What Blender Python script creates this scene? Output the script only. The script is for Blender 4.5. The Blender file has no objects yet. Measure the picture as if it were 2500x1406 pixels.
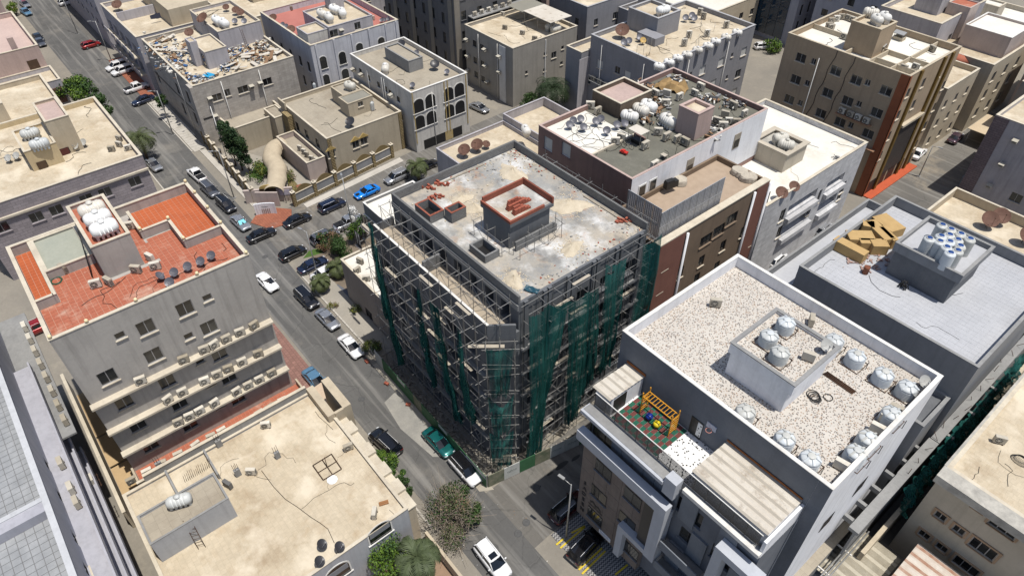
import bpy, math, random
import numpy as np
from mathutils import Vector, Matrix
R_ = math.radians
rnd = random.Random(7)
# ------------------------------------------------------------------ camera, light
SC = bpy.context.scene
COL = SC.collection
CH = 66.0
FPX, PITCH, ROLL, YAW = 1688.06, R_(42.388), R_(0.320), R_(-50.559)
_fw = np.array([math.sin(YAW)*math.cos(PITCH), math.cos(YAW)*math.cos(PITCH), -math.sin(PITCH)])
_r = np.array([math.cos(YAW), -math.sin(YAW), 0.0]); _d = np.cross(_fw, _r)
_rx = _r*math.cos(ROLL)+_d*math.sin(ROLL); _dn = -_r*math.sin(ROLL)+_d*math.cos(ROLL)
CR = np.array([_rx, _dn, _fw])
cam = bpy.data.cameras.new('camera'); co = bpy.data.objects.new('camera', cam); COL.objects.link(co)
cam.sensor_width = 36.0; cam.lens = FPX/2500*36.0; cam.clip_end = 2000; cam.clip_start = 0.5
co.matrix_world = Matrix(((_rx[0], -_dn[0], -_fw[0], 0), (_rx[1], -_dn[1], -_fw[1], 0), (_rx[2], -_dn[2], -_fw[2], CH), (0, 0, 0, 1)))
SC.camera = co
SUN_EL, SUN_AZ = R_(74), R_(18)          # azimuth of the sun measured from +X towards +Y
w = bpy.data.worlds.new('World'); SC.world = w; w.use_nodes = True
nt = w.node_tree; bg = nt.nodes['Background']
sk = nt.nodes.new('ShaderNodeTexSky'); sk.sky_type = 'NISHITA'; sk.sun_disc = False
sk.sun_elevation = SUN_EL; sk.sun_rotation = math.pi/2-SUN_AZ; sk.dust_density = 1.5
nt.links.new(sk.outputs[0], bg.inputs[0]); bg.inputs[1].default_value = 0.105
sl = bpy.data.lights.new('sun', 'SUN'); sl.energy = 4.6; sl.angle = R_(0.5); sl.color = (1.0, .955, .88)
so = bpy.data.objects.new('sun', sl); COL.objects.link(so)
sd = Vector((math.cos(SUN_EL)*math.cos(SUN_AZ), math.cos(SUN_EL)*math.sin(SUN_AZ), math.sin(SUN_EL)))
so.rotation_euler = sd.to_track_quat('Z', 'Y').to_euler()
SC.view_settings.view_transform = 'Standard'; SC.view_settings.look = 'None'
SC.view_settings.exposure = 0.0; SC.view_settings.gamma = 1.0; SC.view_settings.use_curve_mapping = False

# ------------------------------------------------------------------ survey: where a sight line meets a known plane
def _ray(p):
    return CR.T @ np.array([(p[0]-1250)/FPX, (p[1]-703)/FPX, 1.0])
def W(p, z=0.0):
    v = _ray(p); t = (z-CH)/v[2]; return Vector((v[0]*t, v[1]*t, z))
def WX(p, x):
    v = _ray(p); t = x/v[0]; return Vector((x, v[1]*t, CH+v[2]*t))
def WY(p, y):
    v = _ray(p); t = y/v[1]; return Vector((v[0]*t, y, CH+v[2]*t))
def q(c, r, x, y):
    return (600*c+x*.28444, (0, 350, 700, 1006)[r]+y*.28444)
def ZT(base, top, zb):
    b = W(base, zb); best = (1e9, 0)
    for k in range(0, 400):
        z = zb+k*.05; u = CR @ np.array([b.x, b.y, z-CH])
        e = math.hypot(1250+FPX*u[0]/u[2]-top[0], 703+FPX*u[1]/u[2]-top[1]); best = min(best, (e, z))
    return best[1]

# ------------------------------------------------------------------ materials
MATS = {}
def mat(name, c1, c2=None, rough=.85, sc=.35, fine=.5, streak=0., bump=.15, metal=0., stain=None, stain_amt=.0, stain_sc=.25, alpha=1., spec=.35, bsc=9.):
    if name in MATS: return MATS[name]
    m = bpy.data.materials.new(name); MATS[name] = m; m.use_nodes = True
    t = m.node_tree; N, L = t.nodes, t.links; b = N['Principled BSDF']
    b.inputs['Roughness'].default_value = rough; b.inputs['Metallic'].default_value = metal
    b.inputs['Specular IOR Level'].default_value = spec; b.inputs['Alpha'].default_value = alpha
    c2 = c2 or tuple(v*.72 for v in c1)
    tc = N.new('ShaderNodeNewGeometry')
    def noise(scale, det=6, vec=None, ro=.6):
        n = N.new('ShaderNodeTexNoise'); n.inputs['Scale'].default_value = scale; n.inputs['Detail'].default_value = det; n.inputs['Roughness'].default_value = ro
        L.new(vec or tc.outputs['Position'], n.inputs['Vector']); return n.outputs['Fac']
    def ramp(f, a, bb):
        r = N.new('ShaderNodeMapRange'); r.inputs[1].default_value = a; r.inputs[2].default_value = bb; L.new(f, r.inputs[0]); return r.outputs[0]
    def mix(f, a, bcol, mode='MIX'):
        x = N.new('ShaderNodeMix'); x.data_type = 'RGBA'; x.blend_type = mode
        if hasattr(f, 'links'): L.new(f, x.inputs[0])
        else: x.inputs[0].default_value = f
        for s, v in ((6, a), (7, bcol)):
            if hasattr(v, 'links'): L.new(v, x.inputs[s])
            else: x.inputs[s].default_value = (*v, 1)
        return x.outputs[2]
    big = ramp(noise(sc), .35, .68)
    col = mix(big, c1, c2)
    if fine > 0:
        f2 = ramp(noise(sc*9+1, 8, None, .7), .3, .72)
        g = N.new('ShaderNodeMath'); g.operation = 'MULTIPLY'; g.inputs[1].default_value = fine; L.new(f2, g.inputs[0])
        col = mix(g.outputs[0], col, tuple(v*.62 for v in c1))
    if streak > 0:
        mp = N.new('ShaderNodeMapping'); mp.inputs['Scale'].default_value = (1.6, 1.6, .09); L.new(tc.outputs['Position'], mp.inputs['Vector'])
        s1 = ramp(noise(1.1, 6, mp.outputs[0], .65), .48, .8)
        g = N.new('ShaderNodeMath'); g.operation = 'MULTIPLY'; g.inputs[1].default_value = streak; L.new(s1, g.inputs[0])
        col = mix(g.outputs[0], col, tuple(v*.35 for v in c1))
    if stain_amt > 0:
        s2 = ramp(noise(stain_sc, 9, None, .72), .54, .7)
        g = N.new('ShaderNodeMath'); g.operation = 'MULTIPLY'; g.inputs[1].default_value = stain_amt; L.new(s2, g.inputs[0])
        col = mix(g.outputs[0], col, stain or tuple(v*.4 for v in c1))
    L.new(col, b.inputs['Base Color'])
    if bump > 0:
        bp = N.new('ShaderNodeBump'); bp.inputs['Strength'].default_value = bump; bp.inputs['Distance'].default_value = .05
        L.new(noise(bsc, 5), bp.inputs['Height']); L.new(bp.outputs[0], b.inputs['Normal'])
    m['_'] = 1
    return m
def nodes_of(m):
    return m.node_tree.nodes, m.node_tree.links, m.node_tree.nodes['Principled BSDF']
def plain(name, c, rough=.5, metal=0., spec=.5, coat=0., emit=0, alpha=1.):
    if name in MATS: return MATS[name]
    m = bpy.data.materials.new(name); MATS[name] = m; m.use_nodes = True
    N, L, b = nodes_of(m)
    ge = N.new('ShaderNodeNewGeometry'); no = N.new('ShaderNodeTexNoise'); no.inputs['Scale'].default_value = 2.3; no.inputs['Detail'].default_value = 6
    L.new(ge.outputs['Position'], no.inputs['Vector'])
    mx = N.new('ShaderNodeMix'); mx.data_type = 'RGBA'; L.new(no.outputs['Fac'], mx.inputs[0])
    mx.inputs[6].default_value = (*[v*.82 for v in c], 1); mx.inputs[7].default_value = (*[min(1, v*1.12) for v in c], 1)
    L.new(mx.outputs[2], b.inputs['Base Color'])
    b.inputs['Roughness'].default_value = rough; b.inputs['Metallic'].default_value = metal
    b.inputs['Specular IOR Level'].default_value = spec; b.inputs['Coat Weight'].default_value = coat; b.inputs['Alpha'].default_value = alpha
    return m

# ------------------------------------------------------------------ mesh builder
class MB:
    def __init__(s): s.v = []; s.f = []; s.m = []; s.cur = 0; s.sm = []
    def vert(s, *p): s.v.append(tuple(p)); return len(s.v)-1
    def face(s, *idx, smooth=False): s.f.append(idx); s.m.append(s.cur); s.sm.append(smooth)
    def poly(s, pts, smooth=False):
        i = len(s.v); s.v += [tuple(p) for p in pts]; s.face(*range(i, i+len(pts)), smooth=smooth)
    def box(s, x0, x1, y0, y1, z0, z1, skip=''):
        i = len(s.v)
        s.v += [(x0, y0, z0), (x1, y0, z0), (x1, y1, z0), (x0, y1, z0), (x0, y0, z1), (x1, y0, z1), (x1, y1, z1), (x0, y1, z1)]
        for k, fc in dict(b=(3, 2, 1, 0), t=(4, 5, 6, 7), f=(0, 1, 5, 4), r=(1, 2, 6, 5), k=(2, 3, 7, 6), l=(3, 0, 4, 7)).items():
            if k not in skip: s.face(*[i+j for j in fc])
        return s
    def obox(s, c, ux, uy, uz):
        c, ux, uy, uz = map(Vector, (c, ux, uy, uz)); i = len(s.v)
        for dz in (-1, 1):
            for a, b in ((-1, -1), (1, -1), (1, 1), (-1, 1)): s.v.append(tuple(c+ux*a+uy*b+uz*dz))
        for fc in ((3, 2, 1, 0), (4, 5, 6, 7), (0, 1, 5, 4), (1, 2, 6, 5), (2, 3, 7, 6), (3, 0, 4, 7)): s.face(*[i+j for j in fc])
        return s
    def tube(s, pts, r, n=6, r2=None, caps=True, smooth=True):
        pts = [Vector(p) for p in pts]; rings = []
        for k, p in enumerate(pts):
            a = pts[max(k-1, 0)]; b = pts[min(k+1, len(pts)-1)]; d = (b-a)
            if d.length < 1e-6: d = Vector((0, 0, 1))
            d.normalize(); u = d.cross(Vector((0, 0, 1)) if abs(d.z) < .95 else Vector((1, 0, 0))).normalized(); v = d.cross(u)
            rr = r if r2 is None else r+(r2-r)*k/(len(pts)-1)
            rings.append([s.vert(*(p+u*rr*math.cos(2*math.pi*j/n)+v*rr*math.sin(2*math.pi*j/n))) for j in range(n)])
        for k in range(len(pts)-1):
            for j in range(n): s.face(rings[k][j], rings[k+1][j], rings[k+1][(j+1) % n], rings[k][(j+1) % n], smooth=smooth)
        if caps: s.face(*rings[0]); s.face(*rings[-1][::-1])
        return s
    def lathe(s, prof, n=16, c=(0, 0, 0), axis='z', smooth=True):
        rings = []
        for r, h in prof:
            ring = []
            for j in range(n):
                a = 2*math.pi*j/n; x, y = r*math.cos(a), r*math.sin(a)
                p = (x, y, h) if axis == 'z' else (h, x, y) if axis == 'x' else (x, h, y)
                ring.append(s.vert(c[0]+p[0], c[1]+p[1], c[2]+p[2]))
            rings.append(ring)
        for k in range(len(prof)-1):
            for j in range(n): s.face(rings[k][j], rings[k][(j+1) % n], rings[k+1][(j+1) % n], rings[k+1][j], smooth=smooth)
        s.face(*rings[0][::-1]); s.face(*rings[-1])
        return s
    def prism(s, pts, z0, z1):
        n = len(pts); i = len(s.v)
        a = sum(pts[k][0]*pts[(k+1) % n][1]-pts[(k+1) % n][0]*pts[k][1] for k in range(n))
        if a < 0: pts = pts[::-1]
        s.v += [(p[0], p[1], z0) for p in pts]+[(p[0], p[1], z1) for p in pts]
        s.face(*[i+k for k in range(n)][::-1]); s.face(*[i+n+k for k in range(n)])
        for k in range(n): s.face(i+k, i+(k+1) % n, i+n+(k+1) % n, i+n+k)
        return s
    def ring(s, x0, x1, y0, y1, z0, z1, t):
        s.box(x0, x1, y0, y0+t, z0, z1); s.box(x0, x1, y1-t, y1, z0, z1)
        s.box(x0, x0+t, y0+t, y1-t, z0, z1); s.box(x1-t, x1, y0+t, y1-t, z0, z1); return s
    def mesh(s, name, *mats):
        me = bpy.data.meshes.new(name); me.from_pydata(s.v, [], s.f)
        for m in mats: me.materials.append(m)
        if any(s.m): me.polygons.foreach_set('material_index', s.m)
        if any(s.sm): me.polygons.foreach_set('use_smooth', s.sm)
        me.update(); return me
    def obj(s, name, mats, parent=None, loc=(0, 0, 0), rz=0., kind=None):
        return link(name, s.mesh(name, *(mats if isinstance(mats, (list, tuple)) else [mats])), parent, loc, rz, kind)

def link(name, me, parent=None, loc=(0, 0, 0), rz=0., kind=None):
    o = bpy.data.objects.new(name, me); COL.objects.link(o)
    o.location = loc; o.rotation_euler = (0, 0, rz)
    if parent is not None: o.parent = parent
    if kind: o['kind'] = kind
    return o
def tag(o, label, cat, group=None):
    o['label'] = label; o['category'] = cat
    if group: o['group'] = group
    return o
def thing(name, label, cat, loc=(0, 0, 0), rz=0., group=None):
    return tag(link(name, None, None, loc, rz), label, cat, group)
def put(bp, loc, rz=0., label='', cat='', group=None, scale=1., over=None, tilt=None):
    """blueprint = (name, mesh or None, [(child name, mesh, loc, [(grandchild...)])]); copies share mesh data"""
    name, me, kids = bp
    o = link(name, me, None, loc, rz); o.scale = (scale,)*3 if not isinstance(scale, tuple) else scale
    if tilt: o.rotation_euler = (tilt[0], tilt[1], rz)
    tag(o, label, cat, group)
    def rec(par, ks):
        for k in ks:
            c = link(k[0], k[1], par, k[2])
            if over and k[1] and k[1].materials and k[1].materials[0] and k[1].materials[0].name in over:
                c.material_slots[0].link = 'OBJECT'; c.material_slots[0].material = over[k[1].materials[0].name]
            if len(k) > 3: rec(c, k[3])
    rec(o, kids)
    if over and me and me.materials and me.materials[0].name in over:
        o.material_slots[0].link = 'OBJECT'; o.material_slots[0].material = over[me.materials[0].name]
    return o
ORD = ['first', 'second', 'third', 'fourth', 'fifth', 'sixth', 'seventh', 'eighth', 'ninth', 'tenth', 'eleventh', 'twelfth', 'thirteenth', 'fourteenth', 'fifteenth', 'sixteenth', 'seventeenth', 'eighteenth', 'nineteenth', 'twentieth', 'twenty-first', 'twenty-second', 'twenty-third', 'twenty-fourth']
# ------------------------------------------------------------------ shared materials
GLASS = plain('dark_glass', (.012, .015, .019), .09, 0, .6)
def _glassvar():
    N, L, b = nodes_of(GLASS)
    oi = N.new('ShaderNodeObjectInfo'); mr = N.new('ShaderNodeMix'); mr.data_type = 'RGBA'; L.new(oi.outputs['Random'], mr.inputs[0])
    mr.inputs[6].default_value = (.006, .007, .009, 1); mr.inputs[7].default_value = (.05, .052, .05, 1); L.new(mr.outputs[2], b.inputs['Base Color'])
_glassvar()
ALU = plain('window_aluminium', (.33, .33, .34), .45, .3)
WFRAME = plain('white_frame', (.62, .62, .6), .5)
BFRAME = plain('dark_frame', (.03, .03, .032), .45)
STEEL = plain('galvanised_steel', (.42, .42, .41), .45, .6)
RUST = mat('rusty_iron', (.09, .045, .025), (.045, .028, .02), .85, 1.5)
BLACK = plain('black_plastic', (.012, .012, .013), .5)
ACW = mat('ac_casing', (.66, .63, .56), (.52, .48, .40), .55, .9, .35, 0, 0, stain=(.35, .28, .2), stain_amt=.35, stain_sc=1.2)
ACD = plain('ac_grille', (.07, .07, .068), .6)
TANKW = mat('white_tank_plastic', (.78, .79, .79), (.70, .71, .71), .38, .5, .12, .12, 0, stain=(.55, .52, .46), stain_amt=.3)
TANKG = mat('pale_blue_tank_plastic', (.58, .62, .65), (.50, .54, .575), .4, .5, .12, .1, 0)
BLUELID = plain('blue_lid', (.01, .05, .2), .4)
DISH = plain('grey_dish', (.13, .13, .15), .45, .2)
DISHR = mat('rusty_dish', (.16, .085, .06), (.10, .05, .035), .75, 1.2)
DISHW = plain('pale_dish', (.42, .42, .4), .5)
def vary(m, lo, hi, tint=(1, .93, .82)):
    N, L, b = nodes_of(m); src = b.inputs['Base Color'].links[0].from_socket; oi = N.new('ShaderNodeObjectInfo'); r = N.new('ShaderNodeMix'); r.data_type = 'RGBA'; L.new(oi.outputs['Random'], r.inputs[0])
    r.inputs[6].default_value = tuple(lo*t for t in tint)+(1,); r.inputs[7].default_value = (hi, hi, hi, 1); mx = N.new('ShaderNodeMix'); mx.data_type = 'RGBA'; mx.blend_type = 'MULTIPLY'; mx.inputs[0].default_value = 1
    L.new(src, mx.inputs[6]); L.new(r.outputs[2], mx.inputs[7]); L.new(mx.outputs[2], b.inputs['Base Color'])
vary(ACW, .55, 1.1); vary(TANKW, .8, 1.05); vary(TANKG, .85, 1.08)
CREAM = mat('cream_coping', (.62, .56, .45), (.50, .44, .35), .85, .5, .4, .3, .1, stain=(.3, .25, .19), stain_amt=.3)
WHITECOP = mat('white_coping', (.74, .73, .70), (.62, .60, .56), .8, .5, .3, .3, .1, stain=(.35, .32, .28), stain_amt=.3)
DOORM = mat('maroon_door', (.11, .03, .028), (.08, .022, .02), .6, .8)
WOODD = mat('brown_door', (.10, .06, .035), (.06, .036, .022), .65, 1)

# ------------------------------------------------------------------ windows (part of a building)
WC = {}
def window_parts(style, w_, h, sillm):
    k = (style, round(w_, 2), round(h, 2), sillm.name)
    if k in WC: return WC[k]
    fm = {'slide': ALU, 'white': WFRAME, 'dark': BFRAME, 'shutter': WFRAME, 'arch': ALU, 'single': ALU, 'door': BFRAME}[style]
    f = MB(); d0, d1 = .10, .16; b = .055
    X = w_/2
    f.box(-X, X, d0, d1, 0, b); f.box(-X, X, d0, d1, h-b, h); f.box(-X, -X+b, d0, d1, b, h-b); f.box(X-b, X, d0, d1, b, h-b)
    panes = []
    if style in ('slide', 'white', 'dark', 'arch') and w_ > .75:
        n = 2 if w_ < 2.1 else 3 if w_ < 3.2 else 4
        for k2 in range(1, n):
            xx = -X+w_*k2/n; f.box(xx-.035, xx+.035, d0-.003, d1-.003, b, h-b)
        for k2 in range(n): panes.append((-X+w_*k2/n+.03, -X+w_*(k2+1)/n-.03))
    else: panes = [(-X+b, X-b)]
    kids = []
    for a, c in panes:
        p = MB(); p.poly([(a, .14, b), (c, .14, b), (c, .14, h-b), (a, .14, h-b)])
        kids.append(('pane', p.mesh('pane', plain('roller_shutter', (.55, .55, .53), .6) if style == 'shutter' else GLASS), (0, 0, 0)))
    if style != 'door':
        s = MB(); s.box(-X-.1, X+.1, -.13, .1, -.09, -.002)
        kids.append(('sill', s.mesh('sill', sillm), (0, 0, 0)))
    WC[k] = (f.mesh('window', fm), kids); return WC[k]
FACE = {'-y': 0., '+x': math.pi/2, '+y': math.pi, '-x': -math.pi/2}

class Box:
    def __init__(s, b, x0, x1, y0, y1, z0, zr, zp, wall, roof, cop, t, copo, coph, noroof):
        s.__dict__.update(b=b, x0=x0, x1=x1, y0=y0, y1=y1, z0=z0, zr=zr, zp=zp, wall=wall, roof=roof, cop=cop, t=t, copo=copo, coph=coph, noroof=noroof)
        s.holes = {k: [] for k in FACE}
    def at(s, f, p):
        if f == '+x': v = WX(p, s.x1); return v.y, v.z
        if f == '-x': v = WX(p, s.x0); return v.y, v.z
        v = WY(p, s.y0 if f == '-y' else s.y1); return v.x, v.z
    def pt(s, f, u, z, d=0.):
        return {'+x': (s.x1-d, u, z), '-x': (s.x0+d, u, z), '-y': (u, s.y0+d, z), '+y': (u, s.y1-d, z)}[f]
    def win(s, f, p, w_, h, style='slide', sill=None, uz=False, label=None, dx=0, dz=0):
        """p: picture point of the window centre (uz: wall coordinates instead)"""
        u, z = p if uz else s.at(f, p)
        u += dx; z += dz
        s.hole(f, u-w_/2, u+w_/2, z-h/2, z+h/2, .17)
        me, kids = window_parts(style, w_, h, sill or CREAM)
        o = link('window', me, s.b.root, Vector(s.pt(f, u, z-h/2))-s.b.o, FACE[f])
        if label: o['label'] = label
        for k in kids: link(k[0], k[1], o, k[2])
        return o
    def row(s, f, us, zs, w_, h, style='slide', sill=None):
        for z in zs:
            for u in us: s.win(f, (u, z), w_, h, style, sill, True)
    def hole(s, f, u0, u1, z0, z1, depth):
        lo, hi = (s.y0, s.y1) if f[1] == 'x' else (s.x0, s.x1)
        u0, u1 = max(u0, lo+.05), min(u1, hi-.05); z0 = max(z0, s.z0+.01); z1 = min(z1, s.zp-.05)
        if u1-u0 > .05 and z1-z0 > .05: s.holes[f].append((u0, u1, z0, z1, depth))
    def emit(s):
        m = MB()
        for f in FACE:
            lo, hi = (s.y0, s.y1) if f[1] == 'x' else (s.x0, s.x1)
            H = s.holes[f]
            us = sorted({lo, hi, *[h[0] for h in H], *[h[1] for h in H]}); zs = sorted({s.z0, s.zp, *[h[2] for h in H], *[h[3] for h in H]})
            flip = f in ('-y', '+x')
            def Q(a, b2, c, d): m.poly((a, b2, c, d) if flip else (d, c, b2, a))
            for i in range(len(us)-1):
                for j in range(len(zs)-1):
                    cu, cz = (us[i]+us[i+1])/2, (zs[j]+zs[j+1])/2
                    if any(h[0] < cu < h[1] and h[2] < cz < h[3] for h in H): continue
                    Q(s.pt(f, us[i], zs[j]), s.pt(f, us[i+1], zs[j]), s.pt(f, us[i+1], zs[j+1]), s.pt(f, us[i], zs[j+1]))
            for a, b2, c, d, dep in H:
                P = lambda u, z, dd: s.pt(f, u, z, dd)
                Q(P(a, c, 0), P(b2, c, 0), P(b2, c, dep), P(a, c, dep)); Q(P(a, d, dep), P(b2, d, dep), P(b2, d, 0), P(a, d, 0))
                Q(P(a, c, 0), P(a, c, dep), P(a, d, dep), P(a, d, 0)); Q(P(b2, c, dep), P(b2, c, 0), P(b2, d, 0), P(b2, d, dep))
                if dep > .3: Q(P(a, c, dep), P(b2, c, dep), P(b2, d, dep), P(a, d, dep))
        t = s.t; x0, x1, y0, y1 = s.x0, s.x1, s.y0, s.y1
        if s.zp > s.zr+.02:
            z = s.zp; a0, a1, b0, b1 = x0+t, x1-t, y0+t, y1-t
            for p in (((x0, y0, z), (x1, y0, z), (a1, b0, z), (a0, b0, z)), ((x1, y0, z), (x1, y1, z), (a1, b1, z), (a1, b0, z)),
                      ((x1, y1, z), (x0, y1, z), (a0, b1, z), (a1, b1, z)), ((x0, y1, z), (x0, y0, z), (a0, b0, z), (a0, b1, z))): m.poly(p)
            c = [(a0, b0), (a1, b0), (a1, b1), (a0, b1)]
            for k in range(4):
                p, r = c[k], c[(k+1) % 4]; m.poly([(*r, s.zr), (*p, s.zr), (*p, z), (*r, z)])
        else: a0, a1, b0, b1 = x0, x1, y0, y1
        s.b.part('wall', m, s.wall)
        if not s.noroof:
            r = MB(); n = 1; r.poly([(a0, b0, s.zr), (a1, b0, s.zr), (a1, b1, s.zr), (a0, b1, s.zr)]); s.b.part('roof', r, s.roof)
        if s.cop and s.zp > s.zr+.02:
            cc = MB(); e = s.copo; cc.ring(x0-e, x1+e, y0-e, y1+e, s.zp-.03, s.zp+s.coph, t+2*e); s.b.part('coping', cc, s.cop)

class Bld:
    def __init__(s, name, label, cat, x, y, group=None):
        s.o = Vector((x, y, 0)); s.root = thing(name, label, cat, s.o, 0, group); s.boxes = []
    def box(s, x0, x1, y0, y1, z0, zr, zp=None, wall=None, roof=None, cop=None, t=.22, copo=.05, coph=.06, noroof=False):
        bx = Box(s, x0, x1, y0, y1, z0, zr, zp if zp is not None else zr, wall, roof or wall, cop, t, copo, coph, noroof); s.boxes.append(bx); return bx
    def part(s, name, m, mats, kind=None, label=None):
        o = m.obj(name, mats, s.root, -s.o, 0, kind)
        if label: o['label'] = label
        return o
    def slab(s, name, x0, x1, y0, y1, z0, z1, m): return s.part(name, MB().box(x0, x1, y0, y1, z0, z1), m)
    def done(s):
        for b in s.boxes: b.emit()

# ------------------------------------------------------------------ blueprints of roof equipment
def bp_ac(w_=.95, d=.38, h=.78, fans=1):
    b = MB().box(-w_/2, w_/2, -d/2, d/2, .1, .1+h)
    g = MB()
    for k in range(fans):
        cz = .1+h*(.5 if fans == 1 else .28+.44*k); r = min(h*.40/(fans if fans > 1 else 1)*(1.2 if fans > 1 else 1), w_*.33)
        g.lathe([(r, -d/2-.025), (r, -d/2+.01)], 14, (-w_*.12, 0, cz), 'y', False)
    hub = MB()
    for k in range(fans):
        cz = .1+h*(.5 if fans == 1 else .28+.44*k); hub.lathe([(.09, -d/2-.04), (.09, -d/2-.02)], 8, (-w_*.12, 0, cz), 'y', False)
        for a in range(4): hub.obox((-w_*.12, -d/2-.032, cz), (math.cos(a*math.pi/4)*.3, 0, math.sin(a*math.pi/4)*.3), (0, .005, 0), (-math.sin(a*math.pi/4)*.012, 0, math.cos(a*math.pi/4)*.012))
    ft = MB().box(-w_*.42, -w_*.3, -d/2-.03, d/2+.03, 0, .098).box(w_*.3, w_*.42, -d/2-.03, d/2+.03, 0, .098)
    lou = MB()
    for k in range(6): lou.box(w_/2+.002, w_/2+.012, -d*.4, d*.4, .2+k*h*.12, .2+k*h*.12+.04)
    return ('ac_unit', b.mesh('ac_unit', ACW), [('fan_grille', g.mesh('fan_grille', ACD), (0, 0, 0), [('fan_hub', hub.mesh('fan_hub', ACW), (0, 0, 0))]), ('foot', ft.mesh('foot', RUST), (0, 0, 0)), ('louvre', lou.mesh('louvre', ACD), (0, 0, 0))])
AC1, AC2 = bp_ac(), bp_ac(.95, .4, 1.25, 2)
def bp_wac():
    b = MB().box(-.34, .34, -.55, .1, 0, .46); g = MB()
    for k in range(5): g.box(-.3, .3, -.565, -.552, .05+k*.08, .09+k*.08)
    sh = MB(); sh.poly([(-.42, -.75, .47), (.42, -.75, .47), (.42, .0, .62), (-.42, .0, .62)]); sh.poly([(-.42, .0, .60), (.42, .0, .60), (.42, -.75, .45), (-.42, -.75, .45)])
    br = MB().box(-.3, -.25, -.5, 0, -.06, -.002).box(.25, .3, -.5, 0, -.06, -.002)
    return ('window_ac_unit', b.mesh('window_ac_unit', ACW), [('grille', g.mesh('grille', ACD), (0, 0, 0)), ('rain_hood', sh.mesh('rain_hood', mat('sheet_metal', (.5, .47, .4), (.4, .37, .3), .6)), (0, 0, 0)), ('bracket', br.mesh('bracket', RUST), (0, 0, 0))])
WAC = bp_wac()
def bp_tank_h(L=2.3, r=.62, m=TANKW):
    b = MB(); pr = [(.02, -L/2), (r*.55, -L/2+.03), (r*.82, -L/2+.14), (r*.95, -L/2+.3)]
    n = 5
    for k in range(n):
        a = -L/2+.36+(L-.72)*k/n; e = -L/2+.36+(L-.72)*(k+1)/n; g = (e-a)*.18
        pr += [(r*.97, a), (r*1.03, a+g), (r*1.03, e-g), (r*.97, e)]
    pr += [(r*.95, L/2-.3), (r*.82, L/2-.14), (r*.55, L/2-.03), (.02, L/2)]
    b.lathe(pr, 18, (0, 0, r+.22), 'x')
    lid = MB().lathe([(.30, .0), (.30, .10), (.24, .13), (.24, .17), (.05, .19)], 14, (0, 0, 2*r+.22))
    lid.lathe([(.07, 0), (.07, .09)], 8, (L*.3, 0, 2*r+.2))
    sd_ = MB()
    for k in range(5):
        x = -L*.36+L*.72*k/4; sd_.box(x-.11, x+.11, -r*.62, r*.62, 0, .42)
    sd_.box(-L*.42, L*.42, -r*.1, r*.1, .1, .3)
    return ('water_tank', b.mesh('water_tank', m), [('lid', lid.mesh('lid', m), (0, 0, 0)), ('saddle', sd_.mesh('saddle', m), (0, 0, 0))])
TANK = bp_tank_h()
TANKO = bp_tank_h(2.2, .68, mat('weathered_tank_plastic', (.62, .60, .54), (.5, .48, .42), .5, .8, .3, .3, 0))
def bp_tank_v(r=.72, h=1.25, lidm=None, n=6, neck=True):
    b = MB(); pr = [(r*.96, 0)]
    for k in range(n):
        a = h*k/n; e = h*(k+1)/n; pr += [(r, a+.03), (r, e-.05), (r*.93, e-.03), (r*.93, e)]
    pr += [(r*.98, h+.03), (r*.8, h+.16), (r*.5, h+.27), (r*.36, h+.29)]
    b.lathe(pr, 20)
    lid = MB().lathe([(r*.36, h+.285), (r*.38, h+.31), (r*.38, h+.38), (r*.33, h+.40), (.02, h+.41)], 16)
    kn = MB()
    for a in range(6):
        u = a*math.pi/3+.3; kn.obox((math.cos(u)*r*.68, math.sin(u)*r*.68, h+.22), (math.cos(u)*.2, math.sin(u)*.2, -.1), (-math.sin(u)*.07, math.cos(u)*.07, 0), (.03, .03, .06))
    base = MB().ring(-r*1.12, r*1.12, -r*1.12, r*1.12, .02, .07, .05)
    pipe = MB().tube([(r*.95, 0, .15), (r*1.35, 0, .15), (r*1.35, 0, h*1.2)], .03, 5)
    return ('water_tank', b.mesh('water_tank', TANKG), [('lid', lid.mesh('lid', lidm or TANKG), (0, 0, 0)), ('rib', kn.mesh('rib', TANKG), (0, 0, 0)), ('stand', base.mesh('stand', RUST), (0, 0, 0)), ('pipe', pipe.mesh('pipe', BLACK), (0, 0, 0))])
VTANK = bp_tank_v()
def bp_tank_blue(r=.6, h=1.9):
    b = MB(); pr = [(r, 0)]
    for k in range(9):
        a = h*k/9; pr += [(r, a+.05), (r*.975, a+.1), (r, a+.15)]
    pr += [(r*.98, h), (r*.85, h+.1), (r*.66, h+.16), (r*.60, h+.17)]
    b.lathe(pr, 20)
    lid = MB().lathe([(r*.62, h+.165), (r*.62, h+.23), (r*.5, h+.25)], 18); li2 = MB().lathe([(r*.49, h+.252), (r*.46, h+.27), (.03, h+.28)], 14)
    return ('water_tank', b.mesh('water_tank', TANKG), [('lid', lid.mesh('lid', TANKG), (0, 0, 0), [('cap', li2.mesh('cap', BLUELID), (0, 0, 0))])])
BTANK = bp_tank_blue()
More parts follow.
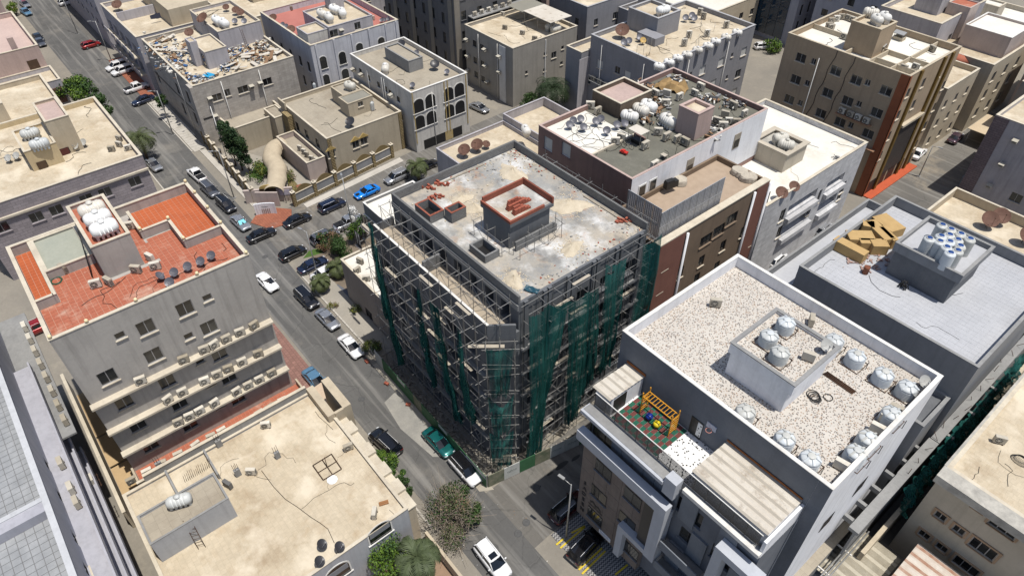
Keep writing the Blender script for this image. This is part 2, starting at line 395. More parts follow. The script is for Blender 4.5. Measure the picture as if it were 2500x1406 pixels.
def bp_dish(r=.55, m=DISH, el=45):
    """dish faces local -Y, tilted up by el degrees"""
    e = R_(el); zc = r*.95+.25; b = MB(); ax = Vector((0, -math.cos(e), math.sin(e))); u = Vector((1, 0, 0)); v = ax.cross(u); c = Vector((0, -.05, zc))
    rings = []
    for k in range(1, 6):
        rr = r*k/5; dd = .22*r*(k/5)**2
        rings.append([b.vert(*(c+u*rr*math.cos(2*math.pi*j/20)+v*rr*math.sin(2*math.pi*j/20)+ax*dd)) for j in range(20)])
    c0 = b.vert(*c)
    for j in range(20):
        b.face(c0, rings[0][j], rings[0][(j+1) % 20], smooth=True)
        for k in range(4): b.face(rings[k][j], rings[k+1][j], rings[k+1][(j+1) % 20], rings[k][(j+1) % 20], smooth=True)
    for j in range(20): # thickness rim
        p, p2 = Vector(b.v[rings[4][j]]), Vector(b.v[rings[4][(j+1) % 20]]); b.poly([p, p2, p2-ax*.03, p-ax*.03])
    arm = MB(); low = c-v*r*.95+ax*.2*r if (c-v*r).z < c.z else c+v*r*.95+ax*.2*r
    foc = c+ax*r*1.05+(low-c)*.25
    arm.tube([low, foc], .022, 5); arm.obox(foc, (.06, 0, 0), (0, .08, 0), (0, 0, .05)); arm.tube([c+u*r*.9+ax*.2*r, foc], .012, 4); arm.tube([c-u*r*.9+ax*.2*r, foc], .012, 4)
    st = MB().tube([(0, .1, 0), (0, .1, zc)], .04, 6); st.tube([(0, .1, zc), c], .035, 5)
    for a in range(3):
        t = a*2.094+.5; st.tube([(math.cos(t)*r*.6, .1+math.sin(t)*r*.6, .02), (0, .1, .32)], .022, 4)
    return ('satellite_dish', b.mesh('satellite_dish', m), [('feed_arm', arm.mesh('feed_arm', STEEL if m is not DISHR else RUST), (0, 0, 0)), ('stand', st.mesh('stand', RUST), (0, 0, 0))])
DG, DR, DW, DRB = bp_dish(.6), bp_dish(.95, DISHR, 58), bp_dish(.5, DISHW), bp_dish(1.25, DISHR, 55)
DGF = bp_dish(.62, plain('charcoal_dish', (.035, .035, .04), .4), 55)

def spread(bp, items, desc, cat, where, frm, group, rz=0., scale=1., over=None, z=None):
    """items: (x, y, z[, rz[, scale[, bp]]]) already in the order of the phrase 'frm'; gives each its own label"""
    out = []
    n = len(items)
    for k, it in enumerate(items):
        lab = f'{desc} {where}' if n == 1 else f'{desc}, {ORD[k]} {frm}, {where}'
        out.append(put(it[5] if len(it) > 5 else bp, it[:3], it[3] if len(it) > 3 and it[3] is not None else rz, lab, cat, group, it[4] if len(it) > 4 else scale, over))
    return out
def PX(pts, z):
    """picture points -> world tuples at height z"""
    return [(*W(p[:2], z), *p[2:]) for p in pts]
# ------------------------------------------------------------------ wall and roof finishes
PLG = mat('grey_plaster', (.43, .405, .375), (.365, .345, .32), .92, .3, .35, .55, .2, stain=(.2, .18, .16), stain_amt=.2)
BEI = mat('beige_plaster', (.52, .45, .34), (.43, .365, .27), .92, .3, .35, .3, .2, stain=(.2, .16, .12), stain_amt=.25)
LAV = mat('lavender_plaster', (.46, .44, .46), (.38, .365, .385), .9, .3, .35, .55, .15, stain=(.2, .17, .15), stain_amt=.25)
PINK = mat('pink_plaster', (.50, .38, .34), (.42, .32, .29), .9, .3, .35, .35, .15)
WHW = mat('white_plaster', (.80, .81, .84), (.71, .72, .75), .88, .3, .3, .35, .15, stain=(.35, .32, .3), stain_amt=.25)
BRN = mat('brown_plaster', (.40, .31, .215), (.34, .26, .18), .9, .3, .35, .35, .15)
CONC = mat('raw_concrete', (.30, .30, .295), (.22, .22, .22), .93, .35, .5, .35, .3, stain=(.12, .12, .12), stain_amt=.4)
DKC = mat('dark_render', (.15, .157, .168), (.112, .118, .13), .9, .3, .4, .3, .2, stain=(.25, .24, .23), stain_amt=.18)
RBEI = mat('sunbleached_roof', (.58, .50, .375), (.48, .40, .285), .94, .2, .55, 0, .3, stain=(.30, .22, .14), stain_amt=.6, stain_sc=.2)
RTAN = mat('dusty_roof', (.40, .355, .28), (.33, .29, .23), .94, .2, .45, 0, .2, stain=(.22, .18, .13), stain_amt=.5, stain_sc=.2)
RWHT = mat('whitewashed_roof', (.74, .72, .66), (.64, .61, .54), .92, .18, .35, 0, .15, stain=(.42, .34, .24), stain_amt=.5, stain_sc=.2)
RGRY = mat('grey_roof_sheet', (.17, .165, .135), (.12, .117, .098), .94, .4, .6, 0, .4, stain=(.3, .28, .24), stain_amt=.3)
TILE = mat('terracotta_tile', (.43, .145, .085), (.36, .11, .065), .8, .5, .5, 0, .15, stain=(.50, .33, .25), stain_amt=.8, stain_sc=.32)
TILEO = mat('clean_terracotta_tile', (.46, .12, .045), (.38, .095, .035), .7, .6, .25, 0, .1)
GROUT = mat('pale_grout', (.52, .32, .24), (.45, .27, .2), .9, 1.)
STONEL = mat('pale_stone_cladding', (.47, .42, .41), (.39, .35, .35), .85, .6, .4, .25, .2)
def courses(m, h=.45, w_=.9, mort=.02, dark=.5, axis='x'):
    """stone courses far away: relief and joint colour only"""
    N, L, b = nodes_of(m); src = b.inputs['Base Color'].links[0].from_socket
    g = N.new('ShaderNodeNewGeometry'); sp = N.new('ShaderNodeSeparateXYZ'); L.new(g.outputs['Position'], sp.inputs[0])
    ad = N.new('ShaderNodeMath'); ad.operation = 'ADD'; L.new(sp.outputs[0], ad.inputs[0]); L.new(sp.outputs[1], ad.inputs[1])
    cb = N.new('ShaderNodeCombineXYZ'); L.new(ad.outputs[0], cb.inputs[0]); L.new(sp.outputs[2], cb.inputs[1])
    br = N.new('ShaderNodeTexBrick'); br.inputs['Scale'].default_value = 1; br.inputs['Brick Width'].default_value = w_; br.inputs['Row Height'].default_value = h; br.inputs['Mortar Size'].default_value = mort
    br.inputs['Color1'].default_value = (1, 1, 1, 1); br.inputs['Color2'].default_value = (.8, .8, .8, 1); br.inputs['Mortar'].default_value = (dark,)*3+(1,)
    L.new(cb.outputs[0], br.inputs['Vector'])
    mx = N.new('ShaderNodeMix'); mx.data_type = 'RGBA'; mx.blend_type = 'MULTIPLY'; mx.inputs[0].default_value = 1; L.new(src, mx.inputs[6]); L.new(br.outputs[0], mx.inputs[7]); L.new(mx.outputs[2], b.inputs['Base Color'])
    return m
courses(STONEL)
BLOCKW = courses(mat('blockwork', (.24, .24, .238), (.18, .18, .18), .94, .5, .5, .2, .3, stain=(.3, .3, .29), stain_amt=.4), .21, .42, .022, .7)

def flat_courses(m, s_, mort, dark):
    courses(m, s_, s_, mort, dark); N, L, b = nodes_of(m)
    for n in N:
        if n.type == 'TEX_BRICK':
            g = N.new('ShaderNodeNewGeometry'); L.new(g.outputs['Position'], n.inputs['Vector']); n.inputs['Color2'].default_value = (.93, .93, .93, 1)
    return m
flat_courses(RBEI, .5, .018, .86); flat_courses(RTAN, .9, .02, .8)
def roof_cables(z, x0, x1, y0, y1, n, seed, r=.018):
    rr = random.Random(seed); m = MB()
    for k in range(n):
        p = Vector((rr.uniform(x0, x1), rr.uniform(y0, y1), z+.02)); a = rr.uniform(0, 6.28); pts = [p.copy()]
        for i in range(rr.randrange(5, 14)):
            a += rr.gauss(0, .55); p = p+Vector((math.cos(a), math.sin(a), 0))*rr.uniform(.3, .9); p.x = min(max(p.x, x0), x1); p.y = min(max(p.y, y0), y1); pts.append(p.copy())
        m.tube(pts, r*rr.uniform(.7, 1.5), 4)
    m.obj('roof_cables', BLACK, None, kind='stuff')
def tile_field(b, rects, sz, mtile, mgrout, z, gap=.02, name='tile', h=.022, cap=300, jit=.0):
    """real tiles over a grout bed; the ones nearest the camera are parts, the rest one joined part"""
    cells = []
    bed = MB()
    for x0, x1, y0, y1 in rects:
        nx, ny = max(1, round((x1-x0)/sz)), max(1, round((y1-y0)/sz)); dx, dy = (x1-x0)/nx, (y1-y0)/ny
        bed.poly([(x0, y0, z), (x1, y0, z), (x1, y1, z), (x0, y1, z)])
        for i in range(nx):
            for j in range(ny): cells.append((x0+(i+.5)*dx, y0+(j+.5)*dy, dx-gap, dy-gap))
    b.part('tile_bed', bed, mgrout)
    cells.sort(key=lambda c: c[0]**2+c[1]**2); cache = {}
    for cx, cy, dx, dy in cells[:cap]:
        k = (round(dx, 3), round(dy, 3))
        if k not in cache: cache[k] = MB().box(-dx/2, dx/2, -dy/2, dy/2, 0, h, 'b').mesh(name, mtile)
        o = link(name, cache[k], b.root, Vector((cx, cy, z+.001))-b.o); o.rotation_euler = (rnd.uniform(-jit, jit), rnd.uniform(-jit, jit), 0)
    if len(cells) > cap:
        m = MB()
        for cx, cy, dx, dy in cells[cap:]: m.box(cx-dx/2, cx+dx/2, cy-dy/2, cy+dy/2, z+.001, z+h, 'b')
        b.part(name, m, mtile, 'stuff')

# ================================================================== grey apartment block with the red tiled roof
b = Bld('apartment_block', 'grey apartment block with red tiled roof terrace and long air-conditioner ledges', 'building', -62, 4); RB = b
X0, X1, Y0, Y1 = -71.4, -55.3, -4.6, 13.0
bx = b.box(X0, X1, Y0, Y1, 0, 22.9, 24, PLG, PLG, CREAM, .25)
for p in ((1590, 190), (1255, 350), (1795, 350), (1320, 590), (925, 775), (1875, 560), (1425, 795), (1055, 975), (1955, 760), (1530, 985), (1170, 1170), (2035, 940), (1620, 1165), (1280, 1345)):
    bx.win('+x', q(0, 2, *p), 1.5, 1.6, dz=0 if p[1] < 800 and p not in ((1875, 560), (1425, 795), (1955, 760)) else -.3)
for p in ((1780, 95), (1030, 420), (1620, 425), (1715, 635), (1805, 830), (1885, 1020)): bx.win('+x', q(0, 2, *p), .85, .75, 'single')
LEDG = (15.5, 11.65, 8.1)
for z in LEDG: b.slab('ledge', X1+.002, X1+.75, Y0-.15, Y1+.02, z-.24, z, CREAM)
# lower terrace and its wall
b.slab('terrace_slab', X1+.004, -52.55, Y0-.2, 13.6, 0, 4.6, PLG)
pw = MB().box(-52.75, -52.55, Y0-.2, 13.6, 4.602, 5.85); pw.box(X1+.01, -52.752, Y0-.2, Y0, 4.602, 5.4); pw.box(X1+.01, -52.752, 13.4, 13.6, 4.602, 5.4)
b.part('terrace_parapet', pw, BEI)
b.part('coping', MB().box(-52.8, -52.5, Y0-.25, 13.65, 5.852, 5.92), CREAM)
tile_field(b, [(X1+.01, -52.76, Y0+.02, 13.38)], .42, TILE, GROUT, 4.606, cap=0)
# inner parapets of the roof
def seg(m, a, c, z0, z1, t=.22):
    (xa, ya), (xb, yb) = a, c
    if abs(xa-xb) < .01: m.box(xa-t/2, xa+t/2, min(ya, yb)-t/2, max(ya, yb)+t/2, z0, z1)
    else: m.box(min(xa, xb)-t/2, max(xa, xb)+t/2, ya-t/2, ya+t/2, z0, z1)
PATHS = [[(-69.9, 6.3), (-65.9, 6.3)], [(-65.9, 6.531), (-65.9, 9.1)], [(-65.679, 9.1), (-61.6, 9.1)], [(-61.6, 9.331), (-61.6, 12.63)], [(-71.03, -2.75), (-61.4, -2.75)], [(-61.4, -4.24), (-61.4, -2.98)]]
for a, c in PATHS:
    ip = MB(); seg(ip, a, c, 22.92, 23.9); b.part('inner_parapet', ip, PLG); ic = MB(); seg(ic, a, c, 23.903, 23.96, .3); b.part('inner_coping', ic, CREAM)
tile_field(b, [(-61.28, X1-.26, -4.34, -2.6), (-65.0, X1-.26, -2.62, 1.55), (-61.3, X1-.26, 1.55, 6.4), (-65.6, X1-.26, 6.4, 8.98), (-61.48, X1-.26, 8.98, 12.74), (-70.0, -65.0, 5.05, 6.18), (-65.0, -61.8, 5.05, 6.4)], .5, TILE, GROUT, 22.906, .03)
tile_field(b, [(-71.1, -66.02, 6.42, 12.74), (-66.02, -61.72, 9.22, 12.74), (-71.1, -61.52, -4.34, -2.87)], .5, TILEO, GROUT, 22.908, .03, 'clean_tile', cap=0)
pad = b.box(-71.1, -65.05, -2.6, 1.5, 22.91, 23.75, 23.95, PLG, mat('mossy_concrete', (.36, .37, .31), (.29, .31, .26), .95, .4, .4, 0, .2), CREAM, .2)
sh = b.box(-70, -61.8, 1.58, 5.0, 22.91, 26.3, 26.7, PLG, TILE, CREAM, .2)
b.done()
for k, z in enumerate(LEDG):
    P = (((1200, 790), (1570, 612), (1750, 532), (1835, 495), (1935, 435), (2050, 375), (2175, 325)), ((1425, 940), (1550, 875), (1740, 780), (1845, 722), (1940, 672), (2065, 625), (2209, 560)), ((1510, 1122), (1605, 1072), (1695, 1032), (1820, 965), (2010, 868), (2110, 815), (2204, 762), (2319, 720)))[k]
    spread(AC1, [(X1+.44, W(q(0, 2, *p), z+.4).y, z, R_(90+rnd.uniform(-14, 14))) for p in P], 'white AC unit', 'AC unit', f'on the {["top", "middle", "lowest"][k]} ledge of grey block', 'from the alley', 'AC units on the ledges of the grey block')
P = [q(0, 3, *p) for p in ((1090, 505), (1230, 445), (1350, 365), (1495, 295), (1630, 195), (1765, 130), (1850, 75))]+[q(1, 2, *p) for p in ((50, 990), (130, 945), (195, 940), (270, 915))]
spread(AC1, [(-54.0 if k < 7 else -53.6, W(p, 5.1).y, 4.63, R_(90+rnd.uniform(-12, 12))) for k, p in enumerate(P)], 'white AC unit', 'AC unit', 'on the low red terrace', 'from the alley end', 'AC units on the low red terrace')
spread(TANK, [(W(q(0, 1, *p), 27.2).x, 3.35, 26.31, R_(90), (1.05, 1.1, 1.1)) for p in ((770, 575), (805, 655), (860, 740))], 'white ribbed water tank', 'water tank', 'on the grey stair house', 'from the far end', 'water tanks on the red-roof stair house')
spread(AC1, [(*W(q(0, 1, *p), 22.93)[:2], 22.93, R_(a)) for p, a in (((560, 1105), 20), ((835, 1235), 75), ((945, 1215), 20), ((1180, 1110), 45), ((1300, 1010), 200), ((1345, 1080), 70), ((1130, 735), 70))], 'white AC unit', 'AC unit', 'on the red tiled roof', 'from the pale pad', 'AC units on the red tiled roof')
spread(DG, [(*W(q(0, 1, *p), 22.93)[:2], 22.93, R_(a)) for p, a in (((1385, 1180), 150), ((1475, 1230), 60), ((1515, 1145), 45), ((1630, 1095), 45), ((1740, 1050), 45), ((1830, 1000), 45))], 'dark grey satellite dish', 'satellite dish', 'on the red tiled roof', 'from the hose', 'satellite dishes on the red tiled roof', 0, .74)
# globe lamps on the copings
GL = ('globe_lamp', MB().lathe([(.05, 0), (.06, .06), (.14, .12), (.17, .24), (.14, .36), (.04, .41)], 10).mesh('globe_lamp', plain('cream_globe', (.75, .62, .38), .4)), [])
spread(GL, [(X1-.12, y, 24.065) for y in (-4.4, -1.5, 2.6, 8.1, 12.85)], 'cream globe lamp', 'lamp', 'on the red roof front coping', 'from the alley', 'globe lamps on the red roof')
spread(GL, [(x, 12.88, 24.065) for x in (-71.2, -68.5, -65, -61.6)]+[(-65.9, 6.3, 23.965), (-65.9, 9.1, 23.965), (-61.6, 9.1, 23.965)], 'cream globe lamp', 'lamp', 'on the other red-roof copings', 'from the alley', 'globe lamps on the red roof')
m = MB(); # hose coil
for k in range(3): m.tube([(math.cos(a/8*math.pi)*(.62-.06*k)+.03*k, math.sin(a/8*math.pi)*(.5-.05*k), .03+.035*k) for a in range(17)], .025, 5, caps=False)
tag(m.obj('hose_coil', plain('green_hose', (.02, .10, .06), .5), None, W(q(0, 1, 485, 1180), 22.93)), 'green garden hose coiled on the red roof tiles', 'hose')
def ladder(p0, p1, w_=.45, mat_=BLACK, n=10, side=(0, 1, 0), label='', ):
    a, c = Vector(p0), Vector(p1); s = Vector(side)*w_/2
    root = thing('ladder', label, 'ladder', a)
    for g in (-1, 1): MB().tube([s*g, c-a+s*g], .03, 5).obj('rail', mat_, root)
    rm = MB().tube([-s, s], .02, 5).mesh('rung', mat_)
    for k in range(1, n): link('rung', rm, root, (c-a)*(k/n))
    return root
ladder(W(q(0, 1, 795, 1160), 22.93), (-65.2, 1.45, 26.9), .5, BLACK, 11, (1, 0, 0), 'black iron ladder leaning on the red-roof stair house')
# carport canopies and boundary wall of the block
TAN = mat('tan_canopy', (.50, .36, .20), (.44, .31, .17), .9, .4, .3, 0, .1)
for k, (xa, xb) in enumerate(((-71, -63.5), (-63.2, -58.6), (-58.3, -54.0))):
    c = MB().box(xa, xb, -6.6, Y0-.06, 3.3, 3.42)
    o = c.obj('canopy', TAN); tag(o, ['tan canopy strip at the far end of the grey block alley', 'tan canopy between two others beside the grey block', 'widest tan canopy at the near corner of the grey block'][k], 'canopy', 'tan canopies beside the grey block')
    for x in (xa+.2, xb-.2): MB().tube([(x, -6.5, 0), (x, -6.5, 3.3)], .05, 6).obj('post', RUST, o)
o = MB().box(-76, -52.6, -7.25, -7.0, 0, 3.0).obj('boundary_wall', BEI); tag(o, 'cream boundary wall in the alley beside the tan canopies', 'wall')
MB().box(-76.02, -52.58, -7.3, -6.95, 3.002, 3.08).obj('coping', CREAM, o)
o = MB().prism([(-54.6, 13.75), (-49.2, 13.9), (-49.0, 16.6), (-55.0, 16.9)], 3.1, 3.18).obj('canopy', mat('pale_canopy', (.55, .43, .32), (.5, .39, .29), .9)); tag(o, 'pale beige carport canopy at the street corner of the grey block', 'canopy')
for x, y in ((-49.3, 14.1), (-49.2, 16.4), (-54.7, 16.6)): MB().tube([(x, y, 0), (x, y, 3.1)], .05, 6).obj('post', RUST, o)

# ================================================================== low house with the wide sun-bleached roof (bottom of the picture)
b = Bld('low_house', 'low house with a wide cracked beige roof and arched grey front', 'house', -42, 5)
GB = mat('bluegrey_render', (.42, .43, .45), (.36, .37, .39), .9, .4, .35, .4, .15)
bx = b.box(-51.2, -32.6, -6.2, 14.0, 0, 6.7, 7.0, GB, RBEI, CREAM, .22); b.slab('far_parapet', -51.45, -51.202, -4.0, 13.2, 0, 7.9, CONC); b.slab('coping', -51.5, -51.15, -4.0, 13.2, 7.902, 7.97, CREAM)
b.done()
# street-side double parapet
for a in ((-46.2, -32.9, 14.02, 15.1, 6.2),):
    b.slab('verge_wall', a[0], a[1], 14.03, 14.95, 0, 6.1, BEI); b.slab('verge_coping', a[0]-.05, a[1]+.1, 14.02, 15.05, 6.102, 6.25, CREAM)
for u in (-44.5, -41, -38, -35.5): b.slab('verge_cap', u-.75, u+.75, 14.0, 15.15, 6.252, 6.6, CREAM)
b.slab('planter_wall', -51.2, -46.3, 13.2, 14.0, 6.71, 7.7, BEI); b.slab('planter_wall', -51.2, -46.3, 15.0, 15.9, 0, 7.7, BEI); b.slab('planter_end', -46.5, -46.2, 14.0, 15.0, 0, 7.7, BEI)
# arched windows on the end wall
def arch_win(b, p, x, w_, h, wallm, dark=GLASS, shutter=True):
    v = WX(p, x); root = b.root; o = b.o; pts = [(-w_/2, 0), (w_/2, 0)]+[(w_/2*math.cos(a/10*math.pi), h-w_/2*.8+w_/2*.8*math.sin(a/10*math.pi)) for a in range(11)]
    f = MB(); n = len(pts)
    for k in range(n):
        (a, c), (e, g) = pts[k], pts[(k+1) % n]
        s = 1.12; f.poly([(.05, a, c), (.05, e, g), (.05, e*s, (g-h/2)*s+h/2), (.05, a*s, (c-h/2)*s+h/2)]); f.poly([(.05, e, g), (.05, a, c), (-.0, a, c), (-.0, e, g)]); f.poly([(.05, a*s, (c-h/2)*s+h/2), (.05, e*s, (g-h/2)*s+h/2), (0, e*s, (g-h/2)*s+h/2), (0, a*s, (c-h/2)*s+h/2)])
    w0 = f.obj('window', WHITECOP, root, Vector((x, v.y, v.z-h/2))-o)
    g = MB(); g.poly([(.012, a, c) for a, c in pts]); g.obj('pane', dark, w0)
    if shutter: s = MB(); s.prism([(0.02, 0), (.03, 0), (.03, 0), (.02, 0)], 0, 0) if False else s.box(.014, .04, -w_*.46, w_*.46, h*.38, h*.72); s.obj('shutter', plain('grey_shutter', (.2, .21, .23), .6), w0)
    MB().box(0.002, .14, -w_*.6, w_*.6, -.1, 0).obj('sill', WHITECOP, w0)
for p in (q(1, 3, 1150, 1020), q(1, 3, 790, 1370)): arch_win(b, p, -32.6, 2.3, 2.3, GB)
# roof room at the far corner with rebar and tank
r = b.box(-45.8, -42.3, -5.6, 1.4, 6.71, 9.5, 9.8, GB, RTAN, CONC, .15, .02, .03)
r.emit()
b.part('low_parapet', MB().box(-50.9, -47.2, 1.6, 1.8, 6.72, 7.5), CONC); b.part('low_parapet', MB().box(-50.9, -46.6, -2.2, -2.0, 6.72, 7.6), CONC)
put(TANK, (*W(q(0, 3, 1555, 790), 9.6)[:2], 9.52), R_(70), 'white water tank lying on the concrete roof room of the low house', 'water tank', None, (.95, .9, .9), {'white_tank_plastic': TANKG})
ladder(W(q(0, 3, 1735, 1165), 6.72), W(q(0, 3, 1600, 920), 9.6), .6, RUST, 9, (.35, .94, 0), 'rusty iron ladder leaning on the concrete roof room')
for k, (p, n) in enumerate((((2050, 540), 4), ((1380, 480), 3), ((1890, 290), 3))):
    v = W(q(0, 3, *p), 6.72); t = thing('column_stub', ['concrete column stub with bent rebar in the middle of the beige roof', 'concrete column stub with rebar beside the far beige parapet', 'rusty column stub standing on the grey parapet strip'][k], 'column stub', v, 0, 'column stubs with bare rebar')
    MB().box(-.15, .15, -.28, .28, 0, 1.0).obj('stub', CONC, t)
    for j in range(n): MB().tube([(-.08+.16*(j % 2), -.2+.4*j/max(1, n-1), 1.0), (-.1+.2*(j % 2), -.22+.45*j/max(1, n-1), 1.9)], .02, 4).obj('rebar', RUST, t)
v = W(q(1, 3, 280, 390), 6.72); t = thing('column_stub', 'concrete column stub with rebar nearest the iron frame on the beige roof', 'column stub', v, 0, 'column stubs with bare rebar')
MB().box(-.14, .14, -.25, .25, 0, 1.0).obj('stub', CONC, t)
for j in range(3): MB().tube([(-.05+.1*(j % 2), -.2+.2*j, 1.0), (-.06+.12*(j % 2), -.2+.2*j, 1.9)], .02, 4).obj('rebar', RUST, t)
t = thing('rebar_rack', 'row of thin rebar ends sticking out of the roof room edge', 'rebar', (0, 0, 0))
for k in range(16):
    a = W(q(0, 3, 1590+15*k, 600-9*k), 6.8); MB().tube([a, a+Vector((-.1, .1, rnd.uniform(.8, 1.3)))], .018, 4).obj('rebar', RUST, t)
spread(AC1, [(*W(q(1, 3, *p), 6.72)[:2], 6.72, R_(a)) for p, a in (((180, 130), 60), ((55, 530), 50), ((885, 320), 80), ((1110, 885), 140))], 'pale AC unit', 'AC unit', 'on the wide beige roof', 'from the far parapet', 'AC units on the wide beige roof')
put(AC1, (*W(q(0, 3, 1965, 640), 6.72)[:2], 6.72), R_(200), 'dark backed AC unit beside the roof room of the low house', 'AC unit', None, 1, {'ac_casing': plain('dark_casing', (.12, .12, .12), .6)})
spread(DGF, [(*W(q(1, 3, *p), 6.72)[:2], 6.72, R_(a)) for p, a in (((660, 1165), 140), ((810, 1185), 140), ((640, 1310), 140))], 'charcoal satellite dish', 'satellite dish', 'on the wide beige roof', 'from the far side', 'satellite dishes on the wide beige roof', 0, .8)
t = thing('iron_frame', 'rusty square iron frame with crossed bars lying on beige roof', 'iron frame', W(q(1, 3, 700, 480), 6.75), 0)
c4 = [W(q(1, 3, *p), 6.8) for p in ((575, 455), (735, 357), (822, 485), (665, 580))]; cc = sum(c4, Vector())/4
for k in range(4): MB().tube([c4[k]-t.location, c4[(k+1) % 4]-t.location], .05, 4).obj('bar', RUST, t); MB().tube([(c4[k]+c4[(k+1) % 4])/2-t.location, cc-t.location], .04, 4).obj('bar', RUST, t)
MB().tube([cc-t.location, cc-t.location+Vector((-.3, .1, 1.2))], .04, 4).obj('bar', RUST, t)
t = MB().box(-.45, .45, -.2, .2, 0, .12).box(-.4, .4, -.03, .03, .122, .16).obj('ironing_board', mat('cardboard_brown', (.33, .16, .07), (.25, .12, .05), .9), None, W(q(1, 3, 1185, 780), 6.72), R_(70)); tag(t, 'brown wooden plank lying near the street edge of beige roof', 'plank'); t.name = 'plank'
m = MB(); m.tube([W(q(1, 3, *p), 6.73) for p in ((135, 500), (240, 640), (340, 745), (440, 810), (560, 900), (640, 950), (705, 1000), (760, 1120))], .025, 4); o = m.obj('roof_cable', BLACK); tag(o, 'thin black cable wandering across the wide beige roof', 'cable')
m = MB(); m.lathe([(.55, 0), (.5, .012)], 12); o = m.obj('paint_patch', plain('spilt_white_paint', (.8, .8, .78), .8), None, W(q(1, 3, 742, 577), 6.703), 0, 'stuff')

# ================================================================== left-edge grey block with paver roofs
b = Bld('paved_roof_block', 'blue-grey block with grey paver roofs and stepped ledges at the picture edge', 'building', -45, -13)
BG = mat('lilac_render', (.40, .40, .44), (.34, .34, .38), .9, .3, .3, .35, .15)
PAV = mat('grey_paver', (.34, .35, .36), (.24, .25, .26), .9, .9, .45, 0, .2, stain=(.2, .2, .19), stain_amt=.4, stain_sc=.6)
bx = b.box(-75, -28, -27, -9.2, 0, 19.1, 20, BG, PAV, mat('pale_lilac_coping', (.52, .53, .55), (.44, .45, .47), .85, .5, .3, .3, .1), .35)
v = W(q(0, 3, 180, 840), 20)
bx2 = (v.x-.1, v.x+1.2)
b.slab('cross_wall', bx2[0], bx2[1], -26.6, -9.56, 19.11, 20.02, BG)
b.slab('coping', bx2[0]-.05, bx2[1]*.0+bx2[0]+.35, -26.6, -9.57, 20.022, 20.1, MATS['pale_lilac_coping'])
tile_field(b, [(-62, bx2[0], -20, -9.56), (bx2[1], -28.4, -20, -9.56)], .62, PAV, plain('paver_joint', (.17, .17, .175), .9), 19.105, .045, 'paver', .035, 300, .012)
for p in ((410, 450), (520, 720), (650, 1080), (750, 1350)): bx.win('+y', q(0, 3, *p), 1.3, 1.2, 'dark')
b.done()
for k, (z, w_) in enumerate(((15.6, 1.5), (11.8, 1.6), (8.2, 1.7))):
    x0 = WY(q(0, 3, 350, 140), -8.5).x if k == 0 else -60+k*4
    b.slab('ledge', -64+k*3, -28, -9.198, -9.2+w_, z-.35, z, BG)
    b.slab('ledge_upstand', -64+k*3, -28, -9.2+w_-.15, -9.2+w_, z+.002, z+.5, BG)
spread(AC1, [(*W(q(0, 3, *p), 15.62)[:1], -8.3, 15.62, R_(180)) for p in ((505, 480), (600, 690), (635, 820))], 'white AC unit', 'AC unit', 'on a ledge below grey pavers', 'from the far end', 'AC units on the paver-roof block')
spread(AC1, [(x, -7.0, z, R_(180)) for x, z in [(-71+2.2*k, 14.5) for k in range(8)]], 'white AC unit', 'AC unit', 'on the shaded alley shelf', 'from the far end', 'AC units on the alley shelf')
b.slab('alley_shelf', -74, -54, -9.19, -6.6, 14.3, 14.5, CONC)
for k, p in enumerate(((510, 200), (670, 400), (800, 600))):
    v = W(q(0, 3, *p), 8); t = put(AC1, (v.x, v.y, 8), R_(180), f'white AC unit on the {ORD[k]} wall bracket down the dark alley', 'AC unit', 'AC units on alley brackets')
    br = MB()
    for s in (-.7, 0, .7): br.tube([(s, -.6, -.04), (s, 1.2, -.04)], .03, 4)
    for s in (-.5, 0, .5): br.tube([(-.9, s, -.05), (.9, s, -.05)], .03, 4)
    br.obj('bracket', RUST, t)

roof_cables(22.94, -61, -55.8, -4, 12, 9, 1); roof_cables(6.71, -50, -33, -3, 13.5, 7, 2, .014)
# ================================================================== building under construction in the middle
ROOFC = mat('wet_patched_concrete', (.40, .395, .375), (.24, .24, .235), .92, .22, .7, 0, .5, stain=(.50, .41, .29), stain_amt=.7, stain_sc=.3)
def patches(m, col, sc, lo, hi, amt):
    N, L, b = nodes_of(m); src = b.inputs['Base Color'].links[0].from_socket
    g = N.new('ShaderNodeNewGeometry'); n = N.new('ShaderNodeTexNoise'); n.inputs['Scale'].default_value = sc; n.inputs['Detail'].default_value = 7; n.inputs['Roughness'].default_value = .6; L.new(g.outputs['Position'], n.inputs['Vector'])
    r = N.new('ShaderNodeMapRange'); r.inputs[1].default_value = lo; r.inputs[2].default_value = hi; r.inputs[4].default_value = amt; L.new(n.outputs['Fac'], r.inputs[0])
    mx = N.new('ShaderNodeMix'); mx.data_type = 'RGBA'; L.new(r.outputs[0], mx.inputs[0]); L.new(src, mx.inputs[6]); mx.inputs[7].default_value = (*col, 1); L.new(mx.outputs[2], b.inputs['Base Color'])
    return m
patches(ROOFC, (.50, .42, .31), .16, .42, .7, .8); patches(ROOFC, (.64, .64, .63), .33, .5, .66, .85); patches(ROOFC, (.11, .11, .11), .45, .54, .72, .75); patches(ROOFC, (.42, .25, .15), .8, .57, .72, .6); patches(ROOFC, (.2, .2, .2), 3.5, .5, .8, .6)
patches(RBEI, (.66, .59, .47), .28, .5, .66, .7); patches(RBEI, (.36, .27, .17), .5, .56, .74, .6); patches(TILE, (.5, .38, .3), .9, .6, .75, .5)
SAND = mat('pale_sand', (.66, .58, .45), (.52, .44, .32), .95, 1.4, .7, 0, .8, bsc=16)
BRICK = mat('red_brick', (.36, .11, .07), (.28, .08, .05), .9, 2, .4, 0, .2)
REDB = courses(mat('red_brickwork', (.34, .11, .07), (.27, .085, .055), .9, 1, .4, 0, .2), .1, .3, .012, .6)
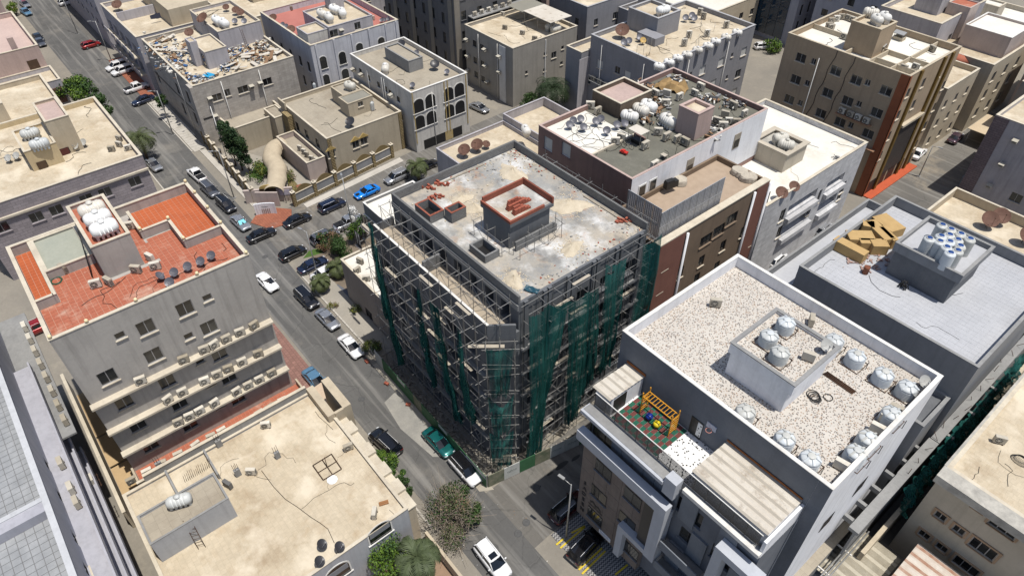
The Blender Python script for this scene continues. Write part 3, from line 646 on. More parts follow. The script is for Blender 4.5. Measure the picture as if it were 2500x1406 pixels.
b = Bld('unfinished_building', 'unfinished dark concrete building wrapped in scaffolding and green netting', 'building', -44, 36); UB = b
UX0, UX1, UY0, UY1 = -55.1, -34.1, 28.8, 45.8
up = b.box(UX0, UX1, UY0, UY1, 0, 23.15, 23.3, DKC, ROOFC, None, .25)
lo = b.box(UX0-.3, -35.6, 26.3, UY0-.01, 0, 20, 20, DKC, mat('dusty_slab', (.44, .37, .28), (.33, .29, .24), .94, .4, .5), None)
for k in range(6):
    z = 1.9+3.45*k
    for u in (30.6, 33.6, 37.0, 40.2, 43.6):
        if not (k == 5 and u < 32): up.hole('+x', u-.75-.25*(u > 43), u+.75+.25*(u > 43), z-.9, z+1.15, 2.6)
    if k < 5:
        for u in (-54, -51.2, -48, -44.8, -41.6, -38.4): lo.hole('-y', u-.9, u+.9, z-.9, z+1.2, 2.2)
for u in (-53.2, -50.9, -48.4, -45.9, -43.4, -41, -38.4, -36): up.hole('-y', u-.65, u+.65, 20.02, 22.3, 3)
b.done()
ch = [(-35.598, 26.3), (-33.95, 28.4), (-33.95, 28.795), (-35.598, 28.795)]
b.part('chamfer_wall', MB().prism(ch, 0, 20), DKC)
pp = MB().box(UX0-.3, -35.6, 26.3, 26.52, 20.003, 21); b.part('terrace_parapet', pp, DKC)
b.part('terrace_parapet', MB().prism([(-35.6, 26.301), (-33.95, 28.401), (-34.17, 28.5), (-35.72, 26.5)], 20.004, 20.998), DKC)
b.part('terrace_parapet', MB().box(UX0-.3, UX0-.1, 26.53, UY0-.02, 20.003, 21), DKC)
b.part('terrace_coping', MB().box(UX0-.32, -35.58, 26.28, 26.54, 21.002, 21.03), WHITECOP)
b.part('beam', MB().box(UX0, UX1+.02, UY0-.12, UY0-.003, 22.45, 23.12), CONC)
b.part('partition', MB().box(-46.4, -46.1, 26.53, UY0-.14, 20.003, 21.6), BLOCKW)
for nm, a in (('roof_parapet', (UX0, UX1, UY0, UY0+.24)), ('roof_parapet', (UX0, UX1, UY1-.24, UY1)), ('roof_parapet', (UX0, UX0+.24, UY0+.245, UY1-.245))):
    b.part(nm, MB().box(*a, 23.302, 24.15), BLOCKW)
for u in (29.6, 31.9, 32.5, 34.9, 35.5, 38.2, 38.8, 41.4, 42.0, 44.9): b.part('fin', MB().box(UX1+.002, UX1+.2, u-.22, u+.22, .1, 23.28), DKC)
for k in range(1, 6):
    b.part('slab_edge', MB().box(UX1+.003, UX1+.42, UY0+.2, UY1-.1, 3.45*k-.12, 3.45*k+.06), CONC)
    if k < 5: b.part('slab_edge', MB().box(UX0-.2, -36, 25.95, 26.297, 3.45*k-.12, 3.45*k+.06), CONC)
# stair core on the roof
c4 = [W(p, 26.7) for p in ((1174, 489), (1278, 438), (1349, 489), (1245, 538))]
xa, xb, ya, yb = min(c4[0].x, c4[1].x), max(c4[2].x, c4[3].x), min(c4[0].y, c4[3].y), max(c4[1].y, c4[2].y)
b.part('stair_core', MB().box(xa+.25, xb-.25, ya+.12, yb-.3, 23.16, 25.9), DKC)
b.part('core_slab', MB().box(xa, xb, ya, yb, 25.902, 26.3), DKC)
b.part('core_parapet', MB().box(xa, xb, ya, ya+.2, 26.302, 26.62).box(xb-.2, xb, ya+.205, yb-1.2, 26.302, 26.62), REDB)
b.part('core_parapet', MB().box(xa, xb, yb-.2, yb, 26.302, 27.0), REDB); b.part('core_parapet', MB().box(xa, xa+.2, ya+.205, yb-.205, 26.302, 26.95), REDB)
b.part('core_floor', MB().box(xa+.21, xb-.21, ya+.21, yb-.21, 26.303, 26.32), ROOFC)
b.part('low_block_wall', MB().box(xb+.3, xb+.5, ya+.3, yb-.2, 23.16, 24.3).box(xb+.3, xb+.5, yb-.19, yb+.1, 23.16, 24.0), BLOCKW)
bs = thing('brick_stack', 'stepped stack of red bricks on the unfinished stair core', 'bricks', (xa+2.6, (ya+yb)/2, 26.325))
BR1 = MB().box(-.2, .2, -.1, .1, 0, .19).mesh('brick', BRICK)
for r0, off in ((0, 0), (1, .9)):
    for lv in range(5-r0):
        for k in range(7-lv*1-r0*2):
            link('brick', BR1, bs, (off+rnd.uniform(-.02, .02), -1.4+.42*k+lv*.05+rnd.uniform(-.02, .02), .2*lv), R_(90+rnd.uniform(-5, 5)))
            if lv < 3: link('brick', BR1, bs, (off+.24, -1.4+.42*k+lv*.05, .2*lv), R_(90+rnd.uniform(-5, 5)))
def shaftbox(px, z, h, label, rim=True):
    c = [W(q(1, 1, *p), z) for p in px]; x0, x1 = min(v.x for v in c), max(v.x for v in c); y0, y1 = min(v.y for v in c), max(v.y for v in c)
    m = MB().ring(x0, x1, y0, y1, 23.16, z, .2); b.part('roof_shaft', m, BLOCKW, None, label)
    if rim: b.part('shaft_rim', MB().ring(x0-.01, x1+.01, y0-.01, y1+.01, z+.002, z+.06, .2), REDB)
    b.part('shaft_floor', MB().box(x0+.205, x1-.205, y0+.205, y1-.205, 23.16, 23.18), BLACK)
shaftbox(((1470, 520), (1570, 470), (1680, 575), (1580, 630)), 24.1, 1, 'roof shaft of grey blocks beside the far parapet')
shaftbox(((1708, 555), (1830, 500), (1882, 545), (1765, 605)), 24.4, 1, 'taller roof shaft with red brick rim')
shaftbox(((1930, 860), (2045, 808), (2165, 915), (2055, 975)), 24.0, 1, 'roof shaft beside the stair core', False)
for k, (p, r, h) in enumerate(((q(2, 1, 180, 260), 1.7, .4), (q(2, 1, 660, 540), 1.9, .5), (q(2, 1, 690, 905), 1.2, .45), (q(2, 1, 190, 1175), 1.1, .35), (q(1, 1, 1960, 560), 1.2, .4), (q(1, 1, 1850, 480), 1.1, .3))):
    c = W(p, 23.16); m = MB(); rs = []
    for i in range(8):
        rr = r*i/7; ring = []
        for j in range(20):
            a = j*math.pi/10; f = 1+.16*math.sin(3*a+k)+.10*math.sin(7*a+2*k)+rnd.uniform(-.07, .07)*(i > 3); hh = h*max(0, 1-(i/7)**.8)*(1+.12*math.sin(5*a+i))+rnd.uniform(0, .035)*(i < 7)
            ring.append(m.vert(math.cos(a)*rr*f, math.sin(a)*rr*f, max(.005, hh)))
        rs.append(ring)
    for i in range(7):
        for j in range(20): m.face(rs[i][j], rs[i+1][j], rs[i+1][(j+1) % 20], rs[i][(j+1) % 20], smooth=True)
    o = m.obj('sand_pile', SAND, None, c, .9*k); o.scale = (1.2, .68, 1.7)
    tag(o, ['pale sand pile below the back corner of unfinished roof', 'widest pale sand pile beside the brick-topped stair core', 'bright round sand pile in the open part of unfinished roof', 'small sand pile near the netted corner of unfinished roof', 'sand spread between roof shaft and stair core', 'thin sand patch behind the red-rimmed roof shaft'][k], 'sand pile', 'sand piles on the unfinished roof')
gr = MB()
for p, r in ((q(2, 1, 180, 260), 1.7), (q(2, 1, 660, 540), 1.9), (q(2, 1, 690, 905), 1.2), (q(2, 1, 190, 1175), 1.1), (q(1, 1, 1960, 560), 1.2), (q(1, 1, 1850, 480), 1.1)):
    c = W(p, 23.16)
    for k in range(420):
        a = rnd.uniform(0, 6.283); d = r*abs(rnd.gauss(.55, .55)); s_ = rnd.uniform(.02, .075); x, y = c.x+math.cos(a)*d, c.y+math.sin(a)*d
        if UX0+.3 < x < UX1-.2 and UY0+.3 < y < UY1-.3: gr.obox((x, y, 23.155+s_*.3), (s_, 0, 0), (0, s_*.8, 0), (0, 0, s_*.3))
gr.obj('loose_sand', SAND, None, kind='stuff')
m = [MB(), MB(), MB()]
for k in range(330):
    e = rnd.random(); x, y = (rnd.uniform(UX0+.4, UX1-.4), UY1-.3-abs(rnd.gauss(0, .6))) if e < .35 else (UX0+.35+abs(rnd.gauss(0, 1)), rnd.uniform(UY0+6, UY1-.4)) if e < .6 else (rnd.uniform(UX0+.5, UX1-.3), rnd.uniform(UY0+.4, UY1-.4)) if e < .75 else (UX1-.3-abs(rnd.gauss(0, .9)), rnd.uniform(UY0+2, UY1-.5))
    if xa-.1 < x < xb+.6 and ya-.1 < y < yb+.1: continue
    s = rnd.uniform(.03, .12); a = rnd.uniform(0, 3); m[0 if k % 5 == 0 else 1+k % 2].obox((x, y, 23.16+s*.4), (s*math.cos(a), s*math.sin(a), 0), (-s*.6*math.sin(a), s*.6*math.cos(a), 0), (0, 0, s*.4))
rub = m[0].obj('rubble', [BRICK], None, kind='stuff'); m[1].obj('rubble', CONC, None, kind='stuff'); m[2].obj('rubble', SAND, None, kind='stuff')
for k, (p, a) in enumerate(((q(1, 1, 1560, 385), 25), (q(1, 1, 1680, 355), 30), (q(1, 1, 1640, 465), 20), (q(2, 1, 1120, 670), 50))):
    t = thing('brick_heap', ['low row of red bricks against the far parapet', 'heap of red hollow bricks beside the far parapet', 'red bricks around the shaft on unfinished roof', 'scattered red bricks near the long parapet of unfinished roof'][k], 'bricks', W(p, 23.17), 0, 'brick heaps on the unfinished roof')
    for j in range(10): link('brick', BR1, t, (rnd.uniform(-.2, .3)+.1*j-.5, rnd.uniform(-.25, .25)+.13*j-.6, .19*(j % 3 == 2)), R_(a+rnd.uniform(-50, 50)))
o = MB().box(-3.4, 3.4, -.14, .14, .0, .1).box(-3.2, 3.2, .16, .26, .0, .06).obj('timber_plank', mat('grey_timber', (.36, .32, .26), (.26, .23, .19), .9, 2), None, (W(q(2, 1, 985, 575), 23.2).x, UY1-.7, 23.17), 0); tag(o, 'long grey timber planks along the unfinished roof parapet', 'planks')
o = MB().box(-3, 3, -.12, .12, 0, .1).obj('timber_plank', MATS['grey_timber'], None, (UX0+.7, W(q(1, 1, 1880, 275), 23.2).y, 23.17), R_(90)); tag(o, 'pale timber plank along the far parapet of unfinished roof', 'planks')
m = MB(); random.seed(3)
for j in range(6):
    for i in range(8):
        m.vert((i-3.5)*.2, (j-2.5)*.14, .06+rnd.uniform(0, .16))
for j in range(5):
    for i in range(7): m.face(j*8+i, j*8+i+1, j*8+i+9, j*8+i+8)
tag(m.obj('tarpaulin', plain('teal_tarpaulin', (.01, .06, .09), .5), None, W(q(2, 1, 345, 1262), 23.2), .4), 'crumpled dark teal tarpaulin at the corner of unfinished roof', 'tarpaulin')
# scaffolding: every tube is a part
TUBE = plain('scaffold_tube', (.27, .265, .255), .5, .5)
CYL = MB().lathe([(1, 0), (1, 1)], 6).mesh('tube', TUBE)
def bar(parent, a, c, name='tube', r=.032, me=None):
    a, c = Vector(a), Vector(c); d = c-a; o = link(name, me or CYL, parent)
    o.matrix_local = Matrix.Translation(a) @ d.to_track_quat('Z', 'Y').to_matrix().to_4x4() @ Matrix.Diagonal((r, r, d.length, 1)); return o
PLK = MB().box(-.5, .5, -.5, .5, 0, 1).mesh('plank', mat('scaffold_plank', (.46, .41, .33), (.36, .32, .26), .9, 2))
def scaffold(label, o0, u, n, bay, v, w_, z0, lifts, lh, extra=.6, planks=.1, br=.55, inner=True):
    t = thing('scaffold', label, 'scaffolding', o0, 0, 'scaffolds around the unfinished building'); u, v = Vector(u), Vector(v); top = z0+lifts*lh
    for k in range(n+1):
        for s in ((0, w_) if inner else (w_,)): bar(t, u*bay*k+v*s+Vector((0, 0, z0)), u*(bay*k+rnd.uniform(-.08, .08))+v*s+Vector((0, 0, top+rnd.uniform(-.3, .9))), 'standard')
    for l in range(1, lifts+1):
        z = Vector((0, 0, z0+l*lh+rnd.uniform(-.15, .15)))
        bar(t, u*-.4+v*w_+z, u*(bay*n+.4)+v*w_+z+Vector((0, 0, rnd.uniform(-.3, .3))), 'ledger', .03)
        if inner and l % 2 == 0: bar(t, u*-.3+v*.02+z, u*(bay*n+.3)+v*.02+z, 'ledger', .03)
        for k in range(n+1):
            if rnd.random() < .85: bar(t, u*bay*k-v*.1+z+Vector((0, 0, .05)), u*(bay*k+rnd.uniform(-.1, .1))+v*(w_+rnd.uniform(.15, extra))+z+Vector((0, 0, .05)), 'transom', .034)
            if k < n and rnd.random() < br: s = rnd.choice((0, 1)); bar(t, u*bay*(k+s)+v*(w_+.04)+z, u*bay*(k+1-s)+v*(w_+.04)+z+Vector((0, 0, -lh)), 'brace', .024)
            if k < n and rnd.random() < planks:
                p = link('plank', PLK, t); p.matrix_local = Matrix.Translation(u*bay*(k+.5)+v*w_*rnd.uniform(.4, .9)+z+Vector((0, 0, .09))) @ Matrix.Rotation(math.atan2(u.y, u.x), 4, 'Z') @ Matrix.Diagonal((bay*1.2, .3, .05, 1))
    return t
SA = scaffold('tube scaffold along the street front of the unfinished building', (UX0-.4, 26.2, 0), (1, 0, 0), 11, 1.8, (0, -1, 0), 1.15, 0, 11, 1.95)
SB = scaffold('tube scaffold behind green nets facing the side street', (UX1+.25, 29.2, 0), (0, 1, 0), 9, 1.8, (1, 0, 0), 1.15, 0, 12, 1.92)
SCc = scaffold('tube scaffold tower at the chamfered corner under a net', (-35.5, 26.0, 0), (.6, .8, 0), 2, 1.35, (.8, -.6, 0), 1.0, 0, 10, 1.9, .25, .12)
SD = scaffold('tube scaffold standing on the upper terrace of unfinished building', (UX0+.4, 28.3, 0), (1, 0, 0), 10, 2.0, (0, -1, 0), 1.2, 20.0, 2, 1.75, .5, .04, .75)
SE = scaffold('light tube scaffold beside the stair core on unfinished roof', (xb+.7, ya-.2, 0), (0, 1, 0), 3, 1.8, (1, 0, 0), 1.0, 23.16, 1, 1.7, .2, 0, .9)
SF = scaffold('small tube frame at the near face of the stair core', (xa+.4, ya-.3, 0), (1, 0, 0), 2, 2.2, (0, -1, 0), .9, 23.16, 1, 1.8, .2, 0, .9)
SG = scaffold('tube scaffold in the narrow gap behind the unfinished roof', (UX0+4, UY1+.3, 0), (1, 0, 0), 9, 1.85, (0, 1, 0), 1.0, 12, 6, 1.9, .4, 0, .5)
# green debris nets
NET = plain('green_debris_net', (.010, .125, .11), .8, 0, .1)
def _net():
    N, L, b2 = nodes_of(NET); g = N.new('ShaderNodeNewGeometry'); mp = N.new('ShaderNodeMapping'); mp.inputs['Scale'].default_value = (1.5, 1.5, .22); L.new(g.outputs['Position'], mp.inputs['Vector'])
    def nz(sc, vec, a, c, lo, hi):
        n = N.new('ShaderNodeTexNoise'); n.inputs['Scale'].default_value = sc; n.inputs['Detail'].default_value = 6; L.new(vec, n.inputs['Vector']); r = N.new('ShaderNodeMapRange')
        for k, v in zip((1, 2, 3, 4), (a, c, lo, hi)): r.inputs[k].default_value = v
        L.new(n.outputs['Fac'], r.inputs[0]); return r.outputs[0]
    al = nz(1.1, mp.outputs[0], .3, .68, .45, .97); tear = nz(.5, g.outputs['Position'], .33, .36, 0, 1)
    mu = N.new('ShaderNodeMath'); mu.operation = 'MULTIPLY'; L.new(al, mu.inputs[0]); L.new(tear, mu.inputs[1])
    col = N.new('ShaderNodeMix'); col.data_type = 'RGBA'; L.new(nz(.5, mp.outputs[0], .35, .65, 0, 1), col.inputs[0]); col.inputs[6].default_value = (.006, .06, .06, 1); col.inputs[7].default_value = (.035, .16, .14, 1); L.new(col.outputs[2], b2.inputs['Base Color'])
    tr = N.new('ShaderNodeBsdfTranslucent'); L.new(col.outputs[2], tr.inputs[0]); tp = N.new('ShaderNodeBsdfTransparent'); m1 = N.new('ShaderNodeMixShader'); m1.inputs[0].default_value = .35; L.new(b2.outputs[0], m1.inputs[1]); L.new(tr.outputs[0], m1.inputs[2])
    m2 = N.new('ShaderNodeMixShader'); L.new(mu.outputs[0], m2.inputs[0]); L.new(tp.outputs[0], m2.inputs[1]); L.new(m1.outputs[0], m2.inputs[2]); L.new(m2.outputs[0], N['Material Output'].inputs[0])
_net()
def net(pts, n_out, label, fold=.22, nf=5, sag=.5, nu=26, nv=26, seed=0):
    """pts: top a, top b, bottom b, bottom a (world); folds run down the cloth"""
    A, B, C, D = map(Vector, pts); n = Vector(n_out); rr = random.Random(seed+5); ph = rr.uniform(0, 6); m = MB()
    for j in range(nv+1):
        v = j/nv
        for i in range(nu+1):
            u = i/nu; uu = u+.035*math.sin(v*5+ph)*math.sin(u*math.pi)
            p = (A*(1-uu)+B*uu)*(1-v)+(D*(1-uu)+C*uu)*v
            f = 1.5*fold*(math.sin(u*nf*6.28+ph+v*2.2)*.6+.4*math.sin(u*nf*2.7*6.28+3*v+ph)+.25*math.sin(v*19+u*4+ph))*(.4+.8*v)
            p = p+n*(f+.3*math.sin(v*math.pi))+Vector((0, 0, -sag*math.sin(u*math.pi)*(1-v)**3+.12*math.sin(u*17+ph)*v))
            m.vert(*p)
    for j in range(nv):
        for i in range(nu): a = j*(nu+1)+i; m.face(a, a+1, a+nu+2, a+nu+1, smooth=True)
    o = m.obj('debris_net', NET); tag(o, label, 'safety net', 'green debris nets'); return o
Z1 = lambda x, y: (1100+x*.35556, 700+y*.35556)
XN = UX1+1.75
def netx(pp, label, **k): return net([WX(Z1(*p), XN) for p in pp], (1, 0, 0), label, **k)
netx(((545, 205), (675, 110), (625, 1130), (525, 1190)), 'tall green net tapering to a point right at the paved corner end'.replace('right ', ''), seed=1)
netx(((665, 120), (805, 95), (640, 760), (560, 1180)), 'green net gathered diagonally across the side street scaffold', seed=2, nf=3)
netx(((800, 100), (945, 35), (870, 880), (785, 950)), 'long green net ending in a pointed tail above the fence', seed=3, nf=4)
netx(((950, 30), (1010, 0), (985, 600), (880, 760)), 'narrow green net folded beside the long pointed one', seed=4, nf=3)
Z3 = lambda x, y: (1380+x*.36984, 540+y*.36984)
net([WX(Z3(*p), XN) for p in ((270, 290), (405, 235), (300, 930), (210, 1010))], (1, 0, 0), 'green net hanging flat near the middle of the side scaffold', seed=5, nf=3)
net([WX(Z3(*p), XN+.2) for p in ((515, 155), (638, 80), (545, 620), (430, 690))], (1, 0, 0), 'green net at the far end beside the brown neighbour', seed=6, nf=2, fold=.12)
NA, NB = W(Z1(240, 425), 20.1), W(Z1(432, 430), 20.1)
for k, (za, zb2, fa, sg_) in enumerate(((20.0, 13.0, 0, .3), (13.6, 7.0, .25, 2.0), (7.8, .9, -.1, 1.3))):
    net([(NA.x, NA.y, za), (NB.x, NB.y, za+.3), (NB.x-.35, NB.y-.3, zb2+.5), (NA.x+.3+fa, NA.y+.2, zb2)], (.8, -.6, 0), ['upper green net hanging across the chamfered corner scaffold', 'middle green net sagging across the chamfered corner scaffold', 'lowest green net bunched at the chamfered corner'][k], seed=7+k, nf=2, fold=.24, sag=sg_)
o = MB().box(-1.7, 1.7, -.2, .2, 0, .1).obj('timber_plank', MATS['scaffold_plank'], None, (-35.3, 25.9, 18.75), R_(50)); tag(o, 'pale timber plank across the top of the corner net', 'planks')
for k, (p, w0) in enumerate((((905, 480), .35), ((950, 880), .3), ((1045, 690), .3), ((1075, 850), .55), ((1150, 880), .35))):
    v = WY(((905, 545), (918, 600), (1020, 700), (1060, 740), (1120, 800))[k], 25.0)
    hh = (13, 17, 14, 15.5, 13)[k]; d = (.8, 1.6, 1.0, 2.6, 1.2)[k]
    net([(v.x-w0, 25.0, v.z), (v.x+w0, 24.95, v.z), (v.x+d+w0*1.6, 24.85, v.z-hh), (v.x+d-w0*.6, 24.9, v.z-hh)], (0, -1, 0), ['green net strip hanging from the far terrace end', 'bunched green net rope beside the low grey house', 'thin green net strip down the street front', 'widest green net bundle on the street front', 'green net strip nearest the chamfered corner on street front'][k], seed=20+k, nf=2, fold=.3, nu=12, nv=34)
# site hoarding
HG = mat('hoarding_green', (.035, .12, .05), (.05, .15, .07), .7, .8, .3, .3, 0); HW = mat('hoarding_white', (.55, .56, .53), (.45, .46, .43), .7, .8, .3, .3, 0)
HP = mat('hoarding_picture', (.10, .13, .08), (.30, .27, .2), .6, 1.3, .6, 0, 0); INK = plain('grey_print', (.12, .14, .13), .7)
def hoarding(label, a, c, n, seq):
    a, c = Vector(a), Vector(c); d = (c-a)/n; u = d.normalized(); nn = Vector((u.y, -u.x, 0)); t = thing('site_hoarding', label, 'fence', a)
    for k in range(n):
        s = seq[k % len(seq)]; ctr = d*(k+.5)+Vector((0, 0, 1.1)); w_ = d.length/2-.015
        MB().obox(ctr, u*w_, nn*.03, (0, 0, 1.05)).obj('panel', {'g': HG, 'w': HW, 'p': HP}[s[0]], t)
        if s == 'gw': MB().obox(ctr+nn*.034+Vector((0, 0, .75)), u*w_, nn*.003, (0, 0, .3)).obj('white_band', HW, t)
        if s == 'wt':
            tx = MB()
            for j in range(9): tx.obox(ctr+nn*.034+u*(-.55+.13*j)+Vector((0, 0, .1+.05*math.sin(j*2.3))), u*rnd.uniform(.03, .075), nn*.002, (0, 0, rnd.uniform(.02, .09)))
            tx.obox(ctr+nn*.034+Vector((0, 0, -.12)), u*.5, nn*.002, (0, 0, .015)); tx.obj('print', INK, t)
    for k in range(n+1): MB().box(-.04, .04, -.04, .04, 0, 2.25).obj('post', STEEL, t, d*k-nn*.08)
hoarding('green and grey site hoarding along the main street', (-56.2, 23.9, 0), (-33.1, 23.5, 0), 13, ('w', 'g', 'g', 'gw', 'g', 'p', 'g', 'g', 'gw', 'g', 'g', 'gw', 'gw'))
hoarding('site hoarding with printed panels along the side street', (-33.0, 23.7, 0), (-30.3, 36.8, 0), 7, ('p', 'wt', 'g', 'p', 'wt', 'wt', 'g'))
m = MB(); rr = random.Random(9)
for k in range(500):
    x, y = rr.uniform(-55, -34), rr.uniform(24.2, 25.9)
    if rr.random() < .3: y = rr.uniform(25, 44); x = -33.7+(y-24)*.17+rr.uniform(-.3, .35)
    s = rr.uniform(.08, .35); a = rr.uniform(0, 3); m.obox((x, y, s*.3), (s*math.cos(a), s*math.sin(a), 0), (-s*.3*math.sin(a), s*.3*math.cos(a), 0), (0, 0, s*.3))
m.obj('rubble', mat('site_rubble', (.36, .33, .28), (.24, .22, .19), .95, 2), None, kind='stuff')

# ================================================================== hotel-like white and slate block with the terrazzo roof
TZ = mat('terrazzo_base', (.56, .525, .475), (.48, .445, .40), .85, .25, .3, 0, .1, stain=(.38, .33, .27), stain_amt=.45, stain_sc=.22)
def specks(m, sc, cols, thr):
    N, L, b2 = nodes_of(m); src = b2.inputs['Base Color'].links[0].from_socket; g = N.new('ShaderNodeNewGeometry')
    v = N.new('ShaderNodeTexVoronoi'); v.inputs['Scale'].default_value = sc; L.new(g.outputs['Position'], v.inputs['Vector'])
    lt = N.new('ShaderNodeMath'); lt.operation = 'LESS_THAN'; lt.inputs[1].default_value = thr; L.new(v.outputs['Distance'], lt.inputs[0])
    cr = N.new('ShaderNodeValToRGB'); cr.color_ramp.interpolation = 'CONSTANT'; el = cr.color_ramp.elements
    el[0].color = (*cols[0], 1); el[1].position = .34; el[1].color = (*cols[1], 1); e = el.new(.67); e.color = (*cols[2], 1)
    sp = N.new('ShaderNodeSeparateColor'); L.new(v.outputs['Color'], sp.inputs[0]); L.new(sp.outputs[0], cr.inputs[0])
    mx = N.new('ShaderNodeMix'); mx.data_type = 'RGBA'; L.new(lt.outputs[0], mx.inputs[0]); L.new(src, mx.inputs[6]); L.new(cr.outputs[0], mx.inputs[7]); L.new(mx.outputs[2], b2.inputs['Base Color'])
specks(TZ, 6.2, ((.17, .14, .12), (.30, .22, .16), (.14, .135, .13)), .38)
TZW = mat('white_terrazzo', (.78, .78, .77), (.74, .74, .73), .7, .6, .1, 0, 0); specks(TZW, 3.6, ((.02, .02, .02), (.02, .02, .025), (.03, .03, .03)), .27)
SLATE = mat('slate_render', (.165, .18, .21), (.125, .14, .165), .75, .5, .5, .25, .15, stain=(.2, .21, .23), stain_amt=.3, stain_sc=.7)
TRAV = mat('brown_travertine', (.23, .19, .165), (.17, .14, .125), .7, .8, .5, .55, .1)
FRW = mat('white_frame_render', (.46, .48, .52), (.40, .42, .46), .7, .5, .2, .2, 0)
b = Bld('hotel_block', 'modern slate and white block with terrazzo roof and roof playground', 'building', -15, 39)
HX0, HX1, HY0, HY1, HZ, RZ, TF = -25.7, -5.85, 33.3, 49.2, 23.6, 22.4, 18.2
rf = b.box(HX0, HX1, HY0, HY1, 0, RZ, HZ, WHW, TZ, WHITECOP, .3, .02, .04)
b.slab('slate_and_shade_wall', HX0+.02, -6.9, HY0-.03, HY0-.002, TF+.03, HZ-.05, SLATE)
b.slab('slate_and_shade_wall', -6.88, HX1-.002, HY0-.03, HY0-.002, .1, HZ-.04, SLATE)  # slate colour here paints the shade on the white wing's front strip
tb = b.box(-23.8, -6.95, 28.6, HY0-.035, 2.6, TF, TF, SLATE, TZW, None)
for x in (-23.6, -17.8, -12): b.slab('pillar', x, x+.5, 28.9, 29.4, 0, 2.598, SLATE)
b.slab('back_wall', -23.3, -7, 32.6, 33, 0, 2.598, SLATE)
b.slab('end_parapet', -7.2, -6.952, 28.62, HY0-.04, TF+.002, TF+2.0, WHW)
# travertine panels: joints are gaps
H2 = lambda x, y: (1380+x*.31720, 960+y*.31720)
YF = 28.0
for i in range(5):
    for j in range(6): b.slab('panel', -24.0+1.6*i, -24.0+1.6*(i+1)-.03, YF, 28.597, 2.5+1.95*j, 2.5+1.95*(j+1)-.03, TRAV)
for p in ((295, 590), (260, 780), (228, 945), (520, 805), (475, 985), (500, 1200)):
    v = WY(H2(*p), YF); t = MB().box(-.98, .98, -.02, .05, -.85, .85).obj('window', BFRAME, b.root, Vector((v.x, YF-.001, v.z))-b.o)
    for s in (-1, 1): MB().box(.485*s-.44, .485*s+.44, -.05, -.022, -.78, .78).obj('pane', GLASS, t)
    MB().box(-1.05, 1.05, -.16, -.052, -.95, -.86).obj('sill', SLATE, t)
# white band frame
b.slab('white_frame', -24.3, -14.2, 27.2, 27.998, 15.2, 16.4, FRW)
b.slab('white_frame', -15.25, -14.2, 27.25, 28.4, 7.7, 15.198, FRW); b.slab('white_frame', -18.4, -15.252, 27.3, 27.999, 7.7, 8.4, FRW); b.slab('white_frame', -18.4, -17.7, 27.3, 27.999, 3.2, 7.698, FRW)
b.slab('dark_screen', -16.45, -15.26, 27.6, 27.99, 8.45, 15.1, BFRAME)
b.slab('ledge', -24.4, -15.3, 27.5, 28.598, 18.5, 18.9, FRW); b.slab('ledge_top', -24.3, -15.3, 27.75, 28.598, 18.902, 18.94, CONC); b.slab('ledge', -15.29, -14.2, 27.7, 28.599, 17.4, 19.5, FRW); b.slab('ledge', -13.89, -6.95, 28.2, 28.599, 18.5, 18.9, WHITECOP)
b.slab('terrace_parapet', -24.0, -7.21, 28.602, 28.9, TF+.002, TF+.75, CONC)
for i in range(6): b.slab('slate_panel', -21.3+1.2*i, -21.3+1.2*(i+1)-.04, 28.4, 28.598, 14.2, 18.4, SLATE)
for p, w_, h in (((270, 320), 2.7, 1.9), ((690, 700), 2.5, 2.0), ((945, 905), 2.7, 1.9), ((965, 1130), 2.2, 1.7), ((885, 1290), 2.2, 1.6), ((1230, 1290), 2.6, 2.0)): tb.win('-y', H2(*p), w_, h, 'dark', SLATE)
SLT2 = mat('light_slate', (.20, .22, .25), (.16, .175, .20), .75, .5, .5, .25, .1)
for i, x in enumerate((-13.8, -12.2, -10.2, -8.5)):
    for j, z in enumerate((14.8, 11.2, 7.6, 4.2)):
        if (i+j) % 2 == 0: b.slab('slate_panel', x, x+1.5, 28.42, 28.597, z, z+3.3, SLT2)
for z in (11.4, 8.0): b.slab('balcony', -14.1, -10.3, 27.5, 28.58, z-.9, z-.7, CONC); b.slab('balcony_front', -14.1, -10.3, 27.4, 27.498, z-.9, z+.2, SLT2)
b.slab('white_frame', -9.7, -6.0, 27.3, 28.4, 16.6, 17.4, FRW); b.slab('white_frame', -9.7, -8.9, 27.3, 28.4, 9.5, 16.598, FRW)
_zs = ZT(q(3, 2, 385, 1105), q(3, 2, 515, 865), RZ)
c4 = [W(p, _zs) for p in ((1776, 842), (1893, 750), (2055, 845), (1943, 945))]
sx0, sx1, sy0, sy1 = c4[0].x, c4[2].x, c4[3].y, c4[1].y; SZ = _zs-.3
st = b.box(sx0, sx1, sy0, sy1, _zs-1.1, SZ, _zs, WHW, TZ, CONC, .22); b.slab('stair_house', sx0+.2, sx1-.3, sy0+.12, sy1-.3, RZ+.01, _zs-1.102, WHW)
for y in (36.5, 41.5): 
    for k in range(9): b.part('grille_bar', MB().box(HX1+.02, HX1+.06, y+.18*k, y+.18*k+.06, 14, 15.6), BFRAME)
b.done()
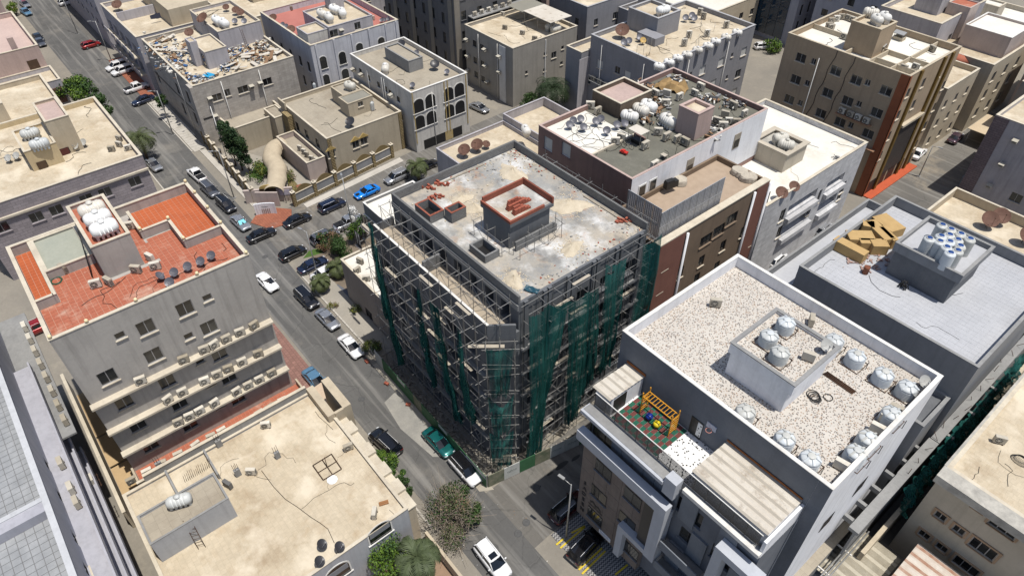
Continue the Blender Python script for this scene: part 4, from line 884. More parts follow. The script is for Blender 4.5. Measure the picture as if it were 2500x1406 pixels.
# letters and mark on the travertine
def text(s, size, loc, rot, m, parent, name='letter'):
    c = bpy.data.curves.new(name, 'FONT'); c.body = s; c.size = size; c.extrude = .03; c.align_x = 'CENTER'; c.offset = .012; c.materials.append(m)
    tmp = bpy.data.objects.new(name+'_source', c); me = bpy.data.meshes.new_from_object(tmp); bpy.data.objects.remove(tmp); o = bpy.data.objects.new(name, me); COL.objects.link(o); o.location = loc; o.rotation_euler = rot; o.parent = parent; return o
sg = thing('sign_lettering', 'dark letters reading SADEEM down the brown stone facade', 'sign', (0, 0, 0))
a, e = WY(H2(155, 690), YF), WY(H2(130, 885), YF)
for k, s in enumerate('SADEEM'):
    v = a+(e-a)*k/5; text(s, .72, (a.x*.5+e.x*.5, YF-.035, v.z-.25), (math.pi/2, 0, 0), BFRAME, sg)
v = WY(H2(235, 865), YF); lg = thing('wall_logo', 'dark roof-shaped logo with a caption line on brown stone', 'logo', (v.x, YF-.03, v.z))
m = MB()
for s, dx, dz in ((1, -.35, .1), (1, .3, -.05)):
    m.obox((dx-.16, 0, dz), (.2, 0, .2), (0, .025, 0), (-.07, 0, .07)); m.obox((dx+.16, 0, dz), (.2, 0, -.2), (0, .02, 0), (.07, 0, .07))
m.obj('mark', BFRAME, lg); m = MB()
for k in range(14): m.obox((-.85+.13*k, 0, -.5), (.045, 0, 0), (0, .02, 0), (0, 0, rnd.uniform(.04, .07)))
m.obj('caption', BFRAME, lg)
v = WY(H2(305, 1092), YF); t = MB().box(-.75, .75, -.06, 0, -.3, .3).obj('parking_sign', plain('sign_white', (.7, .72, .76), .5), None, (v.x, YF-.002, v.z)); tag(t, 'white notice board above the parked black car', 'sign')
m = MB()
for j in range(2):
    for k in range(9): m.box(-.6+.13*k, -.52+.13*k, -.066, -.062, .08-.2*j, .16-.2*j)
m.obj('print', plain('blue_print', (.03, .06, .2), .6), t)
# terrace: railing, rubber tiles, sheds, climbing frame
t = thing('mesh_railing', 'dark perforated metal railing along the playground terrace', 'railing', (-24.0, 28.75, TF+.76))
for k in range(14):
    x = 1.18*k; MB().box(x, x+.05, -.02, .02, 0, 1.5).obj('post', BFRAME, t); m = MB()
    for j in range(11): m.box(x+.06, x+1.17, -.012, .012, .05+.13*j, .05+.13*j+.06)
    m.obj('slat', BFRAME, t, kind='stuff')
MB().box(0, 16.6, -.035, .035, 1.502, 1.57).obj('handrail', WHITECOP, t)
cs = [W(q(2, 2, *p), TF+.02) for p in ((1190, 1020), (1290, 945), (1655, 1250), (1570, 1335))]
mx0, mx1, my0, my1 = (cs[0].x+cs[1].x)/2-.2, (cs[2].x+cs[3].x)/2, 28.95, 0
mt = thing('rubber_playground_mat', 'green and maroon chequered rubber playground tiles on the terrace', 'play mat', (mx0, my0, TF+.003))
gm = [mat('green_rubber', (.02, .12, .075), (.015, .09, .06), .9, 2), mat('maroon_rubber', (.16, .05, .045), (.12, .04, .035), .9, 2)]
nx, ny = 13, 7; dx, dy = (mx1-mx0)/nx, (HY0-.1-my0)/ny
tm = [MB().box(-dx/2+.008, dx/2-.008, -dy/2+.008, dy/2-.008, 0, .025).mesh('tile', g) for g in gm]
for i in range(nx):
    for j in range(ny): link('tile', tm[(i+j) % 2], mt, ((i+.5)*dx, (j+.5)*dy, 0))
YL = plain('yellow_paint', (.62, .28, .015), .45); OR = plain('orange_paint', (.5, .12, .02), .5)
pc = [W(q(2, 2, *p), TF+2.2) for p in ((1330, 920), (1580, 1120))]
t = thing('climbing_frame', 'yellow ladder climbing frame with ropes on the roof playground', 'climbing frame', (0, 0, 0)); L0, L1 = pc[0], pc[1]; uu = (L1-L0).normalized(); vv = Vector((-uu.y, uu.x, 0))
for s in (-.4, .4): bar(t, L0+vv*s, L1+vv*s, 'rail', .05, MB().lathe([(1, 0), (1, 1)], 6).mesh('rail', YL))
yme = MB().lathe([(1, 0), (1, 1)], 6).mesh('rung', YL)
for k in range(11): c = L0+(L1-L0)*k/10; bar(t, c+vv*-.4, c+vv*.4, 'rung', .03, yme)
for c in (L0, L1):
    for s in (-.45, .45): bar(t, (c.x+vv.x*s, c.y+vv.y*s, TF+.03), (c.x+vv.x*s, c.y+vv.y*s, TF+2.7), 'post', .06, yme)
    for k in range(6): bar(t, (c.x-vv.x*.45, c.y-vv.y*.45, TF+.4+.32*k), (c.x+vv.x*.45, c.y+vv.y*.45, TF+.4+.32*k), 'rung', .03, yme)
for k, (p, m_) in enumerate(((q(2, 2, 1355, 1110), plain('blue_swing', (.01, .03, .25), .4)), (q(2, 2, 1420, 1175), plain('yellow_swing', (.7, .55, .02), .4)))):
    c = W(p, TF+.45); o = MB().lathe([(.05, -.3), (.28, -.22), (.34, 0), (.28, .14), (.12, .2)], 12).obj('swing_seat', m_, None, c); tag(o, ['round blue swing under the climbing frame', 'round yellow swing under the climbing frame'][k], 'swing'); MB().tube([(0, 0, .2), (0, 0, 1.75)], .015, 4).obj('rope', BLACK, o)
CORR = mat('corrugated_sheet', (.60, .56, .49), (.52, .47, .40), .7, .3, .3, 0, 0, stain=(.2, .15, .1), stain_amt=.75, stain_sc=.7)
CORRD = mat('dark_sheet_strip', (.44, .40, .34), (.36, .325, .27), .8, .5, .4, 0, 0)  # darker tone for one sheet strip in four
def corrugated(name, label, c, z, axis, pitch=.4, amp=.075, mat_=CORR, drop=.15, th=.02, alt=None):
    """c: x0,x1,y0,y1; ribs run along axis"""
    x0, x1, y0, y1 = c; m = MB(); L_ = (y1-y0) if axis == 'x' else (x1-x0); n = max(8, int(L_/pitch*2))
    for k in range(n+1):
        s = L_*k/n; h = z+(amp if k % 2 else 0); d = drop*k/n
        if axis == 'x': m.vert(x0, y0+s, h-d); m.vert(x1, y0+s, h-d)
        else: m.vert(x0+s, y0, h-d); m.vert(x0+s, y1, h-d)
    for k in range(n):
        m.cur = 1 if k % 4 == 0 else 0; m.face(2*k, 2*k+1, 2*k+3, 2*k+2)  # second material on one flank of every other rib
    o = m.obj(name, [mat_, alt or CORRD]); tag(o, label, 'metal roof'); o.modifiers.new('thickness', 'SOLIDIFY').thickness = th; return o
ca = [W(q(2, 2, *p), TF+2.3) for p in ((925, 820), (1205, 625), (1345, 750), (1080, 945))]
o = corrugated('shed_roof', 'small rusty-edged corrugated roof at the playground end of terrace', (ca[0].x, ca[2].x, 28.95, HY0-.06), TF+2.4, 'x')
MB().box(ca[0].x+.2, ca[2].x-.1, 29.3, HY0-.1, TF+.01, TF+2.15).obj('shed_wall', WHW, o); MB().box(ca[2].x-.098, ca[2].x-.08, 29.6, 31.2, TF+.02, TF+1.9).obj('door', BLACK, o)
MB().box(ca[0].x-.05, ca[2].x+.05, HY0-.12, HY0-.06, TF+2.3, TF+2.6).obj('rust_flashing', mat('orange_rust', (.30, .11, .03), (.18, .06, .02), .9, 2), o)
cb = [W(p, TF+2.3) for p in ((1712, 1133), (1783, 1067), (2012, 1225), (1931, 1316))]
o = corrugated('shed_roof', 'wide rust-stained corrugated roof beside the terrazzo terrace', (cb[0].x*.5+cb[1].x*.5, -7.22, 28.95, HY0-.06), TF+2.4, 'x')
MB().box(cb[0].x*.5+cb[1].x*.5+.2, -7.25, 29.2, HY0-.2, TF+.01, TF+2.1).obj('shed_wall', WHW, o)
MB().box(cb[0].x*.5+cb[1].x*.5, -7.25, HY0-.13, HY0-.06, TF+2.42, TF+2.58).obj('rust_flashing', MATS['orange_rust'], o)
v = WY(q(2, 2, 1755, 1210), HY0-.04); o = MB().box(-.6, .6, 0, .04, 0, 2.1).obj('door_leaf', BLACK, None, (v.x, HY0-.08, TF+.02)); tag(o, 'dark doorway onto the roof playground in the slate wall', 'door'); o.name = 'terrace_door'; o['kind'] = 'thing'
MB().box(.1, .55, -.012, -.002, .3, 1.95).obj('patterned_curtain', TZW, o)
v = WY(q(2, 2, 1890, 1200), HY0-.04); o = MB().box(-.45, .45, -.06, 0, -.3, .3).obj('basketball_hoop', plain('hoop_board', (.45, .47, .55), .5), None, (v.x, HY0-.04, v.z)); tag(o, 'small basketball hoop on the slate playground wall', 'basketball hoop'); MB().tube([(math.cos(a/6*math.pi)*.25, -.32+math.sin(a/6*math.pi)*.25, -.2) for a in range(13)], .025, 5, caps=False).obj('ring', plain('pink_ring', (.6, .25, .2), .5), o)
HT = bp_tank_v(.78, .92)
spread(HT, PX(((2030, 848), (2082, 887), (2149, 931), (2206, 963), (2168, 1027), (2110, 1087), (2081, 1122), (1970, 1137), (1909, 1087), (1814, 1022)), RZ+.01), 'ribbed pale-blue tank', 'water tank', 'on the terrazzo roof', 'clockwise from the back', 'vertical tanks on the terrazzo roof', 0)
spread(HT, PX(((1913, 806), (1872, 838), (1898, 878)), SZ+.02), 'ribbed pale-blue tank', 'water tank', 'on the terrazzo stair house', 'from the back corner', 'vertical tanks on the stair house', 0, .95)
spread(AC1, [(min(W(p, RZ).x, -6.7), W(p, RZ).y, RZ+.01, R_(a), 1.05) for p, a in (((1745, 748), 40), (q(3, 2, 625, 320), 120), (q(3, 3, 1420, 60), 190), (q(3, 3, 1295, 115), 190), (q(3, 3, 1245, 215), 190), (q(3, 3, 965, 550), 190))], 'beige AC unit', 'AC unit', 'on the terrazzo roof', 'from the back parapet', 'AC units on the terrazzo roof')
put(AC1, (*W(q(3, 2, 600, 630), SZ)[:2], SZ+.01), R_(200), 'beige AC unit on top of the terrazzo stair house', 'AC unit')
spread(DW, [(min(W(q(3, 2, *p), z).x, -6.7), W(q(3, 2, *p), z).y, z+.01, R_(a)) for p, z, a in (((735, 550), SZ, 60), ((1660, 910), RZ, 60), ((1560, 1030), RZ, 150))], 'pale satellite dish', 'satellite dish', 'on the terrazzo-roofed block', 'from the stair house', 'dishes on the terrazzo block')
t = thing('steel_bars', 'bundle of rust-brown bars lying on the terrazzo roof', 'bars', (0, 0, RZ+.01))
for k in range(4): MB().tube([W(q(3, 2, 735+12*k, 745-6*k), RZ+.05)-t.location, W(q(3, 2, 985+12*k, 918-6*k), RZ+.05)-t.location], .05, 5).obj('bar', RUST, t)
c = W(q(3, 2, 650, 930), RZ+.01); m = MB()
for k in range(4): m.tube([(math.cos(a/8*math.pi)*(.5-.05*k)+.15*k, math.sin(a/8*math.pi)*(.5-.04*k)-.1*k, .04+.05*k) for a in range(17)], .035, 5, caps=False)
m.tube([(.9+math.cos(a/8*math.pi)*.35, .7+math.sin(a/8*math.pi)*.35, .04) for a in range(17)], .035, 5, caps=False)
tag(m.obj('hose_coil', BLACK, None, c), 'tangled black hose on terrazzo roof beside the stair house', 'hose')
# ================================================================== pale grey roof building with the blue-lidded tanks
RLAV = mat('pale_roof_paver', (.46, .47, .495), (.38, .39, .415), .9, .25, .4, 0, .1, stain=(.34, .33, .33), stain_amt=.3, stain_sc=.35)
SMO = mat('smooth_grey_render', (.25, .255, .265), (.21, .215, .225), .88, .3, .3, .3, .15)
b = Bld('grey_roof_building', 'new grey building with pale paver roof and blue-lidded water tanks', 'building', -14, 68); GY = b
m1 = b.box(-23.0, -4.9, 57.4, 77, 0, 18.2, 19.4, SMO, RLAV, CONC, .25, .03, .04)
tile_field(b, [(-22.7, -5.2, 57.7, 76.7)], .62, RLAV, plain('roof_joint', (.36, .365, .385), .9), 18.206, .012, 'paver', .02, 300)
tr = b.box(-26.4, -23.01, 57.0, 79, 0, 15.2, 16.2, SMO, RLAV, CONC, .22, .03, .04)
c4 = [W(q(3, 1, *p), 22.1) for p in ((1370, 845), (1655, 635), (2195, 910), (1920, 1140))]
s0 = (c4[0].x, c4[2].x, min(c4[0].y, c4[3].y), max(c4[1].y, c4[2].y))
b.box(*s0, 21.2, 21.7, 22.2, SMO, RLAV, CONC, .25, .03, .04); b.slab('stair_house', s0[0]+.25, s0[1]-.35, s0[2]+.2, s0[3]-.3, 18.21, 21.198, DKC)
lw = b.box(-9.6, -5.4, 52.2, 57.38, 0, 14.2, 14.8, SMO, DKC, CONC, .25)
b.done()
spread(BTANK, PX([q(3, 1, x, y) for x, y in ((1775, 675), (1850, 713), (1935, 752), (2015, 795), (1765, 770), (1838, 760), (1910, 802), (1930, 855), (1665, 790), (1755, 815), (1840, 818), (1815, 865), (1910, 895), (1845, 915))], 24.0) and [(*W(q(3, 1, x, y), 23.95)[:2], 21.72) for x, y in ((1775, 675), (1850, 713), (1935, 752), (2015, 795), (1765, 770), (1838, 760), (1910, 802), (1930, 855), (1665, 790), (1755, 815), (1840, 818), (1815, 865), (1910, 895), (1845, 915))], 'blue-lidded tank', 'water tank', 'on the grey stair house', 'from the back row', 'blue-lidded water tanks', 0, .92)
CARD = mat('plywood_crate', (.50, .34, .15), (.42, .28, .12), .85, 1.5, .4, 0, .1, stain=(.25, .16, .07), stain_amt=.3)
CR_ = [((965, 905), 3.6, 1.1, 1.2, -12, 0), ((1050, 815), 2.8, 1.7, 1.1, 35, 0), ((1140, 865), 2.4, .9, 1.1, 35, 0), ((1212, 885), 1.7, 1.2, 1.2, 35, 0), ((1120, 718), 1.3, 1.2, 1.2, 20, 0), ((1215, 770), 3.6, 1.3, 1.2, -38, 0), ((1290, 705), 3.0, 2.0, 1.1, -30, 0), ((1290, 800), 2.6, .7, 1.2, -38, 0)]
for k, (p, l, w_, h, a, _) in enumerate(CR_):
    o = MB().box(-l/2, l/2, -w_/2, w_/2, 0, h).obj('crate', CARD, None, (*W(q(3, 1, p[0], p[1]), 18.23+h*.6)[:2], 18.23), R_(a+12)); m = MB()
    for s in (-.46, .46): m.box(l*s-.04, l*s+.04, -w_/2-.015, w_/2+.015, .02, h+.015)
    m.obj('batten', CARD, o)
    tag(o, ['long plywood crate nearest the red barrel', 'wide plywood crate behind the longest one', 'narrow plywood crate beside the smallest', 'split-lidded plywood crate nearest the stair house', 'cube-like plywood crate by the parapet', 'long plywood crate in the middle of the pile', 'widest flat plywood crate at the back of the pile', 'thin plywood crate against the middle one'][k], 'crate', 'plywood crates on the pale roof')
o = MB().lathe([(.3, 0), (.31, .02), (.29, .3), (.31, .32), (.29, .6), (.31, .62), (.3, .9), (.26, .91), (.26, .86)], 14).obj('barrel', mat('rusty_barrel', (.24, .09, .05), (.15, .05, .03), .8, 2), None, W(q(3, 1, 1095, 1115), 18.23)); tag(o, 'rusty red barrel standing on the pale paver roof', 'barrel')
m = MB()
for k in range(60):
    x, y = W(q(3, 1, rnd.gauss(1130, 90), rnd.gauss(1000, 50)), 18.25)[:2]; s = rnd.uniform(.08, .3); a = rnd.uniform(0, 3); m.obox((x, y, 18.26+s*.2), (s*math.cos(a), s*math.sin(a), 0), (-s*.4*math.sin(a), s*.4*math.cos(a), 0), (0, 0, s*.2))
m.obj('debris', mat('mixed_debris', (.3, .14, .1), (.45, .44, .42), .9, 3), None, kind='stuff')
c = W(q(3, 1, 1420, 1240), 18.24); m = MB()
for k in range(14): a = rnd.uniform(0, 6); m.tube([(rnd.uniform(-.5, .5), rnd.uniform(-.4, .4), .05), (rnd.uniform(-.4, .4), rnd.uniform(-.4, .4), rnd.uniform(.3, .9)), (rnd.uniform(-.5, .5), rnd.uniform(-.4, .4), rnd.uniform(.05, .6))], .04, 4)
tag(m.obj('cable_bundle', BLACK, None, c), 'tangled black cable bundle at the foot of the dark stair house', 'cables')
m = MB(); m.tube([W(q(3, 1, *p), 18.25) for p in ((1130, 1130), (1150, 1190), (1220, 1260), (1330, 1310), (1400, 1320))], .025, 4); tag(m.obj('cable', BLACK), 'thin black cable curving over the pale paver roof', 'cable')

# slab strip, nets and small yards between the pale-roof buildings
b = Bld('concrete_strip_building', 'narrow unfinished concrete strip with torn green net along the alley', 'building', -4.6, 62)
b.slab('slab', -4.95, -4.0, 50.36, 56.5, 9.4, 9.8, CONC); b.slab('slab', -4.85, -4.0, 56.6, 92, 9.4, 9.8, CONC); b.slab('slab_front', -4.9, -4.0, 42, 50.35, 9.4, 9.8, CONC)
b.slab('wall', -4.4, -4.2, 42, 92, 0, 9.39, CONC); b.slab('alley_wall', -3.3, -2.9, 44, 92, 0, 5.2, BEI); b.slab('yard_floor', -4.15, -3.35, 44, 92, .2, .3, CONC)
for y in (58.5, 63, 68): b.slab('cross_beam', -5.9 if y < 57 else -4.86, -3.4, y, y+.3, 9.0, 9.39, CONC)
for y in (43, 45.2, 47.6, 50, 52.4, 54.8): b.slab('cross_beam', -5.84, -4.96, y, y+.35, 8.8, 9.39, CONC)
m = [MB().tube([(-4.5+rnd.uniform(-.3, .3), 51+k*1.9, 9.8), (-4.5+rnd.uniform(-.5, .5), 51+k*1.9+rnd.uniform(-.4, .4), 10.5)], .03, 4) for k in range(18)]
for x in m: b.part('rebar', x, RUST)
for k, (p, e) in enumerate((((-3.9, 75, 9.9), (-3.4, 60, 7)), ((-3.9, 61, 9.8), (-3.3, 49.5, 6.5)))):
    net([(p[0], p[1], p[2]), (e[0]-.3, e[1], p[2]-.1), (e[0]+.5, e[1]-.4, e[2]), (p[0]+.8, p[1]-1, e[2]+.8)], (1, 0, .3), ['torn green net draped along the far part of the concrete strip', 'torn green net bunched at the near end of the concrete strip'][k], seed=40+k, nf=7, fold=.35, nu=60, nv=14)
# beige block with framed windows, bottom corner
CRM = mat('cream_render', (.50, .45, .37), (.43, .385, .31), .9, .3, .3, .35, .15); WEAT = mat('weathered_cornice', (.50, .48, .43), (.26, .25, .23), .95, 1.1, .5, 0, .3); TERF = mat('tan_window_frame', (.40, .28, .19), (.33, .23, .15), .9, 1)
b = Bld('cream_block', 'cream block with tan framed windows and a mottled concrete cornice', 'building', 3, 56)
bx = b.box(-2.1, 14, 50.4, 72, 0, 13.6, 14, CRM, RBEI, CREAM, .3)
b.slab('cornice', -2.3, 14, 48.9, 50.38, 13.2, 14.09, WEAT); b.slab('cornice', -2.35, -2.12, 50.4, 72, 13.3, 14.1, WEAT)
Q3 = lambda x, y: q(3, 3, x, y)
for p, w_, h in (((1912, 690), .95, 1.0), ((2078, 812), .95, 1.0), ((1745, 890), .95, 1.0), ((1902, 1010), .95, 1.0), ((1605, 1050), .95, 1.0), ((1755, 1160), .95, 1.0), ((2290, 985), 2.1, 1.5), ((2110, 1170), 2.1, 1.5), ((1960, 1320), 2.1, 1.4)):
    o = bx.win('-y', Q3(*p), w_, h, 'slide', TERF); u, z = bx.at('-y', Q3(*p))
    m = MB().box(-w_/2-.25, w_/2+.25, -.12, -.002, h, h+.18); m.box(-w_/2-.25, -w_/2-.06, -.1, -.002, 0, h-.002); m.box(w_/2+.06, w_/2+.25, -.1, -.002, 0, h-.002); m.obj('surround', TERF, o)
b.done()
spread(AC1, [(*W(Q3(*p), z)[:2], z, R_(a)) for p, z, a in (((2235, 260), 13.62, 30), ((2060, 240), 8, 200))], 'dusty AC unit', 'AC unit', 'on the cream cornered block', 'from the cornice', 'AC units on the cream block')
m = MB()
for k in range(7): m.tube([(math.cos(a/8*math.pi)*(.8-.06*k), math.sin(a/8*math.pi)*(.55-.05*k)+.05*k, .03+.03*k) for a in range(17)], .02, 4, caps=False)
tag(m.obj('wire_coil', BLACK, None, W(Q3(2430, 420), 13.62)), 'loose coil of dark wire on the cream block roof', 'wire')
o = corrugated('shed_roof', 'grey corrugated asbestos roof with pale rib stripes at the bottom edge', (-5.2, -.5, 40, 47.4), 4.3, 'x', .6, .12, mat('striped_asbestos', (.30, .27, .21), (.40, .37, .3), .95, 1.2, .5, .3, 0), .8, .03, mat('pale_rib_stripe', (.52, .48, .39), (.40, .37, .3), .95, 1, .5, 0, 0)); MB().box(-5.1, -.6, 40.1, 47.3, .1, 3.3).obj('shed_wall', CONC, o)  # paler tone on one flank of every other rib
o = corrugated('shed_roof', 'white corrugated metal roof with rusty ribs at the bottom edge', (-.3, 5.5, 40, 48.4), 6.4, 'x', .55, .09, mat('rusty_white_sheet', (.60, .55, .49), (.50, .42, .35), .7, 1.4, .4, .2, 0), .6, .03, mat('rust_stripe', (.32, .17, .11), (.45, .33, .26), .85, 1.5, .5, 0, 0)); MB().box(-.2, 5.4, 40.1, 48.2, .1, 5.6).obj('shed_wall', CONC, o)
b = Bld('alley_annex', 'low annex yard with pipes beside the white hotel side wall', 'annex', -5, 36)
b.slab('yard_wall', -3.2, -2.95, 30, 43.9, 0, 2.6, CONC); b.slab('annex_roof', -5.9, -5.0, 30, 46, 5.8, 6.0, RTAN); b.slab('annex_wall', -5.2, -5.0, 30, 46, 0, 5.798, CONC)
for y in (33, 36.2, 39.4, 42.6): b.slab('pipe_bracket', -5.0, -3.6, y, y+.12, 5.6, 5.72, WHITECOP)
for dx in (0, .25, .5): b.part('pipe', MB().tube([(-4.3+dx, 30, 5.76), (-4.3+dx, 46, 5.76)], .07, 6), STEEL)

# ================================================================== salmon and white block behind the unfinished building
SALM = mat('salmon_stone', (.30, .19, .165), (.24, .155, .135), .85, .5, .4, .4, .15); FBR = mat('facade_brown', (.20, .145, .10), (.16, .118, .083), .85, .3, .3, .3, .1); FSAL = mat('facade_salmon', (.22, .10, .075), (.18, .08, .06), .85, .4, .3, .25, .1)
b = Bld('salmon_block', 'brown and salmon block with white upper wall and cluttered roof', 'building', -48, 65)
up = b.box(-60, -43.5, 54, 80.5, 0, 20.3, 21, SALM, RGRY, PINK, .25, .03, .05)
b.slab('white_wall', -43.497, -43.45, 53.98, 80.48, 14, 20.95, WHW)
wl = W((1442, 381), 20.3).x
b.slab('white_roof', -59.7, wl, 54.3, 62.2, 20.31, 20.36, RWHT); b.slab('roof_divider', wl, wl+.25, 54.3, 62.4, 20.31, 20.6, CREAM); b.slab('roof_divider', wl+.26, -49, 62.2, 62.45, 20.31, 20.9, SALM)
b.box(-60.4, -55.2, 64.1, 70.2, 20.31, 21.9, 22.5, mat('brown_block', (.17, .13, .095), (.12, .09, .07), .92, .4, .5, .4, .2), PINK, CREAM, .2)
sh = b.box(-48.3, -45.2, 67.3, 70.4, 20.31, 23.6, 24, PINK, RBEI, PINK, .3)
lo = b.box(-43.44, -35.4, 50.3, 70.6, 0, 17.2, 17.9, FBR, mat('timber_deck', (.40, .31, .23), (.34, .26, .19), .8, 1.2, .4), None, .3)
b.slab('cream_coping', -36.2, -35.3, 50.28, 70.62, 17.902, 18.05, CREAM)
for y0, y1 in ((50.32, 54.6), (68.0, 70.55)): b.slab('salmon_band', -35.398, -35.3, y0, y1, .1, 17.85, FSAL)
for u in (54.9, 67.5, 70.7): b.part('downpipe', MB().tube([(-35.2, u, .2), (-35.2, u, 17.6)], .16, 8), WHW)
for p in ((1490, 1040), (1445, 1240), (1800, 1010), (1620, 1110), (1985, 880), (2155, 760), (1930, 1060), (1760, 1160)): lo.win('+x', q(2, 1, *p), 1.1, 1.7, 'dark', CREAM)
for p in ((1840, 830), (1950, 750), (2060, 650)): lo.win('+x', q(2, 1, *p), 2.2, 1.6, 'dark', FBR)
for p in ((255, 480), (200, 650), (125, 830)): lo.win('+x', q(3, 1, *p), 1.2, 1.7, 'dark', CREAM)
for p in ((485, 1180+60), (640, 1290)): up.win('-y', q(2, 0, *p), 1.6, 1.9, 'shutter', SALM)
for y in (55.3, 57.2, 64.2, 73.8): b.slab('white_blind' if y > 57 else 'french_window', -43.45, -43.38, y, y+1.4, 17.25, 19.5, WFRAME if y < 60 else MATS['grey_timber']); b.slab('dark_pane', -43.376, -43.37, y+.15, y+1.25, 17.4, 19.3 if y < 60 else 18.6, GLASS)
b.done()
SCR = plain('perforated_steel', (.46, .47, .49), .45, .35)
scz = 21.8; t = thing('perforated_screen', 'tall perforated metal screen round the roof terrace of the brown block', 'screen', (-36.6, 51.2, 17.25))
def screen(a, c, h):
    a, c = Vector(a), Vector(c); d = c-a; n = max(1, round(d.length/1.25)); u = d.normalized(); nn = Vector((u.y, -u.x, 0))
    for k in range(n):
        m = MB(); L_ = d.length/n
        for i in range(9): m.obox(a-t.location+u*(L_*k+.06+i*L_/9.2+.06)+Vector((0, 0, h/2)), u*.045, nn*(.012+.03*(i % 2)), Vector((0, 0, h/2-.05)))
        for z in (.05, h*.5, h): m.obox(a-t.location+u*(L_*(k+.5))+Vector((0, 0, z)), u*(L_/2-.01), nn*.03, (0, 0, .04))
        m.obj('panel', SCR, t); bar(t, a-t.location+u*L_*k, a-t.location+u*L_*k+Vector((0, 0, h)), 'post', .04)
screen((-41.6, 51.2, 17.25), (-36.6, 51.2, 17.25), scz-17.25); screen((-36.6, 51.2, 17.25), (-36.6, 62.3, 17.25), scz-17.25-.5)
o = MB().box(-.9, .9, -.35, .35, 0, .9).box(-.85, .3, -.3, .3, .902, 1.1).obj('barbecue', BLACK, None, W(q(2, 1, 1535, 375), 17.9), R_(80)); tag(o, 'black barbecue grill against the white terrace wall', 'grill')
for k, p in enumerate((q(2, 1, 1620, 320), q(2, 1, 2120, 235), q(2, 1, 2190, 290), q(3, 1, 60, 240), q(3, 1, 130, 280))):
    m = MB(); rr = random.Random(k); n = 12
    ring = [[m.vert(math.cos(j*.5236)*r*(1+.15*rr.random()), math.sin(j*.5236)*r*(1+.15*rr.random()), z+.08*rr.random()) for j in range(12)] for r, z in ((.85, 0), (.8, .45), (.72, .62), (.3, .68))]
    for i in range(3):
        for j in range(12): m.face(ring[i][j], ring[i][(j+1) % 12], ring[i+1][(j+1) % 12], ring[i+1][j])
    m.face(*ring[3]); v = W(p, 17.6); tag(m.obj('covered_furniture', mat('pale_cover', (.50, .45, .37), (.40, .36, .3), .9, 1.5), None, (min(v.x, -37.2), min(v.y, 69.8), 17.25)), ['pale cloth heap beside the black barbecue', 'covered furniture nearest the far screen end on brown terrace', 'low covered furniture by the brown terrace coping', 'covered furniture by the green mat corner', 'covered furniture at the far corner of brown terrace'][k], 'covered furniture', 'covered terrace furniture')
GRV = [(845, 935), (910, 980), (1425, 1160), (1500, 1205), (1590, 1220), (1655, 1250), (1315, 1280), (1060, 1240), (1110, 1205), (1225, 1395), (1490, 915), (1610, 860), (1400, 830), (1500, 830), (1740, 825), (1790, 775), (1930, 1070), (1980, 1110), (2030, 1065), (2095, 1075), (2165, 1000), (2070, 935), (2000, 1010)]
GRV[9] = (1225, 1395+330) if False else (1395, 1445)
spread(AC1, [(*W(q(2, 0, *p), 20.33)[:2], 20.33, R_(rnd.choice((0, 20, 45, 90, 200))), rnd.uniform(1.0, 1.25)) for p in GRV], 'grey AC unit', 'AC unit', 'on the cluttered gravel roof', 'from the white patch', 'AC units on the cluttered roof')
spread(DG, [(*W(q(2, 0, *p), 20.37)[:2], 20.37, R_(rnd.uniform(30, 80))) for p in ((665, 1110), (700, 1075), (760, 1060), (785, 1130), (890, 1080), (935, 1060), (985, 1160), (1070, 1110), (1135, 1100))], 'grey satellite dish', 'satellite dish', 'on the whitewashed roof patch', 'from the street gap', 'dishes on the whitewashed patch', 0, .85)
spread(TANK, [(*W(q(2, 0, *p), 21.1)[:2], 20.33, R_(a), s) for p, a, s in (((1185, 1000), 20, 1.05), ((1280, 950), 0, 1.1), ((1350, 915), 0, 1.1), ((1515, 1045), -10, 1.15))], 'large white tank', 'water tank', 'on the cluttered roof', 'from the brown room', 'white tanks on the cluttered roof')
t = thing('sun_shelter', 'small white sheet shelter on legs between roof air-conditioners', 'shelter', W(q(2, 0, 1250, 1225), 20.33)); MB().box(-1.1, 1.1, -.8, .8, 1.8, 1.85).obj('sheet', CORR, t)
for x in (-1, 1):
    for y in (-.7, .7): bar(t, (x, y, 0), (x, y, 1.8), 'leg', .04)
MB().box(-.7, .7, -.4, .4, .02, .5).obj('box', BLACK, t)
def bicycle(label, loc, rz, col):
    t = thing('bicycle', label, 'bicycle', loc, rz)
    for x in (-.52, .52):
        w0 = MB().tube([(x+.33*math.cos(a*math.pi/9), 0, .34+.33*math.sin(a*math.pi/9)) for a in range(19)], .025, 5, caps=False).obj('wheel', BLACK, t)
    f = MB()
    for a, c in (((-.52, 0, .34), (-.1, 0, .34)), ((-.1, 0, .34), (-.22, 0, .8)), ((-.22, 0, .75), (.35, 0, .78)), ((-.1, 0, .34), (.38, 0, .7)), ((.52, 0, .34), (.34, 0, .9)), ((-.52, 0, .34), (-.22, 0, .72))): f.tube([a, c], .025, 5)
    f.obj('frame', col, t); MB().tube([(.34, -.25, .92), (.34, .25, .92)], .02, 5).obj('handlebar', BLACK, t); MB().box(-.34, -.1, -.07, .07, .8, .86).obj('saddle', BLACK, t); return t
bicycle('dark blue bicycle parked on the gravel roof', W(q(2, 0, 1165, 1275), 20.33), R_(20), plain('navy_paint', (.01, .015, .06), .4))
t = thing('toy_car', 'red toy car beside the bicycle on gravel roof', 'toy car', W(q(2, 0, 1135, 1320), 20.33), R_(10)); MB().box(-.5, .5, -.25, .25, .12, .35).box(-.3, .1, -.2, .2, .352, .5).obj('body', plain('red_plastic', (.5, .03, .02), .4), t)
